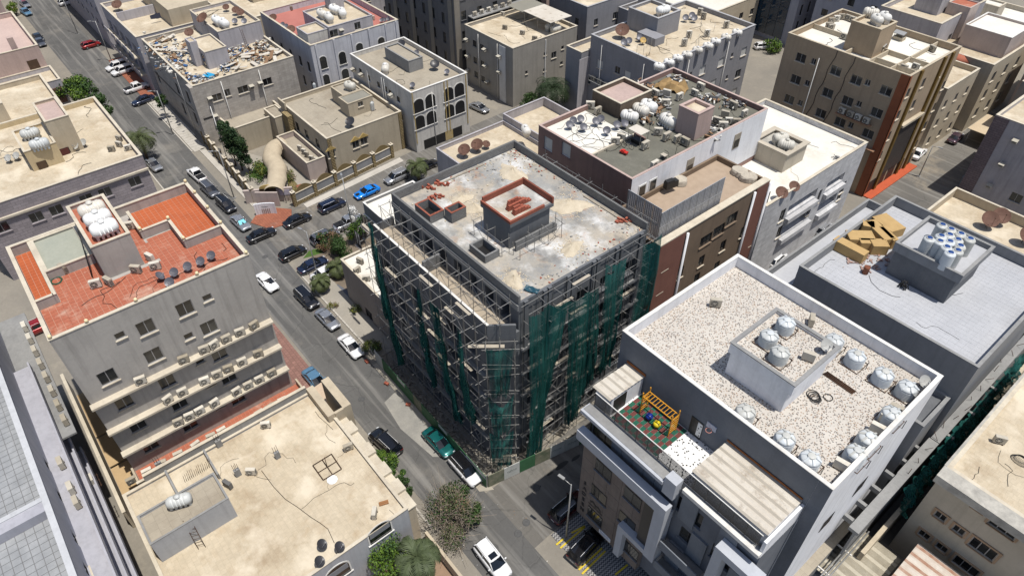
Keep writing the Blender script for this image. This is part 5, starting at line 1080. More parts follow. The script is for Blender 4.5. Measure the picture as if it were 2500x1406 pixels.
for x in (-.33, .33):
    for y in (-.27, .27): MB().lathe([(.12, -.04), (.12, .04)], 10, (x, y, .12), 'y').obj('wheel', BLACK, t)
t = thing('stool', 'small padded stool standing alone on the gravel roof', 'stool', W(q(2, 0, 1475, 1365), 20.33)); MB().box(-.35, .35, -.3, .3, .5, .62).obj('seat', mat('pale_cover', (.5, .45, .37)), t)
for x in (-.28, .28):
    for y in (-.24, .24): bar(t, (x, y, 0), (x, y, .5), 'leg', .03)
MB().box(-.3, .3, -.25, .25, .2, .24).obj('shelf', BLACK, t)
def heap(name, label, cat, pts, z, n, smin, smax, mats, seed=1, kind=None, flat=.35):
    rr = random.Random(seed); ms = [MB() for _ in mats]
    for k in range(n):
        p = rr.choice(pts); v = W((p[0]+rr.gauss(0, p[2]), p[1]+rr.gauss(0, p[3])), z); s = rr.uniform(smin, smax); a = rr.uniform(0, 3.1); tl = rr.uniform(-.5, .5)
        u = Vector((math.cos(a), math.sin(a), tl*.5)); w_ = Vector((-math.sin(a), math.cos(a), rr.uniform(-.3, .3)))
        ms[k % len(mats)].obox(v+Vector((0, 0, s*flat+rr.uniform(0, .25))), u*s, w_*s*rr.uniform(.12, .6), Vector((0, 0, s*flat*rr.uniform(.3, 1))))
    for m, mm in zip(ms, mats):
        o = m.obj(name, mm, None, kind='stuff')
CLUT = [plain('clutter_white', (.6, .58, .53), .8), plain('clutter_dark', (.03, .03, .035), .7), plain('clutter_brown', (.22, .13, .07), .8), plain('clutter_grey', (.25, .25, .25), .8)]
F = lambda r, *p: [(*q(*r, *a[:2]), a[2]*.28, a[3]*.28) for a in p]
heap('roof_clutter', '', '', F((2, 0), (1290, 740, 90, 30), (1420, 900, 60, 40), (1900, 860, 70, 20), (2080, 910, 60, 20), (1900, 1120, 40, 40), (1350, 1010, 80, 50), (1560, 700, 50, 20), (1150, 800, 60, 30)), 20.35, 420, .1, .45, CLUT, 5)
m = MB()
for k in range(7):
    for j in range(6): m.vert((k-3)*.75, (j-2.5)*.55, .9+.35*math.sin(k*2.1+j)+rnd.uniform(-.15, .15)-(.8 if k in (0, 6) or j in (0, 5) else 0))
for k in range(6):
    for j in range(5): a = k*6+j; m.face(a, a+6, a+7, a+1)
tag(m.obj('tarpaulin', mat('tan_tarpaulin', (.38, .25, .11), (.28, .18, .08), .85, 1.2), None, W(q(2, 0, 1545, 760), 20.33), .4), 'tan tarpaulin thrown over units on the cluttered roof', 'tarpaulin')

# ================================================================== white roof block with curved balconies
b = Bld('balcony_block', 'white-roofed stone block with long dark curved balconies', 'building', -43, 82)
STW = courses(mat('white_stone', (.66, .66, .67), (.57, .57, .58), .85, .6, .3, .4, .15), .4, .8, .02, .75)
bx = b.box(-52.5, -35, 71.0, 95.5, 0, 13.2, 14, STW, RWHT, CREAM, .3)
for p, w_, h in (((560, 500), 7.0, 1.5), ((500, 680), 7.0, 1.5), ((840, 330), 4.6, 1.4), ((770, 510), 4.6, 1.4)):
    u, z = bx.at('+x', q(3, 1, *p)); bx.hole('+x', u-w_/2, u+w_/2, z-h/2, z+h/2, 1.3); b.slab('balcony_front', -34.998, -34.4, u-w_/2-.2, u+w_/2+.2, z-h/2-1.1, z-h/2-.35, STW)
for p in ((385, 620), (360, 760), (905, 380), (880, 440)): bx.win('+x', q(3, 1, *p), 1.2, 2.0, 'dark', CREAM)
for p in ((615, 560), (700, 460)): bx.win('+x', q(3, 1, *p), .8, 2.4, 'single', CREAM)
s1 = b.box(-44.3, -38.9, 80.3, 85.3, 13.21, 15.6, 16, CRM, WEAT, CRM, .25, .25, .15)
b.done()
spread(TANKO, [(*W(q(3, 0, *p), 16.4)[:2], 15.62, R_(a)) for p, a in (((370, 1190), 60), ((420, 1245), 20))], 'white tank', 'water tank', 'on the shabby roof room by the white roof', 'from the back', 'tanks on the shabby roof room')
spread(DR, [(*W(q(3, 1, *p), 13.22)[:2], 13.22, R_(a), s) for p, a, s in (((360, 480), 60, .9), ((470, 420), 60, .8))], 'rusty satellite dish', 'satellite dish', 'at the white roof corner', 'from the salmon block', 'dishes on the white roof')
m = MB()
for k in range(7): a = k*.9; m.tube([(0, 0, .25), (math.cos(a)*.8, math.sin(a)*.8, .1+.1*(k % 2))], .05, 5)
m.box(-.3, .3, -.15, .15, .2, .4); tag(m.obj('broken_chair', plain('grey_plastic', (.2, .2, .2), .6), None, W(q(3, 0, 855, 1365), 13.22)), 'broken grey office chair base on the white roof', 'chair base')

# ================================================================== tall brown block
b = Bld('brown_block', 'tall brown apartment block with rust-red corner strip', 'building', -46, 112)
bx = b.box(-56.4, -36, 104.4, 120.3, 0, 20, 21, BRN, RWHT, BEI, .25)
for p in ((545, 500), (845, 610), (500, 685), (1020, 690), (1275, 780), (775, 800), (945, 870), (1195, 970), (445, 855), (715, 975), (880, 1050), (1120, 1150)): bx.win('-y', q(3, 0, *p), 1.75, 1.4)
for p in ((655, 530), (600, 715), (1120, 710), (540, 885), (1045, 895), (975, 1075)): bx.win('-y', q(3, 0, *p), .8, .9)
for p in ((1465, 800), (1595, 715), (1740, 630), (1380, 990), (1510, 900), (1650, 815), (1770, 735), (1300, 1170), (1690, 920), (1610, 1080), (1530, 1240), (1225, 1340)): bx.win('+x', q(3, 0, *p), 1.0, 1.5, 'slide')
b.slab('rust_strip', -37.3, -35.9, 104.3, 104.398, .1, 20.9, mat('rust_red_panel', (.28, .09, .04), (.23, .07, .03), .7, .5)); b.slab('rust_strip', -35.998, -35.9, 104.3, 104.9, .1, 20.9, MATS['rust_red_panel'])
GOLD = mat('bronze_strip', (.20, .125, .03), (.16, .1, .025), .5, .6, .3, 0, 0, .3)
for u in (107.4, 114.6, 117.2): b.slab('bronze_strip', -35.998, -35.7, u, u+.7, .1, 20.95, GOLD)
b.slab('dark_grille', -35.998, -35.85, 108.2, 114.5, 2.8, 11.5, mat('dark_grille', (.06, .05, .045), (.035, .03, .03), .6, 4)); b.slab('grille_cap', -35.998, -35.4, 108, 114.8, 11.502, 11.9, BEI)
b.slab('red_kerb', -35.99, -34.6, 104.6, 120, .02, .2, mat('red_paint', (.50, .10, .04), (.42, .085, .035), .8, 1))
for k in range(5): b.slab('shop_recess_shade', -35.997, -35.97, 105.2+3*k, 107.6+3*k, .25, 2.5, BLACK)  # flat black panels paint the shade inside the shop openings
s1 = b.box(-48.5, -43.7, 107.8, 112.6, 20.01, 24, 24.5, BRN, BEI, BEI, .25)
for a in ((-56.1, -48.6, 111.4, 111.6), (-43.6, -36.3, 111.2, 111.4), (-47, -46.8, 104.7, 107.7), (-43, -42.8, 104.7, 111.1), (-39.6, -39.4, 104.7, 120), (-42.7, -36.3, 107.2, 107.4)): b.slab('roof_divider', *a, 20.01, 20.75, BEI)
b.slab('ac_shelf', -42.6, -36.7, 103.6, 104.39, 8.3, 8.45, mat('tan_shelf', (.35, .2, .12), (.28, .16, .1), .9)); b.done()
b.root.name = 'brown_apartment_block'
spread(AC1, [(WY(q(3, 0, *p), 104.0).x, 104.0, WY(q(3, 0, 970, 1010), 104.0).z, 0., 1.1) for p in ((895, 960), (970, 990), (1035, 1015), (1105, 1045))], 'white AC unit', 'AC unit', 'on a brown block shelf', 'from the dark alley', 'AC units on the brown wall')
b.slab if False else None
o = MB().box(WY(q(3, 0, 850, 0+960), 104.0).x, WY(q(3, 0, 1150, 1060), 104.0).x, 103.6, 104.38, WY(q(3, 0, 970, 1010), 104.0).z-.14, WY(q(3, 0, 970, 1010), 104.0).z-.004).obj('ac_shelf', MATS['tan_shelf'], b.root, -b.o)
spread(TANK, [(*W(q(3, 0, *p), 24.9)[:2], 24.05, R_(a), 1.0) for p, a in (((1150, 105), 20), ((1200, 165), -30), ((1270, 145), -30))], 'white tank', 'water tank', 'on the brown stair tower', 'from the ladder', 'tanks on the brown stair tower')
spread(AC1, [(*W(q(3, 0, *p), 20.03)[:2], 20.03, R_(a), 1.1) for p, a in (((800, 205), 60), ((845, 185), 60), ((885, 170), 50), ((945, 180), 0), ((985, 195), 0), ((780, 245), 60), ((800, 260), 60), ((910, 340), 0), ((1665, 445), -20), ((1420, 610), 0), ((1520, 600), 0))], 'white AC unit', 'AC unit', 'on the brown block roof', 'from the back corner', 'AC units on the brown block roof')
ladder(W(q(3, 0, 965, 405), 20.03), (-48.6, 108.3, 24.9), .5, RUST, 14, (.3, 1, 0), 'rusty ladder up the brown stair tower')
for k, p in enumerate(((1095, 390), (1215, 440), (1385, 340))):
    t = thing('roof_vent', ['metal hooded vent nearest the ladder foot', 'widest metal hooded vent on the brown block roof', 'metal hooded vent behind the brown stair tower'][k], 'roof vent', W(q(3, 0, *p), 20.03), 0, 'hooded vents on the brown block')
    MB().ring(-.8, .8, -.6, .6, 0, .5, .12).obj('curb', BEI, t); m = MB(); m.poly([(-.9, -.8, 1.1), (.9, -.8, 1.1), (.9, 0, 1.4), (-.9, 0, 1.4)]); m.poly([(-.9, 0, 1.4), (.9, 0, 1.4), (.9, .8, 1.1), (-.9, .8, 1.1)]); m.obj('hood', STEEL, t)
    for x in (-.7, .7): bar(t, (x, -.5, .5), (x, -.5, 1.15), 'post', .04); bar(t, (x, .5, .5), (x, .5, 1.15), 'post', .04)

# ================================================================== long grey block with the row of tanks
GRB = mat('slate_grey_plaster', (.29, .29, .31), (.245, .245, .262), .9, .35, .4, .3, .2)
b = Bld('long_grey_block', 'long grey block with cream roof and a row of white tanks', 'building', -77, 101)
bx = b.box(-85, -68.6, 88.6, 114.6, 0, 15.2, 16, GRB, RBEI, mat('grey_coping', (.42, .42, .43), (.35, .35, .36)), .3)
for p in ((1080, 605), (760, 670), (830, 690)): bx.win('-y', q(2, 0, *p), 1.2, 1.3)
for p, s in (((930, 555), 'shutter'), ((1165, 650), 'shutter')): bx.win('-y', q(2, 0, *p), 1.4, 1.5, s)
for p, s in (((2165, 445), 'shutter'), ((1970, 535), 'shutter'), ((1810, 605), 'shutter'), ((2115, 635), 'slide'), ((1900, 720), 'shutter'), ((2080, 795), 'shutter')): bx.win('+x', q(2, 0, *p), 1.6, 1.6, s)
for p in ((2065, 475), (2020, 665), (1710, 640)): bx.win('+x', q(2, 0, *p), .6, .8, 'single')
b.box(-89, -85.01, 86.5, 100, 0, 12.4, 13.2, GRB, RBEI, CREAM, .25); b.slab('painted_lit_face', -84.99, -84.9, 86, 88.59, 0, 12, LAV)  # thin paler slab paints the sunlit side of the grey wing
s1 = b.box(-84.4, -77.3, 97.2, 103.3, 15.21, 18.4, 18.9, GRB, RBEI, MATS['grey_coping'], .3); b.slab('lower_stair', -79.5, -75.2, 94.6, 97.1, 15.21, 16.6, GRB); b.done()
for p in ((650, 600), (645, 770)): pass
bal = thing('ac_balcony', 'narrow balcony with several units on the slate-grey side wall', 'balcony', (-80, 88, 8)); MB().box(-4, 2.5, -.3, .58, -.15, 0).obj('slab', CONC, bal)
for k in range(9): MB().box(-4+.8*k, -3.96+.8*k, -.28, -.24, 0, .9).obj('baluster', STEEL, bal)
MB().box(-4, 2.5, -.3, -.22, .9, .96).obj('handrail', STEEL, bal)
spread(AC1, [(-83.2+1.7*k, 88.1, 8.02, 0., 1.0) for k in range(3)], 'white AC unit', 'AC unit', 'on the slate-grey balcony', 'from the palm', 'AC units on the slate balcony')
spread(TANK, [(*W(q(2, 0, *p), 16.0)[:2], 15.22, R_(15), .8) for p in ((1440, 565), (1525, 530), (1600, 495), (1680, 465), (1770, 425), (1860, 390), (1925, 352), (2015, 315), (2110, 275))], 'small white tank', 'water tank', 'in the row on the grey block', 'from the near corner', 'row of tanks on the grey block')
put(TANK, (*W(q(2, 0, 1475, 75), 19.6)[:2], 18.42), R_(70), 'single white tank on top of the slate-grey stair tower', 'water tank', None, 1.15)
put(DRB, (*W(q(2, 0, 1115, 330), 15.22)[:2], 15.22), R_(40), 'large rusty dish on the slate-grey block roof', 'satellite dish')
spread(DG, [(*W(q(2, 0, *p), 15.22)[:2], 15.22, R_(40)) for p in ((1135, 405), (1175, 390), (1270, 360), (1660, 190), (1715, 170), (1735, 195))], 'grey dish', 'satellite dish', 'on the slate-grey block', 'from the near edge', 'dishes on the slate-grey block')
put(DW, (*W(q(2, 0, 1295, 385), 15.22)[:2], 15.22), R_(60), 'yellowed dish beside the slate-grey stair tower', 'satellite dish', None, 1.1, {'pale_dish': plain('yellow_dish', (.5, .33, .1), .6)})
spread(AC2, [(*W(q(2, 0, *p), 15.22)[:2], 15.22, R_(a)) for p, a in (((1690, 330), 60), ((1650, 400), 60), ((1845, 320), 60), ((1785, 135), 30), ((1815, 170), 30), ((2010, 245), 60))], 'tall AC unit', 'AC unit', 'on the slate-grey block', 'from the stair tower', 'tall AC units on the slate-grey block')
m = MB()
for k in range(16): p = q(2, 0, rnd.uniform(1050, 1950), rnd.uniform(230, 520)); v = W(p, 15.22); m.tube([v, v+Vector((0, 0, 1.6))], .035, 4)
m.obj('vent_pipe', STEEL, None, kind='stuff')

roof_cables(20.37, -59, -50, 55, 62, 22, 3, .02); roof_cables(20.33, -55, -44, 62, 79, 26, 4, .02); roof_cables(15.22, -84, -70, 90, 113, 16, 5, .025); roof_cables(13.22, -52, -36, 72, 94, 6, 6, .02); roof_cables(20.03, -55, -37, 105, 119, 9, 7, .025); roof_cables(18.24, -22, -6, 58, 75, 5, 8, .014); roof_cables(13.62, -1, 12, 51, 66, 6, 9, .014)
for x0, x1 in ((-47.6, -49.4), (-44.6, -46.2)):
    m = MB(); zz = 21.05; pts = []
    for k in range(12): pts.append((x0+(x1-x0)*k/11+.15*math.sin(k*1.7), 104.36, zz-k*1.15))
    m.tube(pts, .05, 4); m.obj('wall_cable', BLACK, b.root if False else None, kind='stuff')

# rain pipes and cracks of grime on the far walls; odds and ends in the alley by the balcony block
def wall_pipe(x0, y0, z0, z1, r=.07, m_=None, name='rain_pipe'):
    MB().tube([(x0, y0, z0), (x0, y0, z1)], r, 6).obj(name, m_ or WHITECOP, None, kind='stuff')
for x, y, z in ((-104, 55.8, 11), (-103.2, 55.8, 11), (-109, 55.8, 10.5), (-112, 28.05, 11.5), (-128, 28.05, 11.5), (-82, 88.45, 15), (-72, 88.45, 15), (-107, 79.75, 11.5), (-101, 79.75, 11.5), (-50, 104.2, 19), (-14, 116.4, 13), (-119.75, 40, 11.5), (-119.75, 33, 11.5), (-68.45, 96, 15), (-68.45, 107, 15), (-94.45, 60, 10.5)): wall_pipe(x, y, .2, z)
m = [MB(), MB(), MB()]; rr = random.Random(31)
for k in range(420):
    c = rr.random()
    if c < .3: x, y, z = rr.uniform(-34, -29), rr.uniform(72, 95), .02
    elif c < .55: x, y, z = rr.uniform(-5.7, -5), rr.uniform(45, 90), .02
    elif c < .8: x, y, z = rr.uniform(-75, -20), rr.choice((23.4, 16.9))+rr.gauss(0, .7), .02
    else: x, y, z = rr.uniform(-90, -82), rr.uniform(26, 52), .02
    s = rr.uniform(.03, .16)*(2 if c < .55 else .42); a = rr.uniform(0, 3); m[k % 3].obox((x, y, z+s*.3), (s*math.cos(a), s*math.sin(a), 0), (-s*.6*math.sin(a), s*.6*math.cos(a), 0), (0, 0, s*.3))
for x, mm in zip(m, (CLUT[0], CLUT[2], CLUT[3])): x.obj('street_litter', mm, None, kind='stuff')
# ================================================================== small houses between the main street and the middle block
b = Bld('low_grey_house', 'low grey-brown house touching the netted scaffold beside the main street', 'house', -63, 30)
TAU = mat('taupe_plaster', (.30, .265, .24), (.255, .225, .205), .9, .3, .35, .35, .15)
bx = b.box(-68.9, -56.4, 27.2, 32.4, 0, 6.7, 7, TAU, RWHT, CREAM, .2)
for p, w_, h in (((1020, 690), 1.5, 1.8), ((955, 830), 1.2, 2.2), ((1060, 960), 1.8, 2.2)): bx.win('-y', q(1, 1, *p) if p[1] != 960 else q(1, 2, 1060, 250), w_, h, 'dark', TAU)
b.box(-68.9, -56.4, 32.41, 37.3, 0, 3.2, 3.2, TAU, CONC); b.done()
spread(AC1, [(*W(q(1, 1, *p), 6.72)[:2], 6.72, R_(a)) for p, a in (((985, 1030), 20), ((960, 1110), 100), ((1040, 1180), 60))], 'white AC unit', 'AC unit', 'on the low grey-brown house', 'from the garden', 'AC units on the low house')
b = Bld('white_roof_house', 'low white-roofed house with a slate wall beside the side road', 'house', -70, 42)
b.box(-81.2, -56.2, 37.5, 46.6, 0, 4.3, 4.8, SMO, RWHT, WHITECOP, .2); b.slab('ledge', -81.3, -70, 37.3, 37.49, 2.6, 2.75, WHITECOP); b.done()
b = Bld('dish_house', 'low white house with big rusty dishes behind the middle block', 'house', -75, 62)
b.box(-85.2, -62, 54.0, 68.4, 0, 5.3, 6, LAV, RBEI, LAV, .2); b.box(-85.4, -62, 68.41, 78, 0, 5.6, 7.2, LAV, RBEI, LAV, .2); b.box(-66.5, -61.5, 60, 68.3, 5.31, 7.6, 8, LAV, RTAN, LAV, .2); b.done()
spread(DR, [(*W(q(1, 0, *p), 5.32)[:2], 5.32, R_(a), s) for p, a, s in (((1880, 1345), 30, 1.1), ((1990, 1300), 30, 1.1), ((2065, 1275), 80, .7))], 'rusty dish', 'satellite dish', 'on the low white house', 'from the road', 'dishes on the low white house')
put(TANK, (*W(q(2, 0, 295, 1130), 8.2)[:2], 7.62), R_(-25), 'white ribbed tank beside the salmon block corner', 'water tank', None, 1.05)

# ================================================================== villa with the walled garden
VIL = mat('villa_beige', (.47, .41, .31), (.40, .345, .26), .9, .3, .35, .35, .15); STN = courses(mat('rubble_stone', (.40, .31, .16), (.28, .21, .11), .9, 2.2, .6, 0, .4), .3, .5, .05, .35)
VP = mat('villa_pink', (.50, .42, .38), (.43, .36, .33), .88, .4, .3, .3, .1)
b = Bld('villa', 'beige two-storey villa with stepped roof and gold pediment windows', 'villa', -106, 45)
bx = b.box(-114.8, -97.4, 40.6, 55.2, 0, 6.6, 7.3, VIL, RTAN, CREAM, .25)
PED = mat('gold_pediment', (.50, .36, .13), (.40, .28, .1), .7, .8)
for p in ((735, 1320), (945, 1240), (1015, 1210)):
    o = bx.win('+x', q(1, 0, *p), 1.25, 1.5); m = MB(); m.prism([(-.95, 0), (.95, 0), (0, .8)], 0, .16)
    m.v = [(x, -z, y+1.5) for x, y, z in m.v]; m.obj('pediment', PED, o)
for u in (-112, -109, -105.5, -101.5): bx.win('-y', (u, 4.6), 1.3, 1.8, 'dark', CREAM, True)
b.slab('quoin', -97.398, -97.25, 40.62, 41.3, .1, 7.2, STN); b.slab('quoin', -97.398, -97.25, 54.5, 55.15, .1, 7.2, STN)
b.box(-121.4, -114.81, 31.0, 41.4, 0, 4.3, 5.0, VIL, RTAN, CREAM, .22); b.box(-117.2, -112.6, 38.2, 40.59, 0, 5.4, 5.6, VIL, RTAN, CREAM, .2)
b.box(-109.9, -105.4, 48.6, 52.4, 6.61, 9.1, 9.3, VIL, RTAN, VIL, .2); s2 = b.box(-105.39, -102.2, 47.7, 52.6, 6.61, 9.2, 9.25, VIL, mat('grey_felt', (.26, .25, .21), (.22, .21, .18)), VIL, .15)
s2.win('+x', q(1, 0, 985, 895), 1, .9); b.slab('parapet_block', -114.7, -112, 40.3, 40.58, 6.6, 8, VIL); b.slab('entry_block', -112.4, -110, 39.6, 40.57, .1, 6.4, STN)
b.box(-110, -98.6, 36.8, 40.2, 0, 2.6, 3.6, VP, RTAN, CREAM, .2); b.done()
put(TANKO, (*W(q(1, 0, 895, 745), 9.8)[:2], 9.12), R_(20), 'stained white tank on the villa roof room', 'water tank')
put(DR, (*W(q(1, 0, 905, 1090), 6.62)[:2], 6.62), R_(30), 'black mesh dish near the villa roof edge', 'satellite dish', None, .9, {'rusty_dish': plain('charcoal_dish', (.035, .035, .04), .4)})
put(VTANK, (*W(q(1, 0, 1090, 945), 6.62)[:2], 6.62), 0, 'thin white cylinder tank by the villa parapet', 'water tank', None, (.55, .55, 1))
put(VTANK, (*W(q(1, 0, 595, 770), 6.62)[:2], 6.62), 0, 'white cylinder vent at the back villa parapet', 'vent', None, (.4, .4, .8))
spread(AC2, [(*W(q(1, 0, *p), 3.0)[:2], 2.62, R_(a), .8) for p, a in (((465, 1280), 30), ((500, 1310), 30), ((525, 1335), 30), ((565, 1370), 30), ((610, 1385), 30))], 'white AC unit', 'AC unit', 'on the villa porch roof', 'from the porch arch', 'AC units on the villa porch')
# garden wall along the side road: stone pillars and panels
def pillar_fence(label, a, c, n, arch=True, h=2.3):
    a, c = Vector(a), Vector(c); d = (c-a)/n; u = d.normalized(); nn = Vector((u.y, -u.x, 0)); ang = math.atan2(u.y, u.x); t = thing('garden_wall', label, 'wall', a)
    pm = MB().box(-.28, .28, -.28, .28, 0, h+.35).mesh('pillar', STN); cm = MB().box(-.36, .36, -.36, .36, h+.352, h+.47).lathe([(.08, h+.47), (.14, h+.6), (.06, h+.8)], 8).mesh('pillar_cap', CREAM)
    L_ = d.length/2-.285
    for k in range(n+1): p = link('pillar', pm, t, d*k, ang); link('pillar_cap', cm, p)
    for k in range(n):
        cc = d*(k+.5)
        MB().obox(cc+Vector((0, 0, .35)), u*L_, nn*.14, (0, 0, .35)).obj('stone_base', STN, t); MB().obox(cc+Vector((0, 0, .75)), u*L_, nn*.18, (0, 0, .045)).obj('ledge', CREAM, t)
        MB().obox(cc+Vector((0, 0, .8+(h-.9)/2)), u*L_, nn*.07, (0, 0, (h-.9)/2)).obj('grey_panel', SMO if arch else VIL, t); MB().obox(cc+Vector((0, 0, h-.06)), u*L_, nn*.15, (0, 0, .05)).obj('ledge', CREAM, t)
        if arch:
            m = MB(); NN = 10
            for i in range(NN):
                x0, x1 = -L_+2*L_*i/NN, -L_+2*L_*(i+1)/NN; z0, z1 = 1.0*math.sin(math.pi*i/NN), 1.0*math.sin(math.pi*(i+1)/NN)
                m.poly([cc+u*x0+Vector((0, 0, h)), cc+u*x1+Vector((0, 0, h)), cc+u*x1+Vector((0, 0, h+z1)), cc+u*x0+Vector((0, 0, h+z0))])
            o = m.obj('arch_panel', mat('gilded_lattice', (.22, .16, .07), (.15, .11, .05), .6, 3, .7), t); o.modifiers.new('thickness', 'SOLIDIFY').thickness = .06
    return t
pillar_fence('villa garden wall with stone pillars and arched lattice along the side road', W((722, 503)), W((958, 385)), 5)
pillar_fence('cream villa garden wall with plain panels along the main street', (-122.4, 27.9, 0), (-99.0, 26.9, 0), 8, False, 2.4)
m = MB().box(-.15, .15, 0, 3.6, 0, 2.7).obj('gate_pier', VP, None, (-97.6, 26.9, 0), R_(-40)); tag(m, 'pink corner wall beside the villa garden gate', 'wall')
t = thing('garden_gate', 'dark wooden arched villa gate between pink walls', 'gate', W((662, 492)), R_(58)); MB().box(-1.3, 1.3, -.06, .06, 0, 2.6).obj('gate_leaf', WOODD, t)
m = MB(); m.poly([(-1.3, 0, 2.6)]+[(1.3*math.cos(math.pi-a*math.pi/8), 0, 2.6+.7*math.sin(a*math.pi/8)) for a in range(1, 8)]+[(1.3, 0, 2.6)]); o = m.obj('gate_arch', PED, t); o.modifiers.new('thickness', 'SOLIDIFY').thickness = .12
for k in range(6): MB().box(-1.2+.42*k, -1.0+.42*k, -.085, -.062, .2, 2.5).obj('plank', WOODD, t)
for s in (-1, 1): MB().box(s*2.6-1.25, s*2.6+1.25, -.2, .2, 0, 2.5).obj('pier', VP, t)
MB().box(1.75, 3.4, -.24, -.202, 1.2, 2.2).obj('plaque', plain('lilac_plaque', (.5, .47, .55), .6), t)
t = thing('curved_screen_wall', 'small curved white screen wall with lattice on the red entrance paving', 'wall', W((652, 522)), R_(58))
m = MB()
for i in range(8):
    a0, a1 = -1.0+.25*i, -.75+.25*i; m.obox((1.9*math.sin((a0+a1)/2), -.5+.55*(1-math.cos((a0+a1)/2))*-1.0+.5, 1.05), (.24*math.cos(a0), -.06*a0, 0), (0, .1, 0), (0, 0, 1.05))
m.obj('wall', WHW, t); m = MB()
for i in range(5): m.box(-.6+.28*i, -.46+.28*i, -.16, -.11, .25, 1.1)
m.obj('lattice', mat('pink_lattice', (.4, .3, .26)), t); m = MB()
for i in range(8): m.box(-.75+.2*i, -.62+.2*i, -.125, -.115, 1.35+.05*(i % 2), 1.5)
m.obj('print', INK, t)
# canvas tunnel from the gate to the porch and the rolled canvas over the wall
CANV = mat('tan_canvas', (.52, .44, .32), (.43, .36, .26), .9, .8, .4, .2, .2)
path = [W(p, 2.2) for p in ((668, 470), (676, 440), (677, 410), (662, 385), (668, 362), (690, 350))]
t = thing('canvas_tunnel', 'long curved tan canvas tunnel leading from gate to villa', 'canopy', (path[0].x, path[0].y, 0)); m = MB(); rings = []
PP = []
for k in range(len(path)-1):
    for j in range(4): PP.append(path[k]+(path[k+1]-path[k])*j/4)
PP.append(path[-1])
for k, p in enumerate(PP):
    d = (PP[min(k+1, len(PP)-1)]-PP[max(k-1, 0)]); d.z = 0; d.normalize(); nn = Vector((-d.y, d.x, 0)); r = 1.55*(1+.04*math.sin(k*1.9))
    rings.append([m.vert(*(Vector((p.x, p.y, 2.1))+nn*r*math.cos(a*math.pi/10)+Vector((0, 0, 1.25*math.sin(a*math.pi/10)+.04*math.sin(k*2.6)))-t.location) ) for a in range(11)])
for k in range(len(rings)-1):
    for j in range(10): m.face(rings[k][j], rings[k+1][j], rings[k+1][j+1], rings[k][j+1], smooth=True)
m.obj('canvas', CANV, t)
for k in range(0, len(rings), 4):
    for j in (0, 10): v = Vector(m.v[rings[k][j]]); MB().tube([(v.x, v.y, 0), tuple(v)], .05, 5).obj('post', BFRAME, t)
m = MB(); A_, B_ = W(q(1, 0, 615, 1265), 3.0), W(q(1, 0, 1245, 1035), 3.0); m.tube([A_+(B_-A_)*k/12+Vector((0, 0, .06*math.sin(k*1.7))) for k in range(13)], .42, 8, .55); tag(m.obj('rolled_canvas', mat('white_canvas', (.55, .52, .46), (.46, .43, .38), .9, .8)), 'long rolled pale canvas lying over the villa front fence', 'canvas')

# ================================================================== small house with the arched windows
b = Bld('arched_house', 'small white three-storey house with black arched loggias', 'house', -105, 62)
AW = mat('weathered_white', (.62, .60, .56), (.52, .50, .46), .9, .35, .4, .6, .15, stain=(.2, .18, .14), stain_amt=.3)
bx = b.box(-115, -94.6, 55.9, 67.8, 0, 10.8, 11.6, AW, RTAN, WHITECOP, .22)
for p in ((985, 615), (1055, 670), (1140, 730), (1200, 765), (1240, 800), (1310, 855), (1335, 1005)): bx.win('-y', q(1, 0, *p), 1.0, 1.1, 'dark', WHITECOP)
for p in ((1483, 910), (1583, 868), (1740, 810), (1832, 772), (1493, 1050), (1593, 1010), (1748, 955), (1838, 920)): arch_win(b, q(1, 0, *p), -94.6, 2.1, 2.5, AW, BLACK, False)  # flat black panes paint the deep shade inside the loggia arches
YST = mat('yellow_stained', (.42, .31, .12), (.45, .38, .25), .9, 1)
for u in (56.0, 62.6, 63.3, 67.3): b.slab('yellow_strip', -94.598, -94.5, u, u+.2, 1.8, 11.5, YST)
b.slab('recess_shade_panel', -94.598, -94.57, 57.5, 66, .1, 1.9, BLACK); b.slab('yellow_base', -94.598, -94.56, 62.2, 63.9, .1, 1.9, YST)  # black slab paints the shade of the recessed ground floor
s1 = b.box(-110.5, -102.5, 60.8, 63.8, 10.81, 12.8, 13, CONC, RTAN, CONC, .18); b.done()
put(TANK, (*W(q(1, 0, 1200, 600), 11.4)[:2], 10.82), R_(-35), 'white tank on the arched house roof', 'water tank', None, 1.1)
spread(DR, [(*W(q(1, 0, *p), 10.82)[:2], 10.82, R_(a), .9) for p, a in (((1340, 425), 30), ((1625, 600), 60))], 'black mesh dish', 'satellite dish', 'on the arched house roof', 'from the dark tower', 'dishes on the arched house', 0, 1, {'rusty_dish': plain('charcoal_dish', (.035, .035, .04), .4)})
spread(DG, [(*W(q(1, 0, *p), 10.82)[:2], 10.82, R_(40), .8) for p in ((1435, 760), (1470, 480), (1730, 645))], 'grey dish', 'satellite dish', 'on the arched house', 'from the street corner', 'small dishes on the arched house')
def wacs(items, wall, wv, desc, where, frm, group):
    out = []
    for p in items:
        v = WX(p, wv) if wall == '+x' else WY(p, wv); out.append((v.x+(.02 if wall == '+x' else 0), v.y-(.0 if wall == '+x' else .12), v.z-.2, FACE[wall]))
    spread(WAC, out, desc, 'AC unit', where, frm, group)
wacs([q(1, 0, *p) for p in ((935, 600), (1005, 645), (1262, 820))], '-y', 55.75, 'white window AC', 'on the arched house', 'from the back', 'window units on the arched house')

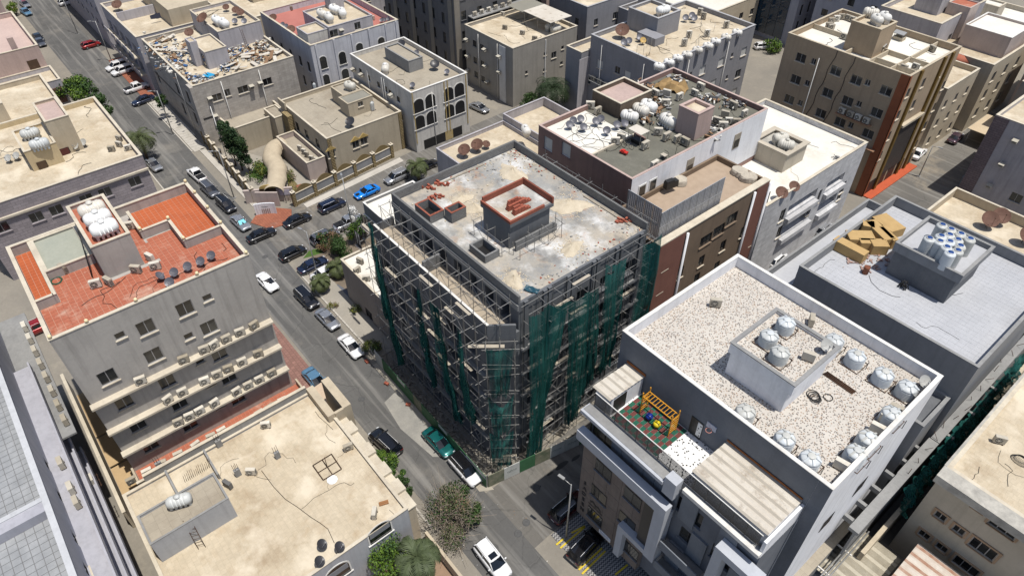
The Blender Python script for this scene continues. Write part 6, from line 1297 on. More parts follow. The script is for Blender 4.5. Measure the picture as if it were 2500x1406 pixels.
# ================================================================== junk-roof building
PST = courses(mat('sandy_stone', (.50, .46, .41), (.42, .385, .345), .9, .4, .35, .4, .15), .42, .9, .02, .75)
b = Bld('junk_roof_block', 'pale stone block with heaps of junk on the roof', 'building', -133, 37)
bx = b.box(-146, -120, 28.2, 47.0, 0, 11.3, 12, PST, RBEI, CREAM, .25)
b.slab('corner_bay', -121.5, -119.6, 27.6, 28.19, 2, 12, PST); b.slab('dark_band', -145, -120.5, 28.15, 28.198, 5.6, 5.9, BFRAME); b.slab('dark_band', -119.998, -119.96, 28.2, 30, 5.6, 5.9, BFRAME)
for p, w_ in (((1865, 838), 1.7), ((1953, 798), 1.0), ((2087, 770), 1.9)): bx.win('+x', q(0, 0, *p), w_, 1.3, 'slide')
bx.win('+x', q(1, 0, 187, 703), 1.7, 1.3)
for p in ((1360, 665), (1525, 765), (1615, 835), (1580, 935), (1680, 1015)): bx.win('-y', q(0, 0, *p), 1.3, 2.3, 'dark', CREAM)
s1 = b.box(-133.5, -126, 33.5, 37.5, 11.31, 14.2, 14.5, LAV, RBEI, CREAM, .15); s3 = b.box(-131, -128.6, 32.2, 33.49, 11.31, 15.6, 15.8, LAV, RBEI, None); b.box(-146, -132, 38.5, 46.9, 11.31, 14.4, 15, LAV, RBEI, CREAM, .2)
s3.win('-y', q(0, 0, 1745, 520), 1.1, 2.2, 'door', None); b.done()
wacs([q(0, 0, *p) for p in ((1800, 850), (2155, 745), (2230, 718), (1847, 1000))]+[q(1, 0, 45, 747), q(1, 0, 120, 717)], '+x', -119.98, 'white window AC', 'on the junk-roof block', 'from the pale stone corner', 'window units on the junk-roof block')
heap('roof_junk', '', '', F((0, 0), (1420, 420, 110, 60), (1530, 500, 90, 60), (1500, 580, 60, 25), (1960, 460, 70, 40), (2050, 440, 90, 30), (1700, 690, 60, 20), (1930, 570, 40, 40)), 11.33, 900, .06, .42, [CLUT[0], CLUT[1], CLUT[2], CLUT[3], plain('junk_blue', (.03, .1, .25), .7), CLUT[0]], 11)
heap('roof_junk', '', '', F((1, 0), (150, 400, 40, 30), (120, 520, 60, 20)), 11.33, 160, .08, .4, CLUT, 12)
o = MB().box(-.9, .9, -.7, .7, 0, .35).obj('blue_tarpaulin', plain('cyan_tarpaulin', (.02, .3, .55), .5), None, W(q(0, 0, 1795, 660), 11.32), .4); tag(o, 'bright blue folded tarpaulin on the junk roof corner', 'tarpaulin')
spread(TANK, [(*W(q(0, 0, *p), 15.6)[:2], 14.42, R_(0), 1.2) for p in ((1860, 165), (1920, 190))], 'white ribbed tank', 'water tank', 'on the junk-roof block', 'from the back', 'tanks on the junk-roof block')
spread(DR, [(*W(q(0, 0, *p), z)[:2], z, R_(a), s) for p, z, a, s in (((1760, 220), 14.42, 20, 1.2), ((1640, 330), 14.22, 60, .9), ((2035, 130), 14.42, 60, .8), ((2075, 150), 14.42, 60, .8), ((1950, 100), 14.42, 60, .7))], 'rusty dish', 'satellite dish', 'on the junk-roof block', 'from the white tanks', 'rusty dishes on the junk-roof block')
spread(DG, [(*W(q(0, 0, *p), 14.42)[:2], 14.42, R_(60), .9) for p in ((2025, 215), (2105, 215))], 'grey dish', 'satellite dish', 'on the junk-roof block', 'from the white tanks', 'grey dishes on the junk-roof block')
ladder(W(q(0, 0, 2130, 430), 11.33), W(q(0, 0, 2065, 250), 15), .6, RUST, 10, (1, .3, 0), 'rusty ladder against the junk roof upper storey')

# ================================================================== lavender house with the red roof
LVB = mat('bluish_stucco', (.60, .60, .63), (.50, .50, .53), .9, .35, .35, .6, .15, stain=(.22, .22, .24), stain_amt=.3)
RPK = mat('pinkish_red_roof', (.44, .17, .14), (.38, .14, .115), .85, .4, .3, 0, .1)
b = Bld('lavender_house', 'lavender white house with red roof terrace and arched windows', 'house', -131, 60)
bx = b.box(-141.5, -119.9, 50.6, 69.8, 0, 11.8, 13, LVB, RPK, CREAM, .3)
for p in ((665, 540), (830, 500), (978, 425), (1165, 375)): arch_win(b, q(1, 0, *p), -119.9, 1.5, 2.4, LVB, GLASS, False)
for p in ((975, 700-0), (690, 690), (855, 640)): arch_win(b, q(1, 0, *p), -119.9, 1.5, 2.2, LVB, GLASS, False)
for u in (51.4, 55.2, 59, 62.8, 66.6, 69): b.slab('pilaster', -119.898, -119.7, u, u+.4, .1, 12.9, LVB)
for u in (-138, -134, -130, -126, -122.5): bx.win('-y', (u, 8), 1.1, 2.0, 'dark', WHITECOP, True); bx.win('-y', (u, 4), 1.1, 2.0, 'dark', WHITECOP, True)
up = b.box(-131, -120.6, 55.2, 64.6, 11.81, 14.6, 15, LAV, RBEI, LAV, .15); b.box(-125.6, -121.1, 51.0, 55.19, 11.81, 14.3, 14.6, AW, RBEI, LAV, .15); b.box(-131, -128.5, 60.2, 63, 14.61, 16.8, 17, LAV, RBEI, None)
for p, w_ in (((755, 290), 1.8), ((960, 225), 1.3)): up.win('+x', q(1, 0, *p), w_, 1.4)
b.done()
wacs([q(1, 0, 815, 265)], '+x', -120.58, 'window AC', 'on the lavender roof room of the red-roofed house', '', 'lavender unit')
spread(TANK, [(*W(q(1, 0, *p), 15.4)[:2], 14.62, R_(a), 1.15) for p, a in (((655, 125), 0), ((715, 155), -10), ((765, 85), 10), ((830, 115), -20))], 'white tank', 'water tank', 'on the lavender house', 'from the red terrace', 'tanks on the lavender house')
spread(DG, [(*W(q(1, 0, *p), 11.82)[:2], 11.82, R_(40), s) for p, s in (((325, 240), .8), ((355, 255), .8), ((1170, 200), .7), ((1195, 198), .7), ((1225, 190), .7))], 'grey dish', 'satellite dish', 'on the lavender house', 'from the far wall', 'grey dishes on the lavender house')
spread(DR, [(*W(q(1, 0, *p), 11.82)[:2], 11.82, R_(a), .9) for p, a in (((245, 200), 40), ((400, 300), 60))], 'rusty dish', 'satellite dish', 'on the red terrace', 'from the far wall', 'rusty dishes on the red terrace')
spread(AC1, [(*W(q(1, 0, *p), 11.82)[:2], 11.82, R_(a)) for p, a in (((385, 90), 30), ((1088, 175), 60))], 'white AC unit', 'AC unit', 'on the red terrace', 'from the far wall', 'AC units on the red terrace')

# ================================================================== beige block with the purple stone front (left)
PUR = courses(mat('purple_stone', (.40, .355, .37), (.33, .295, .31), .85, .8, .5, .2, .2), .42, .95, .025, .6)
b = Bld('purple_stone_block', 'cream-roofed block with purple-grey stone front', 'building', -115, 5)
YEL = mat('cream_yellow', (.58, .47, .29), (.50, .40, .25), .88, .4, .3, .3, .1)
bx = b.box(-127, -103, -8, 14.3, 0, 11.2, 12, PUR, RBEI, CREAM, .3)
b.slab('lining', -126.68, -126.6, -7.7, 14, 11.21, 11.95, YEL); b.slab('cornice', -102.998, -102.7, -8, 14.4, 9.6, 9.9, CREAM)
for p in ((1160, 330), (905, 425), (745, 480), (485, 575), (315, 635), (20, 725)): bx.win('+x', q(0, 1, *p), 1.7, 1.5, 'slide', PUR)
s1 = b.box(-117.6, -110, 1.0, 5.2, 11.21, 14, 14.4, YEL, RBEI, CREAM, .2); s3 = b.box(-119.5, -112, 5.21, 8.4, 11.21, 16.4, 16.8, BEI, PINK, CREAM, .2)
for bb, p, m_ in ((s1, q(0, 1, 380, 215), 1), (s3, q(0, 1, 575, 100), 1)): bb.win('+x', p, 1.3, 2.3, 'door', None)
b.done()
roof_cables(11.23, -126, -104, -7, 13, 12, 10, .02)
for p, f, k in ((q(0, 1, 378, 215), -109.96, 'brown'), (q(0, 1, 573, 105), -111.96, 'maroon')):
    v = WX(p, f); o = MB().box(0, .06, -.6, .6, -1.15, 1.15).obj('door', DOORM if k == 'maroon' else WOODD, b.root, v-b.o)
spread(TANK, [(*W(q(0, 0, *p), 15)[:2], 14.02, R_(80), 1.1) for p in ((255, 1140), (335, 1230))], 'bluish white tank', 'water tank', 'on the cream stair house', 'from the tower', 'tanks on the cream stair house', 0, 1, {'white_tank_plastic': TANKG})
spread(DW, [(*W(q(0, 0, *p), 11.22)[:2], 11.22, R_(40)) for p in ((670, 1290), (735, 1260), (95, 1395), (165, 1375))], 'pale dish', 'satellite dish', 'on the cream-roofed block', 'from the maroon door', 'dishes on the cream-roofed block', 0, 1.1)
spread(AC1, [(*W(q(0, 0, *p), 11.22)[:2], 11.22, R_(a)) for p, a in (((965, 1300), 60), ((1030, 1260), 30), ((1030, 1210), 30), ((1105, 1290), 80))], 'beige AC unit', 'AC unit', 'on the cream-roofed block', 'from the dishes', 'AC units on the cream-roofed block')

# ================================================================== top left houses
b = Bld('balcony_house', 'lavender house with beige terraces and street balconies at upper left', 'house', -160, 34)
bx = b.box(-170.5, -147.5, 27.6, 44, 0, 11.2, 12, LAV, RBEI, CREAM, .3); b.slab('rear_block', -168, -150, 35.5, 43.6, 11.21, 14.6, BEI); b.slab('terrace_wall', -160, -159.7, 28, 35.4, 11.21, 13, LAV)
for u in (-168, -164, -160, -156, -152):
    for z in (4.6, 8.2): bx.hole('-y', u-1.3, u+1.3, z-1.1, z+1.1, 1.4); b.slab('balcony', u-1.6, u+1.6, 26.5, 27.58, z-1.3, z-1.1, CREAM); b.slab('balcony_front', u-1.6, u+1.6, 26.5, 26.6, z-1.098, z-.3, LAV)
b.done()
put(DR, (*W(q(0, 0, 1025, 95), 11.22)[:2], 11.22), R_(60), 'black dish on the far beige terrace', 'satellite dish', None, 1.1)
m = MB()
for k in range(9): p = W(q(0, 0, 1290+9*k, 130-2*k), 13); m.obox(p-Vector((0, 0, .5)), (.05, .18, 0), (.02, 0, 0), (0, 0, rnd.uniform(.3, .6)))
tag(m.obj('laundry', plain('dark_laundry', (.05, .055, .09), .9)), 'dark washing hanging on a line at the beige terrace', 'laundry')
b = Bld('corner_tower', 'tall lavender corner building with small round lights at the top', 'building', -195, 36)
bx = b.box(-215, -176, 27.6, 45, 0, 15, 16, LAV, RBEI, CREAM, .3); bx.row('-y', [-210+4*k for k in range(9)], (5, 8.5, 12), 1.2, 1.3, 'dark'); b.done()
b = Bld('pink_house', 'pink roofed house with brown tiled wall at the left edge', 'house', -166, 9)
bx = b.box(-178, -156, -6, 12.2, 0, 11, 12, PINK, mat('pink_roof', (.55, .42, .37), (.48, .36, .32), .9, .3), CREAM, .25); lo = b.box(-155.99, -148.5, -4, 12.6, 0, 7, 7.8, LAV, RBEI, CREAM, .25)
b.slab('brown_panel', -148.498, -148.4, 2, 12.2, 3.4, 6.4, mat('brown_tile_panel', (.17, .09, .065), (.14, .075, .055), .8, 3)); lo.row('+x', (-1, 4), (2,), 3, 1.4, 'dark'); b.slab('painted_shop_shade', -148.498, -148.3, -3, 12, .2, 2.6, BFRAME)  # dark slab paints shade across the shopfronts
b.slab('chimney', -158, -157, 8, 9, 11, 14, PINK); b.slab('brown_door', -155.98, -155.9, 9.2, 11, 7.05, 9.6, WOODD); b.done()
b = Bld('far_left_block', 'pale pink block cut by the top left picture corner', 'building', -200, 12)
bx = b.box(-212, -190, -5, 12, 0, 13, 14, PINK, RBEI, CREAM, .25); bx.row('+x', (-1, 4, 9), (4, 7.5, 11), 1.4, 1.3); b.done()

# ================================================================== upper middle and right
DGW = mat('charcoal_cladding', (.13, .13, .135), (.105, .105, .11), .75, .4, .4, .2, .1); BEIC = mat('beige_cladding', (.26, .235, .20), (.22, .2, .17), .85, .4, .4, .2, .1)
b = Bld('dark_tower', 'dark modern tower with beige strips at the top of the picture', 'building', -125, 86)
bx = b.box(-140, -113.2, 78.6, 100, 0, 26, 27, DGW, CONC, DGW, .3)
for u in (-138, -134.5, -131, -127.5, -124, -120.5, -117):
    for z in (4, 8, 12, 16, 20): bx.win('-y', (u, z), 1.0, 2.2, 'dark', DGW, True)
for u in (-136, -129, -122, -115): b.slab('beige_strip', u, u+1.3, 78.45, 78.598, .1, 26, BEIC)
for u in (81, 85, 89, 94): 
    for z in (5, 9, 13, 17): bx.win('+x', (u, z), 1.2, 1.8, 'dark', DGW, True)
b.slab('beige_strip', -113.198, -113.05, 78.7, 80, .1, 26, BEIC)
for z in (8.5, 12.5): b.slab('balcony', -113.19, -111.4, 82, 98, z, z+.2, CONC)
b.done()
spread(AC1, [(-112.2, 83+1.8*k, 12.7, R_(90)) for k in range(6)], 'grey AC unit', 'AC unit', 'on the dark tower balcony', 'from the pale corner', 'AC units on the dark tower')
b = Bld('window_unit_block', 'grey-beige block with many window air-conditioners and a sheet canopy roof', 'building', -104, 88)
GBE = mat('grey_beige_plaster', (.36, .335, .295), (.30, .28, .245), .9, .35, .4, .4, .15)
bx = b.box(-111.5, -96.5, 79.9, 96.5, 0, 11.4, 12, GBE, RBEI, CREAM, .25)
for p in ((1965, 378), (2028, 412), (1970, 520), (2032, 552), (1978, 642), (2038, 682)): bx.win('-y', q(1, 0, *p), 1.2, 1.3, 'dark', GBE)
for p, w_ in (((535, 475), 1.3), ((610, 412), .7), ((460, 465), .7), ((600, 545), .7), ((455, 602), .7), ((300, 625), .6)): bx.win('+x', q(2, 0, *p), w_, 1.3 if w_ > 1 else .7)
b.slab('downpipe', -96.498, -96.35, 88, 88.2, .1, 11.5, WHITECOP); b.slab('stair_strip', -100.5, -98.6, 79.75, 79.898, .1, 11.5, WHITECOP); b.done()
wacs([q(1, 0, *p) for p in ((1905, 345), (2060, 430), (2185, 490), (1915, 485), (2065, 570), (2185, 620), (1915, 610), (2085, 710))]+[q(2, 0, 75, 490), q(2, 0, 75, 620)], '-y', 79.8, 'white window AC', 'on the grey-beige block', 'from the dark tower', 'window units on the grey-beige block')
t = thing('roof_canopy', 'pale sheet canopy on posts over dark tanks on the grey-beige roof', 'canopy', (-101, 92, 11.42)); MB().box(-4.2, 3.9, -2.2, 3.4, 2.6, 2.68).obj('sheet', CORR, t); MB().box(-9.2, -4.4, -2.2, 3.9, 2.3, 2.38).obj('sheet', mat('grey_felt', (.26, .25, .21)), t)
for x in (-4, 0, 3.7):
    for y in (-2, 3.2): bar(t, (x, y, 0), (x, y, 2.6), 'post', .05)
spread(TANK, [(-99.5, 92, 11.42, R_(90), 1), (-97.9, 92, 11.42, R_(90), 1)], 'grey-stained tank', 'water tank', 'under the sheet canopy', 'from the open side', 'tanks under the canopy', 0, 1, {'white_tank_plastic': MATS['weathered_tank_plastic']})
spread(AC1, [(*W(q(2, 0, *p), 11.42)[:2], 11.42, R_(30)) for p in ((95, 140), (115, 255), (265, 300), (370, 350))], 'pale AC unit', 'AC unit', 'on the grey-beige roof', 'from the back', 'AC units on the grey-beige roof')
def filler(name, label, x0, x1, y0, y1, h, wallm, roofm=None, us=4, seed=0, style='slide', cop=None, stair=True):
    rr = random.Random(seed); b = Bld(name, label, 'building', (x0+x1)/2, (y0+y1)/2); bx = b.box(x0, x1, y0, y1, 0, h-.9, h, wallm, roofm or RBEI, cop or CREAM, .28)
    n = max(2, int((y1-y0)/us)); nz = max(1, int((h-1.5)/3.5))
    for f, lo, hi in (('+x', y0, y1), ('-y', x0, x1)):
        n = max(2, int((hi-lo)/us)); bx.row(f, [lo+(hi-lo)*(k+.5)/n for k in range(n)], [2.2+3.5*k for k in range(nz)], rr.choice((1.1, 1.4)), 1.4, style)
    if stair: sx, sy = x0+(x1-x0)*rr.uniform(.2, .5), y0+(y1-y0)*rr.uniform(.3, .5); b.box(sx, sx+4.5, sy, sy+3.6, h-.895, h+2, h+2.3, wallm, roofm or RBEI, cop or CREAM, .2)
    b.done(); return b
b = filler('grey_house', 'slate-grey house with a white arched window near the top edge', -112, -100.4, 103, 120, 13, GRB, None, 5, 3, cop=MATS['grey_coping'])
filler('balcony_annex', 'grey annex with a small curtained balcony near the top edge', -100, -92, 112, 122, 11, GRB, None, 4, 4, cop=MATS['grey_coping'])
filler('pink_block', 'pale pink block behind the sheet canopy near the top edge', -128, -114, 104, 118, 12, PINK, None, 4, 5)
b = Bld('glass_tower', 'blue glass tower with white side wall near the top right', 'building', -80, 152)
bx = b.box(-92, -78.6, 146.5, 158, 0, 26, 27, BG, CONC, WHITECOP, .3); GLB = plain('blue_glass', (.008, .03, .06), .07, 0, .8)
for k in range(5):
    for j in range(7): b.slab('glass_panel', -91.5+2.2*k, -91.5+2.2*k+2.1, 146.3, 146.49, 1+3.5*j, 4.4+3.5*j, GLB)
for j in range(6):
    for u in (148.5, 151.5, 155): bx.win('+x', (u, 4+3.6*j), .9, 2.4, 'dark', BG, True)
b.done()
filler('white_grey_tower', 'white and dark striped tower right beside the blue glass tower'.replace('right ', ''), -75, -60, 147, 165, 24, BG, None, 4.5, 6, 'dark', WHITECOP)
filler('fire_stair_block', 'pale block with black outside stairs behind the brown block', -57.5, -46, 138, 156, 17, LAV, None, 4, 7)
b = Bld('bay_window_block', 'beige block with rounded balconies and red tiled hoods at upper right', 'building', -40, 150)
bx = b.box(-52, -35.2, 138.2, 156, 0, 12.2, 13, BEI, RBEI, CREAM, .3); bx.row('+x', (141, 146, 151), (3, 6.6, 10), 1.4, 1.8)
for u, w_ in ((-48, 2.6), (-41, 3.4)):
    for z in (3, 6.6, 10): m = MB(); m.prism([(u+w_*.5*math.cos(a*math.pi/8), 138.19-1.2*math.sin(a*math.pi/8)) for a in range(9)], z-1.6, z-.4); b.part('bay', m, VP); bx.win('-y', (u, z+.5), w_*.7, 1.7, 'shutter', CREAM, True)
    m = MB(); m.lathe([(w_*.62, 12.0), (w_*.2, 13.0)], 12, (u, 138.2, 0)); b.part('tiled_hood', m, TILE)
up = b.box(-44, -36, 144, 153, 12.21, 15.6, 16, VP, RWHT, WHITECOP, .15); b.box(-49, -45, 146, 150, 12.21, 18, 18.2, VP, TILE, None); b.done()
spread(TANK, [(-43+2.6*k, 154.6, 12.3, R_(90), 1) for k in range(3)], 'white tank', 'water tank', 'behind the red tiled hoods', 'from the tower', 'tanks at upper right')
filler('beige_yard_block', 'beige block with walled roof yard behind the brown block', -58, -36.4, 124, 136, 12.6, BEI, None, 4, 8)
filler('dark_brown_block', 'dark brown block at the top right picture corner', -33, -12, 150, 170, 16, VP, None, 4, 9)
# lilac block with brick quoin, right edge
b = Bld('lilac_block', 'lilac rendered block with a brick quoin at the right edge', 'building', -16, 124)
bx = b.box(-26.4, 4, 116.6, 134, 0, 13.9, 14.6, LAV, RBEI, CREAM, .3); courses(mat('mauve_brick', (.24, .19, .20), (.2, .16, .17), .85, 1), .35, .8, .03, .5)
b.slab('brick_quoin', -26.45, -24.4, 116.5, 116.598, .1, 14.5, MATS['mauve_brick']); b.slab('brick_quoin', -26.47, -26.402, 116.6, 119, .1, 14.5, MATS['mauve_brick'])
for p in ((q(3, 1, 2390, 470)), (2360, 560)): bx.win('-y', p, 1.7, 1.5)
b.done()
wacs([(2480, 345), (2447, 402), (2417, 453)], '-y', 116.5, 'white window AC', 'on the lilac block', 'from the top', 'window units on the lilac block')
b = Bld('mottled_low_house', 'low beige house with big rusty dishes behind the pale paver roof', 'house', -14, 100)
b.box(-24, 4, 92, 104.6, 0, 6.6, 8, BEI, RBEI, CREAM, .25); b.box(-24.2, -19.5, 84, 91.98, 0, 6, 6.4, BEI, RBEI, CREAM, .2); b.done()
spread(DRB, [(*W(q(3, 1, *p), 6.62)[:2], 6.62, R_(a), .95) for p, a in (((2130, 720), 40), ((2225, 690), 40), ((2440, 860), 60))], 'huge rusty dish', 'satellite dish', 'on the low beige house', 'from the boundary wall', 'dishes on the low beige house')
o = MB().box(-33.5, -27.2, 134, 142, 2.9, 3.0).obj('car_shade', mat('sand_shade_cloth', (.56, .46, .32), (.5, .4, .28), .9, .5)); tag(o, 'sand-coloured car shade beside the street at upper right', 'car shade')
for x in (-33, -27.8):
    for y in (134.4, 141.6): MB().tube([(x, y, 0), (x, y, 2.9)], .06, 6).obj('post', STEEL, o)
o = MB().box(-27.1, -26.5, 118.5, 133, 0, 2.4).obj('metal_fence', mat('blue_metal_sheet', (.22, .25, .28), (.19, .22, .25), .6, 1)); tag(o, 'blue-grey sheet metal fence at the foot of the lilac block', 'fence')
# far blocks beyond the top of the picture
FL = [(-175, -150, 48, 66), (-175, -152, 70, 92), (-205, -180, 50, 80), (-146, -122, 104, 125), (-170, -148, 98, 120), (-112, -88, 126, 146), (-118, -98, 150, 172), (-140, -120, 130, 152), (-58, -40, 160, 180), (-30, -8, 176, 195), (-205, -182, 84, 108), (-240, -218, 28, 52), (-240, -216, -10, 12), (-94, -72, 166, 186), (-30, 0, 138, 148), (-150, -128, -12, 10), (-178, -156, -30, -10)]
for k, a in enumerate(FL):
    filler('far_block', ['low sandy block', 'pale grey block', 'dusty lavender block', 'weathered cream block', 'plain tan block'][k % 5]+' '+['behind the tall corner tower', 'second row behind the corner tower', 'far up the main street', 'behind the dark tower', 'behind the lavender house', 'between glass tower and grey annex', 'far behind the grey annex', 'behind the pink block', 'behind the tiled-hood block', 'at the far top corner', 'beyond the far street corner', 'past the street end', 'at the far street end', 'behind the blue glass tower', 'behind the lilac block', 'between pink house and purple stone', 'behind the pink house'][k], *a, 9+(k*37 % 5), [BEI, LAV, VP, CRM, GBE][k % 5], [RBEI, RTAN, RWHT][k % 3], 4, k+20)

roof_cables(10.82, -114, -96, 57, 67, 8, 11, .022); roof_cables(6.62, -113, -99, 42, 54, 5, 12, .02); roof_cables(11.42, -110, -98, 82, 95, 10, 13, .025); roof_cables(14.43, -145, -133, 39, 46, 8, 14, .025)
# clothes, boards and sheets thrown about the junk roof
m = [MB(), MB()]; rr = random.Random(77)
for k in range(46):
    x, y = rr.choice(((rr.uniform(-145, -134), rr.uniform(29, 38)), (rr.uniform(-128, -121), rr.uniform(36, 46)))); a = rr.uniform(0, 3); l = rr.uniform(.6, 1.6)
    m[k % 2].obox((x, y, 11.4+rr.uniform(.1, .5)), (math.cos(a)*l, math.sin(a)*l, rr.uniform(-.2, .3)), (-math.sin(a)*.3, math.cos(a)*.3, rr.uniform(-.1, .1)), (0, 0, .03))
m[0].obj('roof_boards', CORR, None, kind='stuff'); m[1].obj('roof_boards', CLUT[2], None, kind='stuff')
# ================================================================== ground, roads, pavements
def asphalt(name, c1, c2, dust, dust_amt, crack=.8):
    m = mat(name, c1, c2, .9, .12, .45, 0, .25, stain=dust, stain_amt=dust_amt, stain_sc=.11, bsc=14)
    N, L, b = nodes_of(m); src = b.inputs['Base Color'].links[0].from_socket; g = N.new('ShaderNodeNewGeometry')
    n = N.new('ShaderNodeTexNoise'); n.inputs['Scale'].default_value = .5; n.inputs['Detail'].default_value = 6; L.new(g.outputs['Position'], n.inputs['Vector'])
    ad = N.new('ShaderNodeVectorMath'); ad.operation = 'MULTIPLY_ADD'; ad.inputs[1].default_value = (2.2, 2.2, 0); L.new(n.outputs['Color'], ad.inputs[0]); L.new(g.outputs['Position'], ad.inputs[2])
    for sc_, wd, dk in ((.13, .0045, .45), (.31, .005, .3)):
        v = N.new('ShaderNodeTexVoronoi'); v.feature = 'DISTANCE_TO_EDGE'; v.inputs['Scale'].default_value = sc_; L.new(ad.outputs[0], v.inputs['Vector'])
        r = N.new('ShaderNodeMapRange'); r.inputs[1].default_value = wd*.4; r.inputs[2].default_value = wd*2; r.inputs[3].default_value = dk*crack; r.inputs[4].default_value = 0; L.new(v.outputs['Distance'], r.inputs[0])
        mx = N.new('ShaderNodeMix'); mx.data_type = 'RGBA'; L.new(r.outputs[0], mx.inputs[0]); L.new(src, mx.inputs[6]); mx.inputs[7].default_value = (.035, .035, .035, 1); src = mx.outputs[2]
    # resurfaced bays: broad rectangular tone changes
    br = N.new('ShaderNodeTexBrick'); br.inputs['Scale'].default_value = 1; br.inputs['Brick Width'].default_value = 9; br.inputs['Row Height'].default_value = 3.4; br.inputs['Mortar Size'].default_value = .025
    br.inputs['Color1'].default_value = (1, 1, 1, 1); br.inputs['Color2'].default_value = (.78, .78, .78, 1); br.inputs['Mortar'].default_value = (.72, .72, .72, 1)
    L.new(ad.outputs[0], br.inputs['Vector']); mx = N.new('ShaderNodeMix'); mx.data_type = 'RGBA'; mx.blend_type = 'MULTIPLY'; mx.inputs[0].default_value = .8; L.new(src, mx.inputs[6]); L.new(br.outputs[0], mx.inputs[7])
    src = mx.outputs[2]
    # wheel-worn streaks along the street
    mp = N.new('ShaderNodeMapping'); mp.inputs['Scale'].default_value = (.06, 1.3, 1); L.new(g.outputs['Position'], mp.inputs['Vector']); n2 = N.new('ShaderNodeTexNoise'); n2.inputs['Scale'].default_value = 1; n2.inputs['Detail'].default_value = 7; L.new(mp.outputs[0], n2.inputs['Vector'])
    r = N.new('ShaderNodeMapRange'); r.inputs[1].default_value = .5; r.inputs[2].default_value = .72; r.inputs[4].default_value = .55; L.new(n2.outputs['Fac'], r.inputs[0])
    mx = N.new('ShaderNodeMix'); mx.data_type = 'RGBA'; L.new(r.outputs[0], mx.inputs[0]); L.new(src, mx.inputs[6]); mx.inputs[7].default_value = (.28, .27, .25, 1); L.new(mx.outputs[2], b.inputs['Base Color'])
    return m
GRD = mat('dusty_ground', (.27, .245, .205), (.20, .185, .16), .95, .12, .5, 0, .3, stain=(.36, .32, .25), stain_amt=.5, stain_sc=.2)
ASPH = asphalt('worn_asphalt', (.138, .135, .13), (.098, .097, .095), (.24, .222, .195), .6)
ASPD = asphalt('dusty_asphalt', (.18, .168, .15), (.13, .124, .115), (.33, .28, .21), .8, .6)
def sheet(name, pts, z, m, kind='structure', sub=0):
    s = MB(); s.poly([(*p[:2], z) for p in pts]); return s.obj(name, m, None, kind=kind)
sheet('ground', [(-900, -600), (600, -600), (600, 900), (-900, 900)], 0, GRD)
sheet('main_road', [(-300, 16.6), (-112, 16.8), (-90, 17.3), (40, 17.2), (40, 22.6), (-56, 23.2), (-90, 24.4), (-112, 24.6), (-150, 24.9), (-300, 25.5)], .008, ASPH)
sheet('side_road', [(-93.6, 24.37), (-81.6, 24.1), (-82.5, 52), (-86, 90), (-96.6, 90), (-95.6, 55)], .004, ASPD)
sheet('cross_road', [(-32.6, 22.5), (-24.6, 22.5), (-26.5, 60), (-27.2, 150), (-35, 150), (-34.9, 98), (-33.0, 44)], .004, ASPD)
sheet('far_road', [(-214, 25.2), (-177, 25.0), (-214, 110), (-226, 110)], .004, ASPD)
# paving
SLAB = mat('pale_paving', (.50, .47, .42), (.42, .395, .35), .9, .5, .4, 0, .2, stain=(.3, .27, .22), stain_amt=.4)
REDP = courses(mat('red_paving', (.36, .13, .075), (.29, .10, .06), .85, .5, .4, 0, .15, stain=(.38, .26, .2), stain_amt=.5), .4, .4, .03, .65)
def fix_courses_flat(m):
    N, L, b = nodes_of(m)
    for n in N:
        if n.type == 'TEX_BRICK':
            g = N.new('ShaderNodeNewGeometry'); L.new(g.outputs['Position'], n.inputs['Vector'])
fix_courses_flat(REDP)
pv = link('slab_pavement', None); pv['kind'] = 'structure'
for k in range(27):
    x = -147+.98*k
    MB().box(x, x+.93, 25.0+rnd.uniform(0, .1), 27.5-.35*(k > 20), 0, .12).obj('paving_slab', SLAB, pv)
for a in ((-171, -163.5), (-162, -153.5), (-152.5, -148)): MB().box(a[0], a[1], 24.9, 27.5, 0, .1).obj('red_parking_bay', REDP, None, kind='structure')
MB().box(-163.45, -162.05, 24.9, 27.5, 0, .5).obj('bay_divider', CREAM, None, kind='structure')
PKP = courses(mat('faded_red_paving', (.30, .165, .135), (.24, .13, .11), .88, .5, .5, 0, .15, stain=(.34, .27, .23), stain_amt=.6), .5, .5, .03, .6); fix_courses_flat(PKP)
MB().box(-75, -57.5, 13.3, 16.9, 0, .1).obj('red_pavement', PKP, None, kind='structure')
MB().prism([(*W(p)[:2],) for p in ((612, 545), (640, 505), (712, 512), (712, 545), (660, 560))], 0, .1).obj('red_entrance_paving', REDP, None, kind='structure')
MB().prism([(*W(p)[:2],) for p in ((722, 455), (735, 450), (770, 478), (752, 487))], 0, .1).obj('red_garden_path', REDP, None, kind='structure')
# pavement along the middle block with its kerb stones
MB().box(-78.5, -56.5, 24.35, 27.15, 0, .12).obj('house_pavement', mat('screed_paving', (.36, .33, .28), (.29, .27, .235), .93, .4, .5, 0, .2), None, kind='structure')
kb = link('kerb', None); kb['kind'] = 'structure'
for k in range(22): MB().box(-78.5+k, -77.56+k, 24.13, 24.34, 0, .15).obj('kerb_stone', SLAB, kb)
for x0, x1, y, h in ((-147, -121, 24.8, .14), (-121, -98, 26.1, .14), (-121, -75.5, 16.6, .14), (-57, -33, 16.3, .14)): MB().box(x0, x1, y-.1, y+.1, 0, h).obj('kerb', SLAB, None, kind='structure')
MB().box(-120.9, -98.4, 26.21, 27.0, 0, .12).obj('villa_pavement', SLAB, None, kind='structure')
MB().box(-57, -33, 15.3, 16.19, 0, .12).obj('stone_pavement', courses(mat('crazy_paving', (.34, .31, .26), (.24, .22, .19), .93, 1.2, .5, 0, .3), .7, .8, .05, .5), None, kind='structure')
fix_courses_flat(MATS['crazy_paving'])
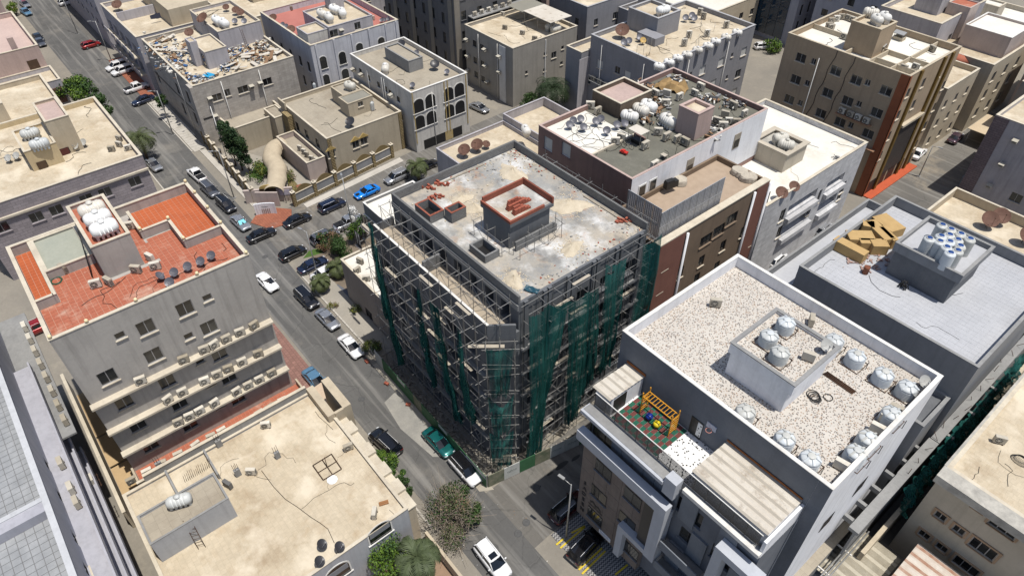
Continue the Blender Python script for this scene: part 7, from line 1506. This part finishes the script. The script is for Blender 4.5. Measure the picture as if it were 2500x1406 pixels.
p0, p1 = W((738, 497)), W((960, 388)); MB().prism([(p0.x+.4, p0.y), (p0.x+1.7, p0.y), (p1.x+1.9, p1.y+1), (p1.x+.5, p1.y+1)], 0, .12).obj('fence_pavement', SLAB, None, kind='structure')
sheet('dirt_verge', [(-56, 23.25), (-33.2, 22.65), (-32.4, 24), (-56, 24.2)], .012, mat('sandy_dirt', (.42, .38, .31), (.33, .30, .25), .95, .5, .5, 0, .3))
sheet('sand_spill', [(-50, 21.2), (-45.5, 20.6), (-40, 21.3), (-38.5, 23), (-45, 23.2), (-50.5, 23.0)], .016, mat('pale_spill', (.34, .325, .29), (.22, .215, .2), .95, .5, .6, 0, .2))
C2 = lambda x, y: (700+x*.4153, 480+y*.4153)
sheet('slate_driveway', [W(C2(*p)) for p in ((215, 590), (300, 515), (370, 560), (370, 625), (290, 660))], .012, mat('blue_grey_paving', (.13, .14, .165), (.10, .105, .125), .85, .6, .5, 0, .2))
# garden between side road and house
sheet('garden_bed', [(-81.2, 27.3), (-69.1, 27.3), (-69.1, 37.2), (-81.2, 37.2)], .008, mat('garden_soil', (.20, .16, .12), (.14, .115, .09), .95, .8))
sheet('lawn', [W(C2(*p)) for p in ((95, 365), (130, 320), (190, 300), (215, 330), (150, 350))], .012, mat('green_lawn', (.07, .13, .025), (.05, .10, .02), .95, 1.5))
sheet('villa_garden', [(-117, 27.8), (-97.5, 27.2), (-97.8, 40.5), (-117, 31)], .008, MATS['screed_paving'])
sheet('flower_bed', [W(p) for p in ((625, 400), (660, 395), (640, 440), (610, 432))], .014, MATS['green_lawn']); sheet('flower_bed', [W(p) for p in ((700, 420), (730, 455), (752, 485), (705, 490))], .014, mat('dry_bed', (.22, .16, .08), (.12, .12, .04), .95, 1.2))
# zig-zag paved parking under the hotel block
def zigzag():
    m = mat('zigzag_paving', (.36, .35, .34), (.28, .275, .265), .9, .8, .3, 0, .1); N, L, b = nodes_of(m); src = b.inputs['Base Color'].links[0].from_socket
    g = N.new('ShaderNodeNewGeometry'); s = N.new('ShaderNodeSeparateXYZ'); L.new(g.outputs['Position'], s.inputs[0])
    def M_(op, a, v=None):
        n = N.new('ShaderNodeMath'); n.operation = op; L.new(a, n.inputs[0])
        if v is not None:
            if hasattr(v, 'links'): L.new(v, n.inputs[1])
            else: n.inputs[1].default_value = v
        return n.outputs[0]
    t = M_('PINGPONG', M_('MULTIPLY', s.outputs[1], 3.6), .5); u = M_('ADD', M_('MULTIPLY', s.outputs[0], 3.2), t); f = M_('GREATER_THAN', M_('FRACT', u), .5)
    mx = N.new('ShaderNodeMix'); mx.data_type = 'RGBA'; L.new(f, mx.inputs[0]); L.new(src, mx.inputs[6]); mx.inputs[7].default_value = (.085, .085, .088, 1); L.new(mx.outputs[2], b.inputs['Base Color']); return m
pk = [W(p) for p in ((1358, 1255), (1356, 1328), (1470, 1420))]
MB().box(-24.6, -6, 25.2, 33.1, 0, .08).obj('zigzag_pavement', zigzag(), None, kind='structure')
YP = plain('yellow_line_paint', (.62, .46, .02), .7)
for k, (a, c) in enumerate((((1395, 1300), (1428, 1283)), ((1368, 1337), (1428, 1285)), ((1358, 1329), (1383, 1308)), ((1413, 1390), (1470, 1337)), ((1421, 1400), (1478, 1344)), ((1502, 1402), (1534, 1376)))):
    A1, B1 = W(a, .085), W(c, .085); d = (B1-A1).normalized()*.09; n_ = Vector((-d.y, d.x, 0)); s = MB(); s.poly([A1+n_, A1-n_, B1-n_, B1+n_]); s.obj('parking_line', YP, None, kind='structure')
for k, p in enumerate(((883, 974), (1285, 1275), (1265, 1302), (647, 627), (1207, 1337), (928, 880), (1310, 1190))):
    v = W(p); o = MB().lathe([(.42, 0), (.42, .012), (.36, .014), (.34, .006), (.08, .006), (.06, .016)], 16).obj('manhole_cover', mat('cast_iron', (.10, .10, .10), (.07, .07, .07), .7, 4), None, (v.x, v.y, .009))
    tag(o, ['round manhole cover in the road beside the big beige roof', 'round manhole cover by the hotel parking bays', 'paired manhole cover nearest the silver car', 'dark manhole cover at the side road junction', 'small manhole cover beside the silver car bonnet', 'small manhole near the white saloon', 'manhole in the dusty road at the hoarding corner'][k], 'manhole cover', 'manhole covers')
for k, p in enumerate(((896, 884), (944, 938), (997, 989))):
    o = MB().box(-.28, .28, -.18, .18, 0, .3).obj('brick_block', BRICK, None, W(p), R_(20*k)); o.name = 'brick'; tag(o, ['red block on the kerb nearest the white saloon', 'red block on the verge between two others', 'red block on the sand spill by the hoarding'][k], 'brick', 'red blocks on the verge')
# oil marks on the side street
for p, r in (((1372, 1135), .5), ((1405, 1118), .35), ((1343, 1156), .25), ((1312, 1192), .3)):
    v = W(p); m = MB(); rr = random.Random(int(r*100)); m.poly([(v.x+r*.5*math.cos(a*.5236)*(1+.3*rr.random()), v.y+r*1.6*math.sin(a*.5236)*(1+.3*rr.random()), .0125) for a in range(12)]); m.obj('oil_stain', plain('oil_stain', (.03, .03, .03), .5), None, kind='structure')
# pits and low walls in the garden near the bottom of the picture
o = MB().box(-32.3, -20.5, 15.1, 15.4, 0, 1.6).box(-20.8, -20.5, 5, 15.09, 0, 1.6).obj('garden_wall', BEI); tag(o, 'low beige garden wall beside the parked silver car', 'wall')
sheet('bottom_garden', [(-32.5, -5), (-20.8, -5), (-20.8, 15.1), (-32.5, 15.1)], .008, mat('reddish_soil', (.33, .22, .15), (.25, .18, .12), .95, .8, .5, 0, .3))

# ================================================================== cars
TYRE = plain('tyre_rubber', (.012, .012, .012), .8); RIM = plain('alloy_rim', (.35, .35, .36), .35, .8); CGL = plain('car_glass', (.006, .008, .012), .05, 0, .8); HLT = plain('headlamp_glass', (.6, .62, .65), .15); TLT = plain('tail_lamp', (.25, .01, .01), .25); PLT = plain('number_plate', (.6, .6, .58), .5)
PAINT = plain('car_paint', (.5, .5, .5), .25, .3, .5, 1)
def bp_car(kind):
    P = dict(sedan=(4.75, 1.82, 1.45, .92), suv=(4.75, 1.92, 1.72, 1.08), hatch=(4.3, 1.8, 1.55, .98), coupe=(4.75, 1.9, 1.34, .92), pickup=(5.2, 1.85, 1.75, 1.05))[kind]
    L_, Wd, H_, zb = P; a = L_/2; w_ = Wd/2
    rear = {'sedan': 1.0, 'suv': 1.0, 'hatch': 1.0, 'coupe': 1.02, 'pickup': 1.0}[kind]
    S = [(-a, .80, .42, zb*.80), (-a+.06, .90, .28, zb*.93), (-a+.3, .97, .22, zb*rear), (-a+.9, 1, .2, zb*rear), (-.5, 1, .2, zb), (.4, 1, .2, zb), (a-1.15, 1, .2, zb*.97), (a-.5, .975, .22, zb*.89), (a-.14, .90, .26, zb*.78), (a, .78, .36, zb*.62)]
    b = MB(); rings = []
    for x, f, z0, z1 in S:
        h = z1-z0; pr = [(.82, z0), (.96, z0+.08), (1.0, z0+h*.45), (.985, z0+h*.78), (.90, z1-.02), (.45, z1+.025)]
        rings.append([b.vert(x, s*w_*f*p, z) for s, seq in ((1, pr), (-1, pr[::-1])) for p, z in seq])
    n = 12
    for k in range(len(rings)-1):
        for j in range(n): b.face(rings[k][j], rings[k+1][j], rings[k+1][(j+1) % n], rings[k][(j+1) % n], smooth=True)
    b.face(*rings[0][::-1]); b.face(*rings[-1])
    xr0, xr1, xf1, xf0 = dict(sedan=(-a+.75, -a+1.45, .35, 1.15), suv=(-a+.08, -a+.45, .55, 1.25), hatch=(-a+.1, -a+.65, .45, 1.2), coupe=(-a+.55, -a+1.35, .05, .95), pickup=(-.75, -.55, .65, 1.35))[kind]
    bw, rw = w_*.9, w_*.72; zt = H_
    A_ = [(xr0, bw*.93, zb-.02), (xf0, bw*.93, zb-.03), (xf1, rw, zt-.05), (xr1, rw, zt-.06)]
    L1 = lambda p, q2, t: tuple(p[i]+(q2[i]-p[i])*t for i in range(3))
    mir = lambda p: (p[0], -p[1], p[2])
    kids = []
    rf = MB(); xs = [xr1, (xr1*2+xf1)/3, (xr1+2*xf1)/3, xf1]
    ys = [-rw, -rw*.5, 0, rw*.5, rw]; g = [[rf.vert(x+(.1*(1-(y/rw)**2) if i == 3 else -.05*(1-(y/rw)**2) if i == 0 else 0), y, zt-.055+.055*(1-(y/rw)**2)*(1 if i in (1, 2) else .7)) for y in ys] for i, x in enumerate(xs)]
    for i in range(3):
        for j in range(4): rf.face(g[i][j], g[i+1][j], g[i+1][j+1], g[i][j+1], smooth=True)
    for s in (1, -1): # pillars
        for p, q2, t in ((A_[1], A_[2], .05), (A_[0], A_[3], .07), (((xr0+xf0)*.5, bw*.935, zb), ((xr1+xf1)*.5-.05, rw*1.01, zt-.06), .045)):
            p, q2 = (p, q2) if s > 0 else (mir(p), mir(q2)); rf.tube([p, q2], t, 5)
        p, q2 = (A_[3], A_[2]) if s > 0 else (mir(A_[3]), mir(A_[2])); rf.tube([p, q2], .05, 5)
    kids.append(('roof', rf.mesh('roof', PAINT), (0, 0, 0)))
    gl = MB(); gl.poly([A_[0], A_[1], A_[2], A_[3]]); gr = MB(); gr.poly([mir(p) for p in A_[::-1]])
    kids += [('side_window', gl.mesh('side_window', CGL), (0, 0, 0)), ('side_window', gr.mesh('side_window', CGL), (0, 0, 0))]
    ws = MB(); m0 = ((A_[1][0]+.1), 0, zb); m1 = (A_[2][0]+.1, 0, zt-.0)
    ws.poly([A_[1], m0, m1, A_[2]]); ws.poly([m0, mir(A_[1]), mir(A_[2]), m1]); kids.append(('windscreen', ws.mesh('windscreen', CGL), (0, 0, 0)))
    rw_ = MB(); m0 = (A_[0][0]-.05, 0, zb); m1 = (A_[3][0]-.05, 0, zt-.01); rw_.poly([mir(A_[0]), m0, m1, mir(A_[3])]); rw_.poly([m0, A_[0], A_[3], m1]); kids.append(('rear_window', rw_.mesh('rear_window', CGL), (0, 0, 0)))
    if kind == 'suv':
        r = MB()
        for s in (1, -1): r.tube([(xr1+.1, s*rw*.9, zt), (xr1+.25, s*rw*.9, zt+.06), (xf1-.35, s*rw*.9, zt+.06), (xf1-.2, s*rw*.9, zt)], .022, 5)
        kids.append(('roof_rail', r.mesh('roof_rail', RIM), (0, 0, 0)))
    if kind == 'pickup': kids.append(('bed', MB().box(-a+.15, -.85, -w_*.8, w_*.8, zb+.005, zb+.03).mesh('bed', BLACK), (0, 0, 0)))
    R = .34 if kind in ('sedan', 'hatch', 'coupe') else .38
    wm = MB().lathe([(R*.6, -.115), (R*.93, -.12), (R, -.09), (R, .09), (R*.93, .12), (R*.6, .115)], 16, (0, 0, 0), 'y').mesh('wheel', TYRE); rm = MB(); rm.lathe([(R*.58, -.125), (R*.58, .125)], 12, (0, 0, 0), 'y')
    for k in range(5): t = k*1.2566; rm.obox((math.cos(t)*R*.3, 0, math.sin(t)*R*.3), (math.cos(t)*R*.27, 0, math.sin(t)*R*.27), (0, .135, 0), (-math.sin(t)*.03, 0, math.cos(t)*.03))
    rm = rm.mesh('rim', RIM)
    for x in (-a+.95, a-.92):
        for s in (1, -1): kids.append(('wheel', wm, (x, s*(w_-.1), R), [('rim', rm, (0, 0, 0))]))
    for s in (1, -1):
        kids.append(('headlight', MB().obox((a-.14, s*w_*.66, zb*.70), (.12, -s*.06, 0), (.02, w_*.17, 0), (0, 0, .06)).mesh('headlight', HLT), (0, 0, 0)))
        kids.append(('tail_light', MB().obox((-a+.07, s*w_*.66, zb*.82), (.05, 0, 0), (0, w_*.2, 0), (0, 0, .07)).mesh('tail_light', TLT), (0, 0, 0)))
        kids.append(('mirror', MB().obox((xf0-.35, s*(w_+.07), zb+.06), (.06, 0, 0), (0, .1, 0), (0, 0, .07)).mesh('mirror', PAINT), (0, 0, 0)))
    kids.append(('number_plate', MB().box(-a-.015, -a-.002, -.26, .26, zb*.55, zb*.55+.12).mesh('number_plate', PLT), (0, 0, 0))); kids.append(('grille', MB().obox((a-.01, 0, zb*.48), (.03, 0, 0), (0, w_*.5, 0), (0, 0, .09)).mesh('grille', BLACK), (0, 0, 0)))
    return ('car', b.mesh('car', PAINT), kids)
CARS = {k: bp_car(k) for k in ('sedan', 'suv', 'hatch', 'coupe', 'pickup')}
def paint(n, c, metal=.25): return plain('paint_'+n, c, .22, metal, .5, 1)
PT = dict(white=paint('white', (.72, .72, .72), 0), black=paint('black', (.010, .010, .012)), silver=paint('silver', (.38, .39, .41), .6), grey=paint('grey', (.11, .115, .13), .4), navy=paint('navy', (.012, .02, .05), .3), blue=paint('blue', (.0, .21, .72), .1), red=paint('red', (.28, .012, .012), .2), teal=paint('teal', (.01, .13, .125), .4), dred=paint('dark_red', (.06, .008, .008), .2), purple=paint('plum', (.08, .05, .07), .3), sky=paint('sky', (.12, .25, .38), .3))
CL = [((1136, 1143), 0, 'suv', 'white', 'white SUV with black roof at the site hoarding corner'), ((1070, 1076), 2, 'sedan', 'teal', 'teal saloon parked beside the green hoarding'), ((941, 1078), 186, 'suv', 'black', 'black SUV driving past the big beige roof'), ((856, 842), 0, 'sedan', 'white', 'white saloon parked behind the low grey house'), ((799, 776), 2, 'sedan', 'silver', 'silver-grey saloon between black SUV and white saloon'), ((748, 727), 3, 'suv', 'black', 'black SUV parked beside the small kerb palm'), ((651, 686), 4, 'sedan', 'white', 'white saloon driving below the red tiled roof'), ((795, 663), 92, 'sedan', 'white', 'white saloon nose-in under the garden palm'), ((763, 645), 92, 'sedan', 'navy', 'dark blue saloon nose-in beside the lamp post'), ((714, 616), 92, 'hatch', 'black', 'black hatchback nose-in at the side road junction'), ((793, 577), 92, 'suv', 'grey', 'grey SUV half hidden by the reddish garden shrub'), ((850, 541), 92, 'pickup', 'silver', 'silver pickup with black bed cover by garden wall'), ((637, 571), 90, 'sedan', 'black', 'black saloon in front of the red entrance paving'), ((725, 535), 92, 'sedan', 'black', 'glossy black saloon at the first stone fence pillar'), ((810, 500), 92, 'suv', 'navy', 'dark blue SUV parked along the stone pillar fence'), ((895, 466), -88, 'coupe', 'blue', 'bright blue coupe with black bonnet stripe'), ((968, 431), -88, 'suv', 'silver', 'silver SUV beside the roadside palm'), ((1042, 402), 92, 'sedan', 'black', 'black car in the shade near the steel gates'), ((586, 541), 4, 'sedan', 'silver', 'silver car with cyan windscreen shade'), ((551, 498), 4, 'suv', 'black', 'black SUV behind the silver car with cyan shade'), ((512, 462), 4, 'suv', 'grey', 'dark grey SUV behind the white pickup'), ((480, 425), 184, 'pickup', 'white', 'white pickup truck by the villa wall'), ((374, 400), 5, 'sedan', 'silver', 'silver car under the palm by the purple stone block'), ((1202, 1364), -2, 'suv', 'white', 'silver-white SUV with sunroof by the dry bush'), ((1387, 1236), 92, 'suv', 'dred', 'dark red black-roofed car behind the hotel lamp post'), ((1432, 1330), 96, 'suv', 'black', 'black SUV in the yellow-lined hotel bay'), ((92, 797), 92, 'suv', 'red', 'red SUV in the alley beside the red tiled roof'), ((221, 108), 95, 'hatch', 'red', 'red hatchback by the orange wall'), ((284, 161), -82, 'suv', 'white', 'white SUV further back in the red bay'), ((298, 172), -82, 'suv', 'white', 'white SUV nearer in the red bay'), ((332, 213), 96, 'pickup', 'white', 'white pickup in the second red bay'), ((349, 243), -84, 'sedan', 'navy', 'dark blue car beside the slab pavement'), ((60, 9), 5, 'sedan', 'silver', 'silver car with red roof load at top left'), ((62, 28), 8, 'sedan', 'sky', 'pale blue-grey car at the far street corner'), ((165, 4), 95, 'suv', 'white', 'white SUV at the far junction'), ((92, 90), 3, 'sedan', 'black', 'black car beside the pink house, farther'), ((97, 102), 3, 'sedan', 'grey', 'grey car beside the pink house, nearer'), ((1170, 261), 8, 'sedan', 'silver', 'silver saloon in the yard of the arched house'), ((1863, 112), 60, 'hatch', 'white', 'white hatchback near the blue glass tower'), ((2300, 317), 95, 'sedan', 'grey', 'grey car under the sand shade cloth'), ((2334, 334), 95, 'sedan', 'purple', 'plum car under the sand shade cloth edge'), ((2243, 372), 95, 'sedan', 'white', 'white car at the end of the red kerb'), ((2008, 556), 95, 'hatch', 'silver', 'silver car in the alley behind the curved balconies'), ((1896, 630), 95, 'hatch', 'white', 'white car in the dark alley by the stone block'), ((2010, 1382), 90, 'hatch', 'sky', 'blue car in the small yard beside the hotel wall'), ((770, 925), 2, 'sedan', 'sky', 'light blue car peeping out behind the carport canopy')]
for p, a, k, c, lab in CL:
    v = W(p, .75); sc_ = .95
    o = put(CARS[k], (v.x, v.y, .01), R_(a), lab, 'car' if k != 'pickup' else 'pickup truck', 'parked cars' if 'driving' not in lab else None, sc_, {'car_paint': PT[c]}); o.name = {'pickup': 'pickup_truck', 'suv': 'parked_suv'}.get(k, 'parked_car')
    if 'black roof' in lab or 'black-roofed' in lab:
        for ch_ in o.children:
            if ch_.name.startswith('roof'): ch_.material_slots[0].material = PT['black'] if ch_.material_slots and ch_.material_slots[0].link == 'OBJECT' else None
    if 'stripe' in lab: MB().box(.95, 2.15, -.32, .32, .865, .89).obj('bonnet_stripe', PT['black'], o)
    if 'cyan' in lab: m = MB(); m.poly([(1.17, -.6, .95), (1.17, .6, .95), (.55, .5, 1.40), (.55, -.5, 1.40)]); m.obj('sun_shade', plain('cyan_shade', (.1, .5, .6), .2), o)
    if 'sunroof' in lab: MB().box(-.2, .42, -.42, .42, 1.722, 1.735).obj('sunroof', CGL, o)
    if 'red roof load' in lab: MB().box(-.6, .2, -.5, .5, 1.42, 1.5).obj('roof_load', PT['red'], o)

# ================================================================== street lamps
def lamp(base, top, label, arm, h=None):
    v = W(base); h = h or ZT(base, top, 0)+.1; t = thing('street_lamp', label, 'street lamp', v, 0, 'street lamps'); MB().tube([(0, 0, 0), (0, 0, h)], .11, 8, .06).obj('pole', STEEL, t); MB().box(-.25, .25, -.25, .25, 0, .12).obj('base', CONC, t)
    a = Vector((math.cos(R_(arm)), math.sin(R_(arm)), 0)); MB().tube([(0, 0, h-.1), a*.9+Vector((0, 0, h+.08))], .04, 6).obj('arm', STEEL, t); MB().obox(a*1.15+Vector((0, 0, h+.1)), a*.35, Vector((-a.y, a.x, 0))*.14, (0, 0, .05)).obj('lamp_head', STEEL, t); return t
lamp((1382, 1312), (1389, 1183), 'steel street lamp at the yellow-lined hotel bays', 190)
lamp((778, 683), (742, 569), 'steel street lamp among the nose-in cars', 200)
lamp((864, 575), (832, 440), 'steel street lamp beside the silver pickup', 160)
lamp((2243, 431), (2264, 352), 'steel street lamp in the wide street by the red kerb', 10)
lamp((572, 484), (526, 345), 'steel street lamp against the cream villa wall', 250, 9)
lamp((424, 331), (381, 212), 'steel street lamp on the slab pavement', 250, 9)
lamp((273, 151), (237, 73), 'steel street lamp by the white bay cars', 250, 9)
lamp((191, 85), (160, 14), 'steel street lamp at the far traffic corner', 200, 9)
# ================================================================== trees and shrubs
LEAF = {}
def leafmat(n, c, c2):
    m = mat('leaf_'+n, c, c2, .6, 1.1, .35, 0, 0, spec=.25)
    return m
GRN = leafmat('bright', (.115, .19, .022), (.07, .13, .016)); GRD2 = leafmat('dark', (.032, .062, .016), (.022, .042, .012)); OLV = leafmat('olive', (.085, .105, .04), (.055, .07, .028)); DRY = leafmat('dry', (.24, .18, .11), (.16, .115, .07)); REDL = leafmat('reddish', (.20, .10, .06), (.12, .08, .04)); GRM = leafmat('mid', (.05, .10, .025), (.035, .07, .018)); YGL = leafmat('yellowgreen', (.17, .18, .03), (.1, .12, .025)); BARK = mat('bark', (.17, .125, .09), (.11, .08, .06), .95, 3)
def tree(label, base, h, r, mats, n, seed, leaf=.16, trunk_h=.45, squash=.8, cat='tree', clumps=14, name='leafy_tree', spread_=.5, twigs=0, group=None):
    rr = random.Random(seed); t = thing(name, label, cat, base, 0, group)
    if trunk_h > 0:
        m = MB(); m.tube([(0, 0, 0), (.1*r*.2, .05, h*trunk_h*.5), (0, .1, h*trunk_h)], .05*h*.35+.04, 7, .03*h*.35+.03)
        for k in range(6): a = k*1.05+rr.random(); m.tube([(0, .1, h*trunk_h*rr.uniform(.7, 1)), (math.cos(a)*r*.35, math.sin(a)*r*.35, h*(trunk_h+.12)), (math.cos(a)*r*.75, math.sin(a)*r*.75, h*(trunk_h+.3))], .05, 5, .02)
        m.obj('trunk', BARK, t)
    cl = []
    for k in range(clumps):
        a = rr.uniform(0, 6.28); e = rr.uniform(-.5, 1); q2 = rr.uniform(.35, .95)
        cl.append((Vector((math.cos(a)*r*q2*math.cos(e), math.sin(a)*r*q2*math.cos(e), h*(1-(1-trunk_h)*.5)+h*(1-trunk_h)*.45*math.sin(e)*1.1)), r*rr.uniform(.28, .5)))
    ms = [MB() for _ in mats]
    for k in range(n):
        c, cr = cl[rr.randrange(len(cl))]; d = Vector((rr.gauss(0, 1), rr.gauss(0, 1), rr.gauss(0, .8))); d.normalize(); p = c+d*cr*(rr.random()**.35)*Vector((1, 1, squash)).length/1.6
        if p.z < .1: p.z = .1+rr.random()*.2
        nn = (d+Vector((rr.gauss(0, .5), rr.gauss(0, .5), rr.gauss(.3, .5)))).normalized(); u = nn.orthogonal().normalized(); u = Matrix.Rotation(rr.uniform(0, 6.28), 3, nn) @ u; v = nn.cross(u); s = leaf*rr.uniform(.6, 1.4)
        m = ms[hash((round(c.x, 2), round(c.y, 2))) % len(mats) if rr.random() < .6 else rr.randrange(len(mats))]
        m.poly([p-u*s, p-v*s*.55+nn*s*.1, p+u*s, p+v*s*.55+nn*s*.1])
    allm = MB()
    for i, m in enumerate(ms):
        o = len(allm.v); allm.v += m.v; allm.f += [tuple(x+o for x in f) for f in m.f]; allm.m += [i]*len(m.f); allm.sm += [False]*len(m.f)
    allm.obj('crown', mats, t)
    if twigs:
        m = MB()
        for k in range(twigs):
            c, cr = cl[rr.randrange(len(cl))]; p = c*rr.uniform(.35, .9)+Vector((rr.gauss(0, .3), rr.gauss(0, .3), 0))*cr; e = c+Vector((rr.gauss(0, .75), rr.gauss(0, .75), rr.gauss(.2, .5)))*cr*1.1; mid = (p+e)/2+Vector((rr.gauss(0, .25), rr.gauss(0, .25), rr.gauss(.2, .2))); m.tube([p, mid, e], .034, 3, .012, False)
        m.obj('branches', mat('dry_twigs', (.40, .34, .27), (.28, .235, .185), .95, 2), t)
    return t
def palm(label, base, h, fl, n, seed, m_=None, group='palms', droop=1.0, lw=.085):
    rr = random.Random(seed); t = thing('palm_tree', label, 'palm tree', base, 0, group); mats_ = m_ or OLV
    mb = MB(); mb.tube([(0, 0, 0), (.06, 0, h*.5), (0, .05, h)], .26, 9, .2)
    for k in range(int(h/.28)): mb.lathe([(.27, .28*k), (.22, .28*k+.2)], 8)
    mb.obj('trunk', BARK, t)
    for k in range(n):
        a = k*2.39996+rr.uniform(-.2, .2); e0 = R_(rr.uniform(5, 80)); f = MB(); pts = []; L_ = fl*rr.uniform(.8, 1.1); p = Vector((0, 0, h)); e = e0; NS = 9
        for i in range(NS+1):
            pts.append(p.copy()); d = Vector((math.cos(a)*math.cos(e), math.sin(a)*math.cos(e), math.sin(e))); p = p+d*L_/NS; e -= R_(13*droop)+.05*i*.6
        f.tube(pts, .035, 4, .008, False); side = Vector((-math.sin(a), math.cos(a), 0))
        for i in range(1, NS):
            for j in (0, .45):
                p = pts[i]+(pts[i+1]-pts[i])*j; d = (pts[i+1]-pts[i]).normalized(); ll = fl*.24*math.sin(math.pi*(.12+.82*(i+j)/NS))
                for s in (1, -1):
                    tip = p+side*s*ll*.8+d*ll*.55+Vector((0, 0, -.10*ll+rr.uniform(-.05, .05))); w_ = d*lw; f.poly([p-w_, p+w_, tip])
        f.obj('frond', mats_, t)
    return t
G_ = lambda x, y, z=0: W((x, y), z)
tree('bright green street tree beside the brown tiled wall', G_(195, 272), 6.2, 4.0, [GRN, GRM, GRD2], 5200, 1, .2)
tree('darker green tree behind the cream-roofed block', G_(262, 315), 6.0, 3.0, [GRM, GRD2], 3600, 2, .2)
tree('slender green tree between two street trees', G_(232, 262), 5.2, 1.6, [GRD2, GRM], 1300, 3, .2)
tree('small green tree at the pale stone corner', G_(408, 290), 5, 1.2, [GRM, GRD2], 900, 4, .18)
palm('date palm beside the purple stone block', G_(362, 392), 4.2, 4.0, 34, 5)
palm('date palm at the corner of the slate-grey block', G_(1346, 285), 5.6, 5.2, 60, 6, leafmat('palmdark', (.035, .055, .024), (.022, .036, .016)))
tree('dark green shrub below the corner palm', G_(1300, 262), 2.6, 2.4, [GRM, GRD2], 1500, 7, .18, 0, cat='shrub', name='shrub')
palm('grey-green palm beside the silver SUV', G_(1022, 440), 2.6, 3.0, 30, 8)
palm('young kerb palm between cars', G_(787, 712), 1.9, 2.4, 26, 9)
palm('young garden palm by the slate driveway', G_(826, 672), 1.6, 2.6, 22, 19)
for k, (x, y, h) in enumerate(((576, 405, 8.2), (592, 416, 7.6), (610, 424, 6.4))): tree(['tallest dark conifer in the villa garden', 'middle dark conifer in the villa garden', 'shortest dark conifer in the villa garden'][k], G_(x, y), h*1.12, 1.05, [GRD2, leafmat('conifer', (.02, .05, .018), (.014, .034, .012))], 3200, 30+k, .15, .1, 2.2, clumps=30, name='conifer', group='villa conifers')
tree('yellow-green shrubs at the canvas tunnel', G_(640, 430), 1.8, 2.4, [YGL, GRM], 1500, 11, .14, 0, cat='shrub', name='shrub')
tree('low green plants by the villa path', G_(700, 440), 1.3, 1.8, [YGL, DRY, GRM], 1100, 12, .12, 0, cat='shrub', name='shrub')
tree('dry garden shrubs inside the pillar fence', G_(728, 478), 1.0, 2.0, [DRY, YGL], 900, 13, .12, 0, cat='shrub', name='shrub')
tree('reddish flowering shrub over the grey SUV', G_(802, 606), 2.6, 2.0, [REDL, DRY, GRM], 2200, 14, .13, 0, cat='shrub', name='shrub')
tree('dense green shrub in the corner garden', G_(838, 622), 2.8, 2.1, [GRM, GRD2], 2600, 15, .13, 0, cat='shrub', name='shrub')
tree('tall green creeper beside the white-roofed house', G_(880, 588), 4.2, 1.7, [GRM, GRN, GRD2], 2600, 16, .14, .1)
tree('white flowering bush behind the silver pickup', G_(866, 545), 3, 1.0, [plain('white_blossom', (.7, .7, .68), .8)], 500, 17, .12, .1, cat='shrub', name='shrub')
tree('scrubby yellow-green bush at the hoarding end', G_(908, 862), 1.8, 1.2, [YGL, OLV, GRM], 1000, 18, .12, 0, cat='shrub', name='shrub', twigs=30)
tree('small weed bush against the low grey house', G_(868, 762), 1.1, .8, [OLV, YGL], 400, 20, .1, 0, cat='shrub', name='shrub')
tree('dry flower tuft by the slate driveway', G_(812, 752), .8, .8, [DRY, YGL], 300, 21, .1, 0, cat='shrub', name='shrub')
tree('bright green hedge bush along the beige roof', G_(948, 1160), 2.6, 1.5, [GRN, GRM], 2600, 22, .11, .1, clumps=12, cat='shrub', name='shrub')
tree('bright green bush at the far end of the hedge', G_(930, 1128), 2.2, 1.0, [GRN, GRM], 1500, 41, .11, .1, clumps=7, cat='shrub', name='shrub')
tree('loose mid-green bush in the middle of the hedge', G_(968, 1182), 2.3, 1.2, [GRM, GRN], 1700, 42, .11, .1, clumps=7, cat='shrub', name='shrub')
tree('darker green bush at the beige roof corner', G_(988, 1200), 2.2, 1.1, [GRM, GRD2], 1700, 23, .11, .1, cat='shrub', name='shrub')
tree('large half-dry tangled bush near the silver-white SUV', G_(1122, 1282), 3.4, 3.0, [DRY, GRM, GRD2, OLV], 3000, 24, .11, .12, clumps=11, twigs=560, name='tangled_tree')
tree('green bushy top of the tangled tree', G_(1112, 1232), 3.8, 1.5, [GRM, GRD2], 1500, 25, .12, .2, clumps=7, twigs=60)
tree('green leafy side of the tangled bush facing the road', G_(1160, 1262), 3.0, 1.3, [GRM, OLV, GRD2], 1000, 35, .12, .2, clumps=6, twigs=60)
tree('lush green tree at the bottom picture edge', G_(950, 1400), 4.2, 2.7, [GRN, GRM], 5200, 26, .12, .2, clumps=18)
palm('palm with drooping grey fronds above the arched window', (-29.6, 12.6, 0), 3.8, 3.4, 20, 27, leafmat('greyfrond', (.085, .11, .05), (.045, .06, .03)), None, 1.0, .15)
tree('green bush beside the far alley lamp', G_(1882, 128), 2.4, 2.4, [GRM, GRN], 1000, 28, .2, 0, cat='shrub', name='shrub')
tree('yellow-green shrub at the far left corner', G_(40, 38), 3, 1.4, [YGL, GRN], 700, 29, .2, .1, cat='shrub', name='shrub')
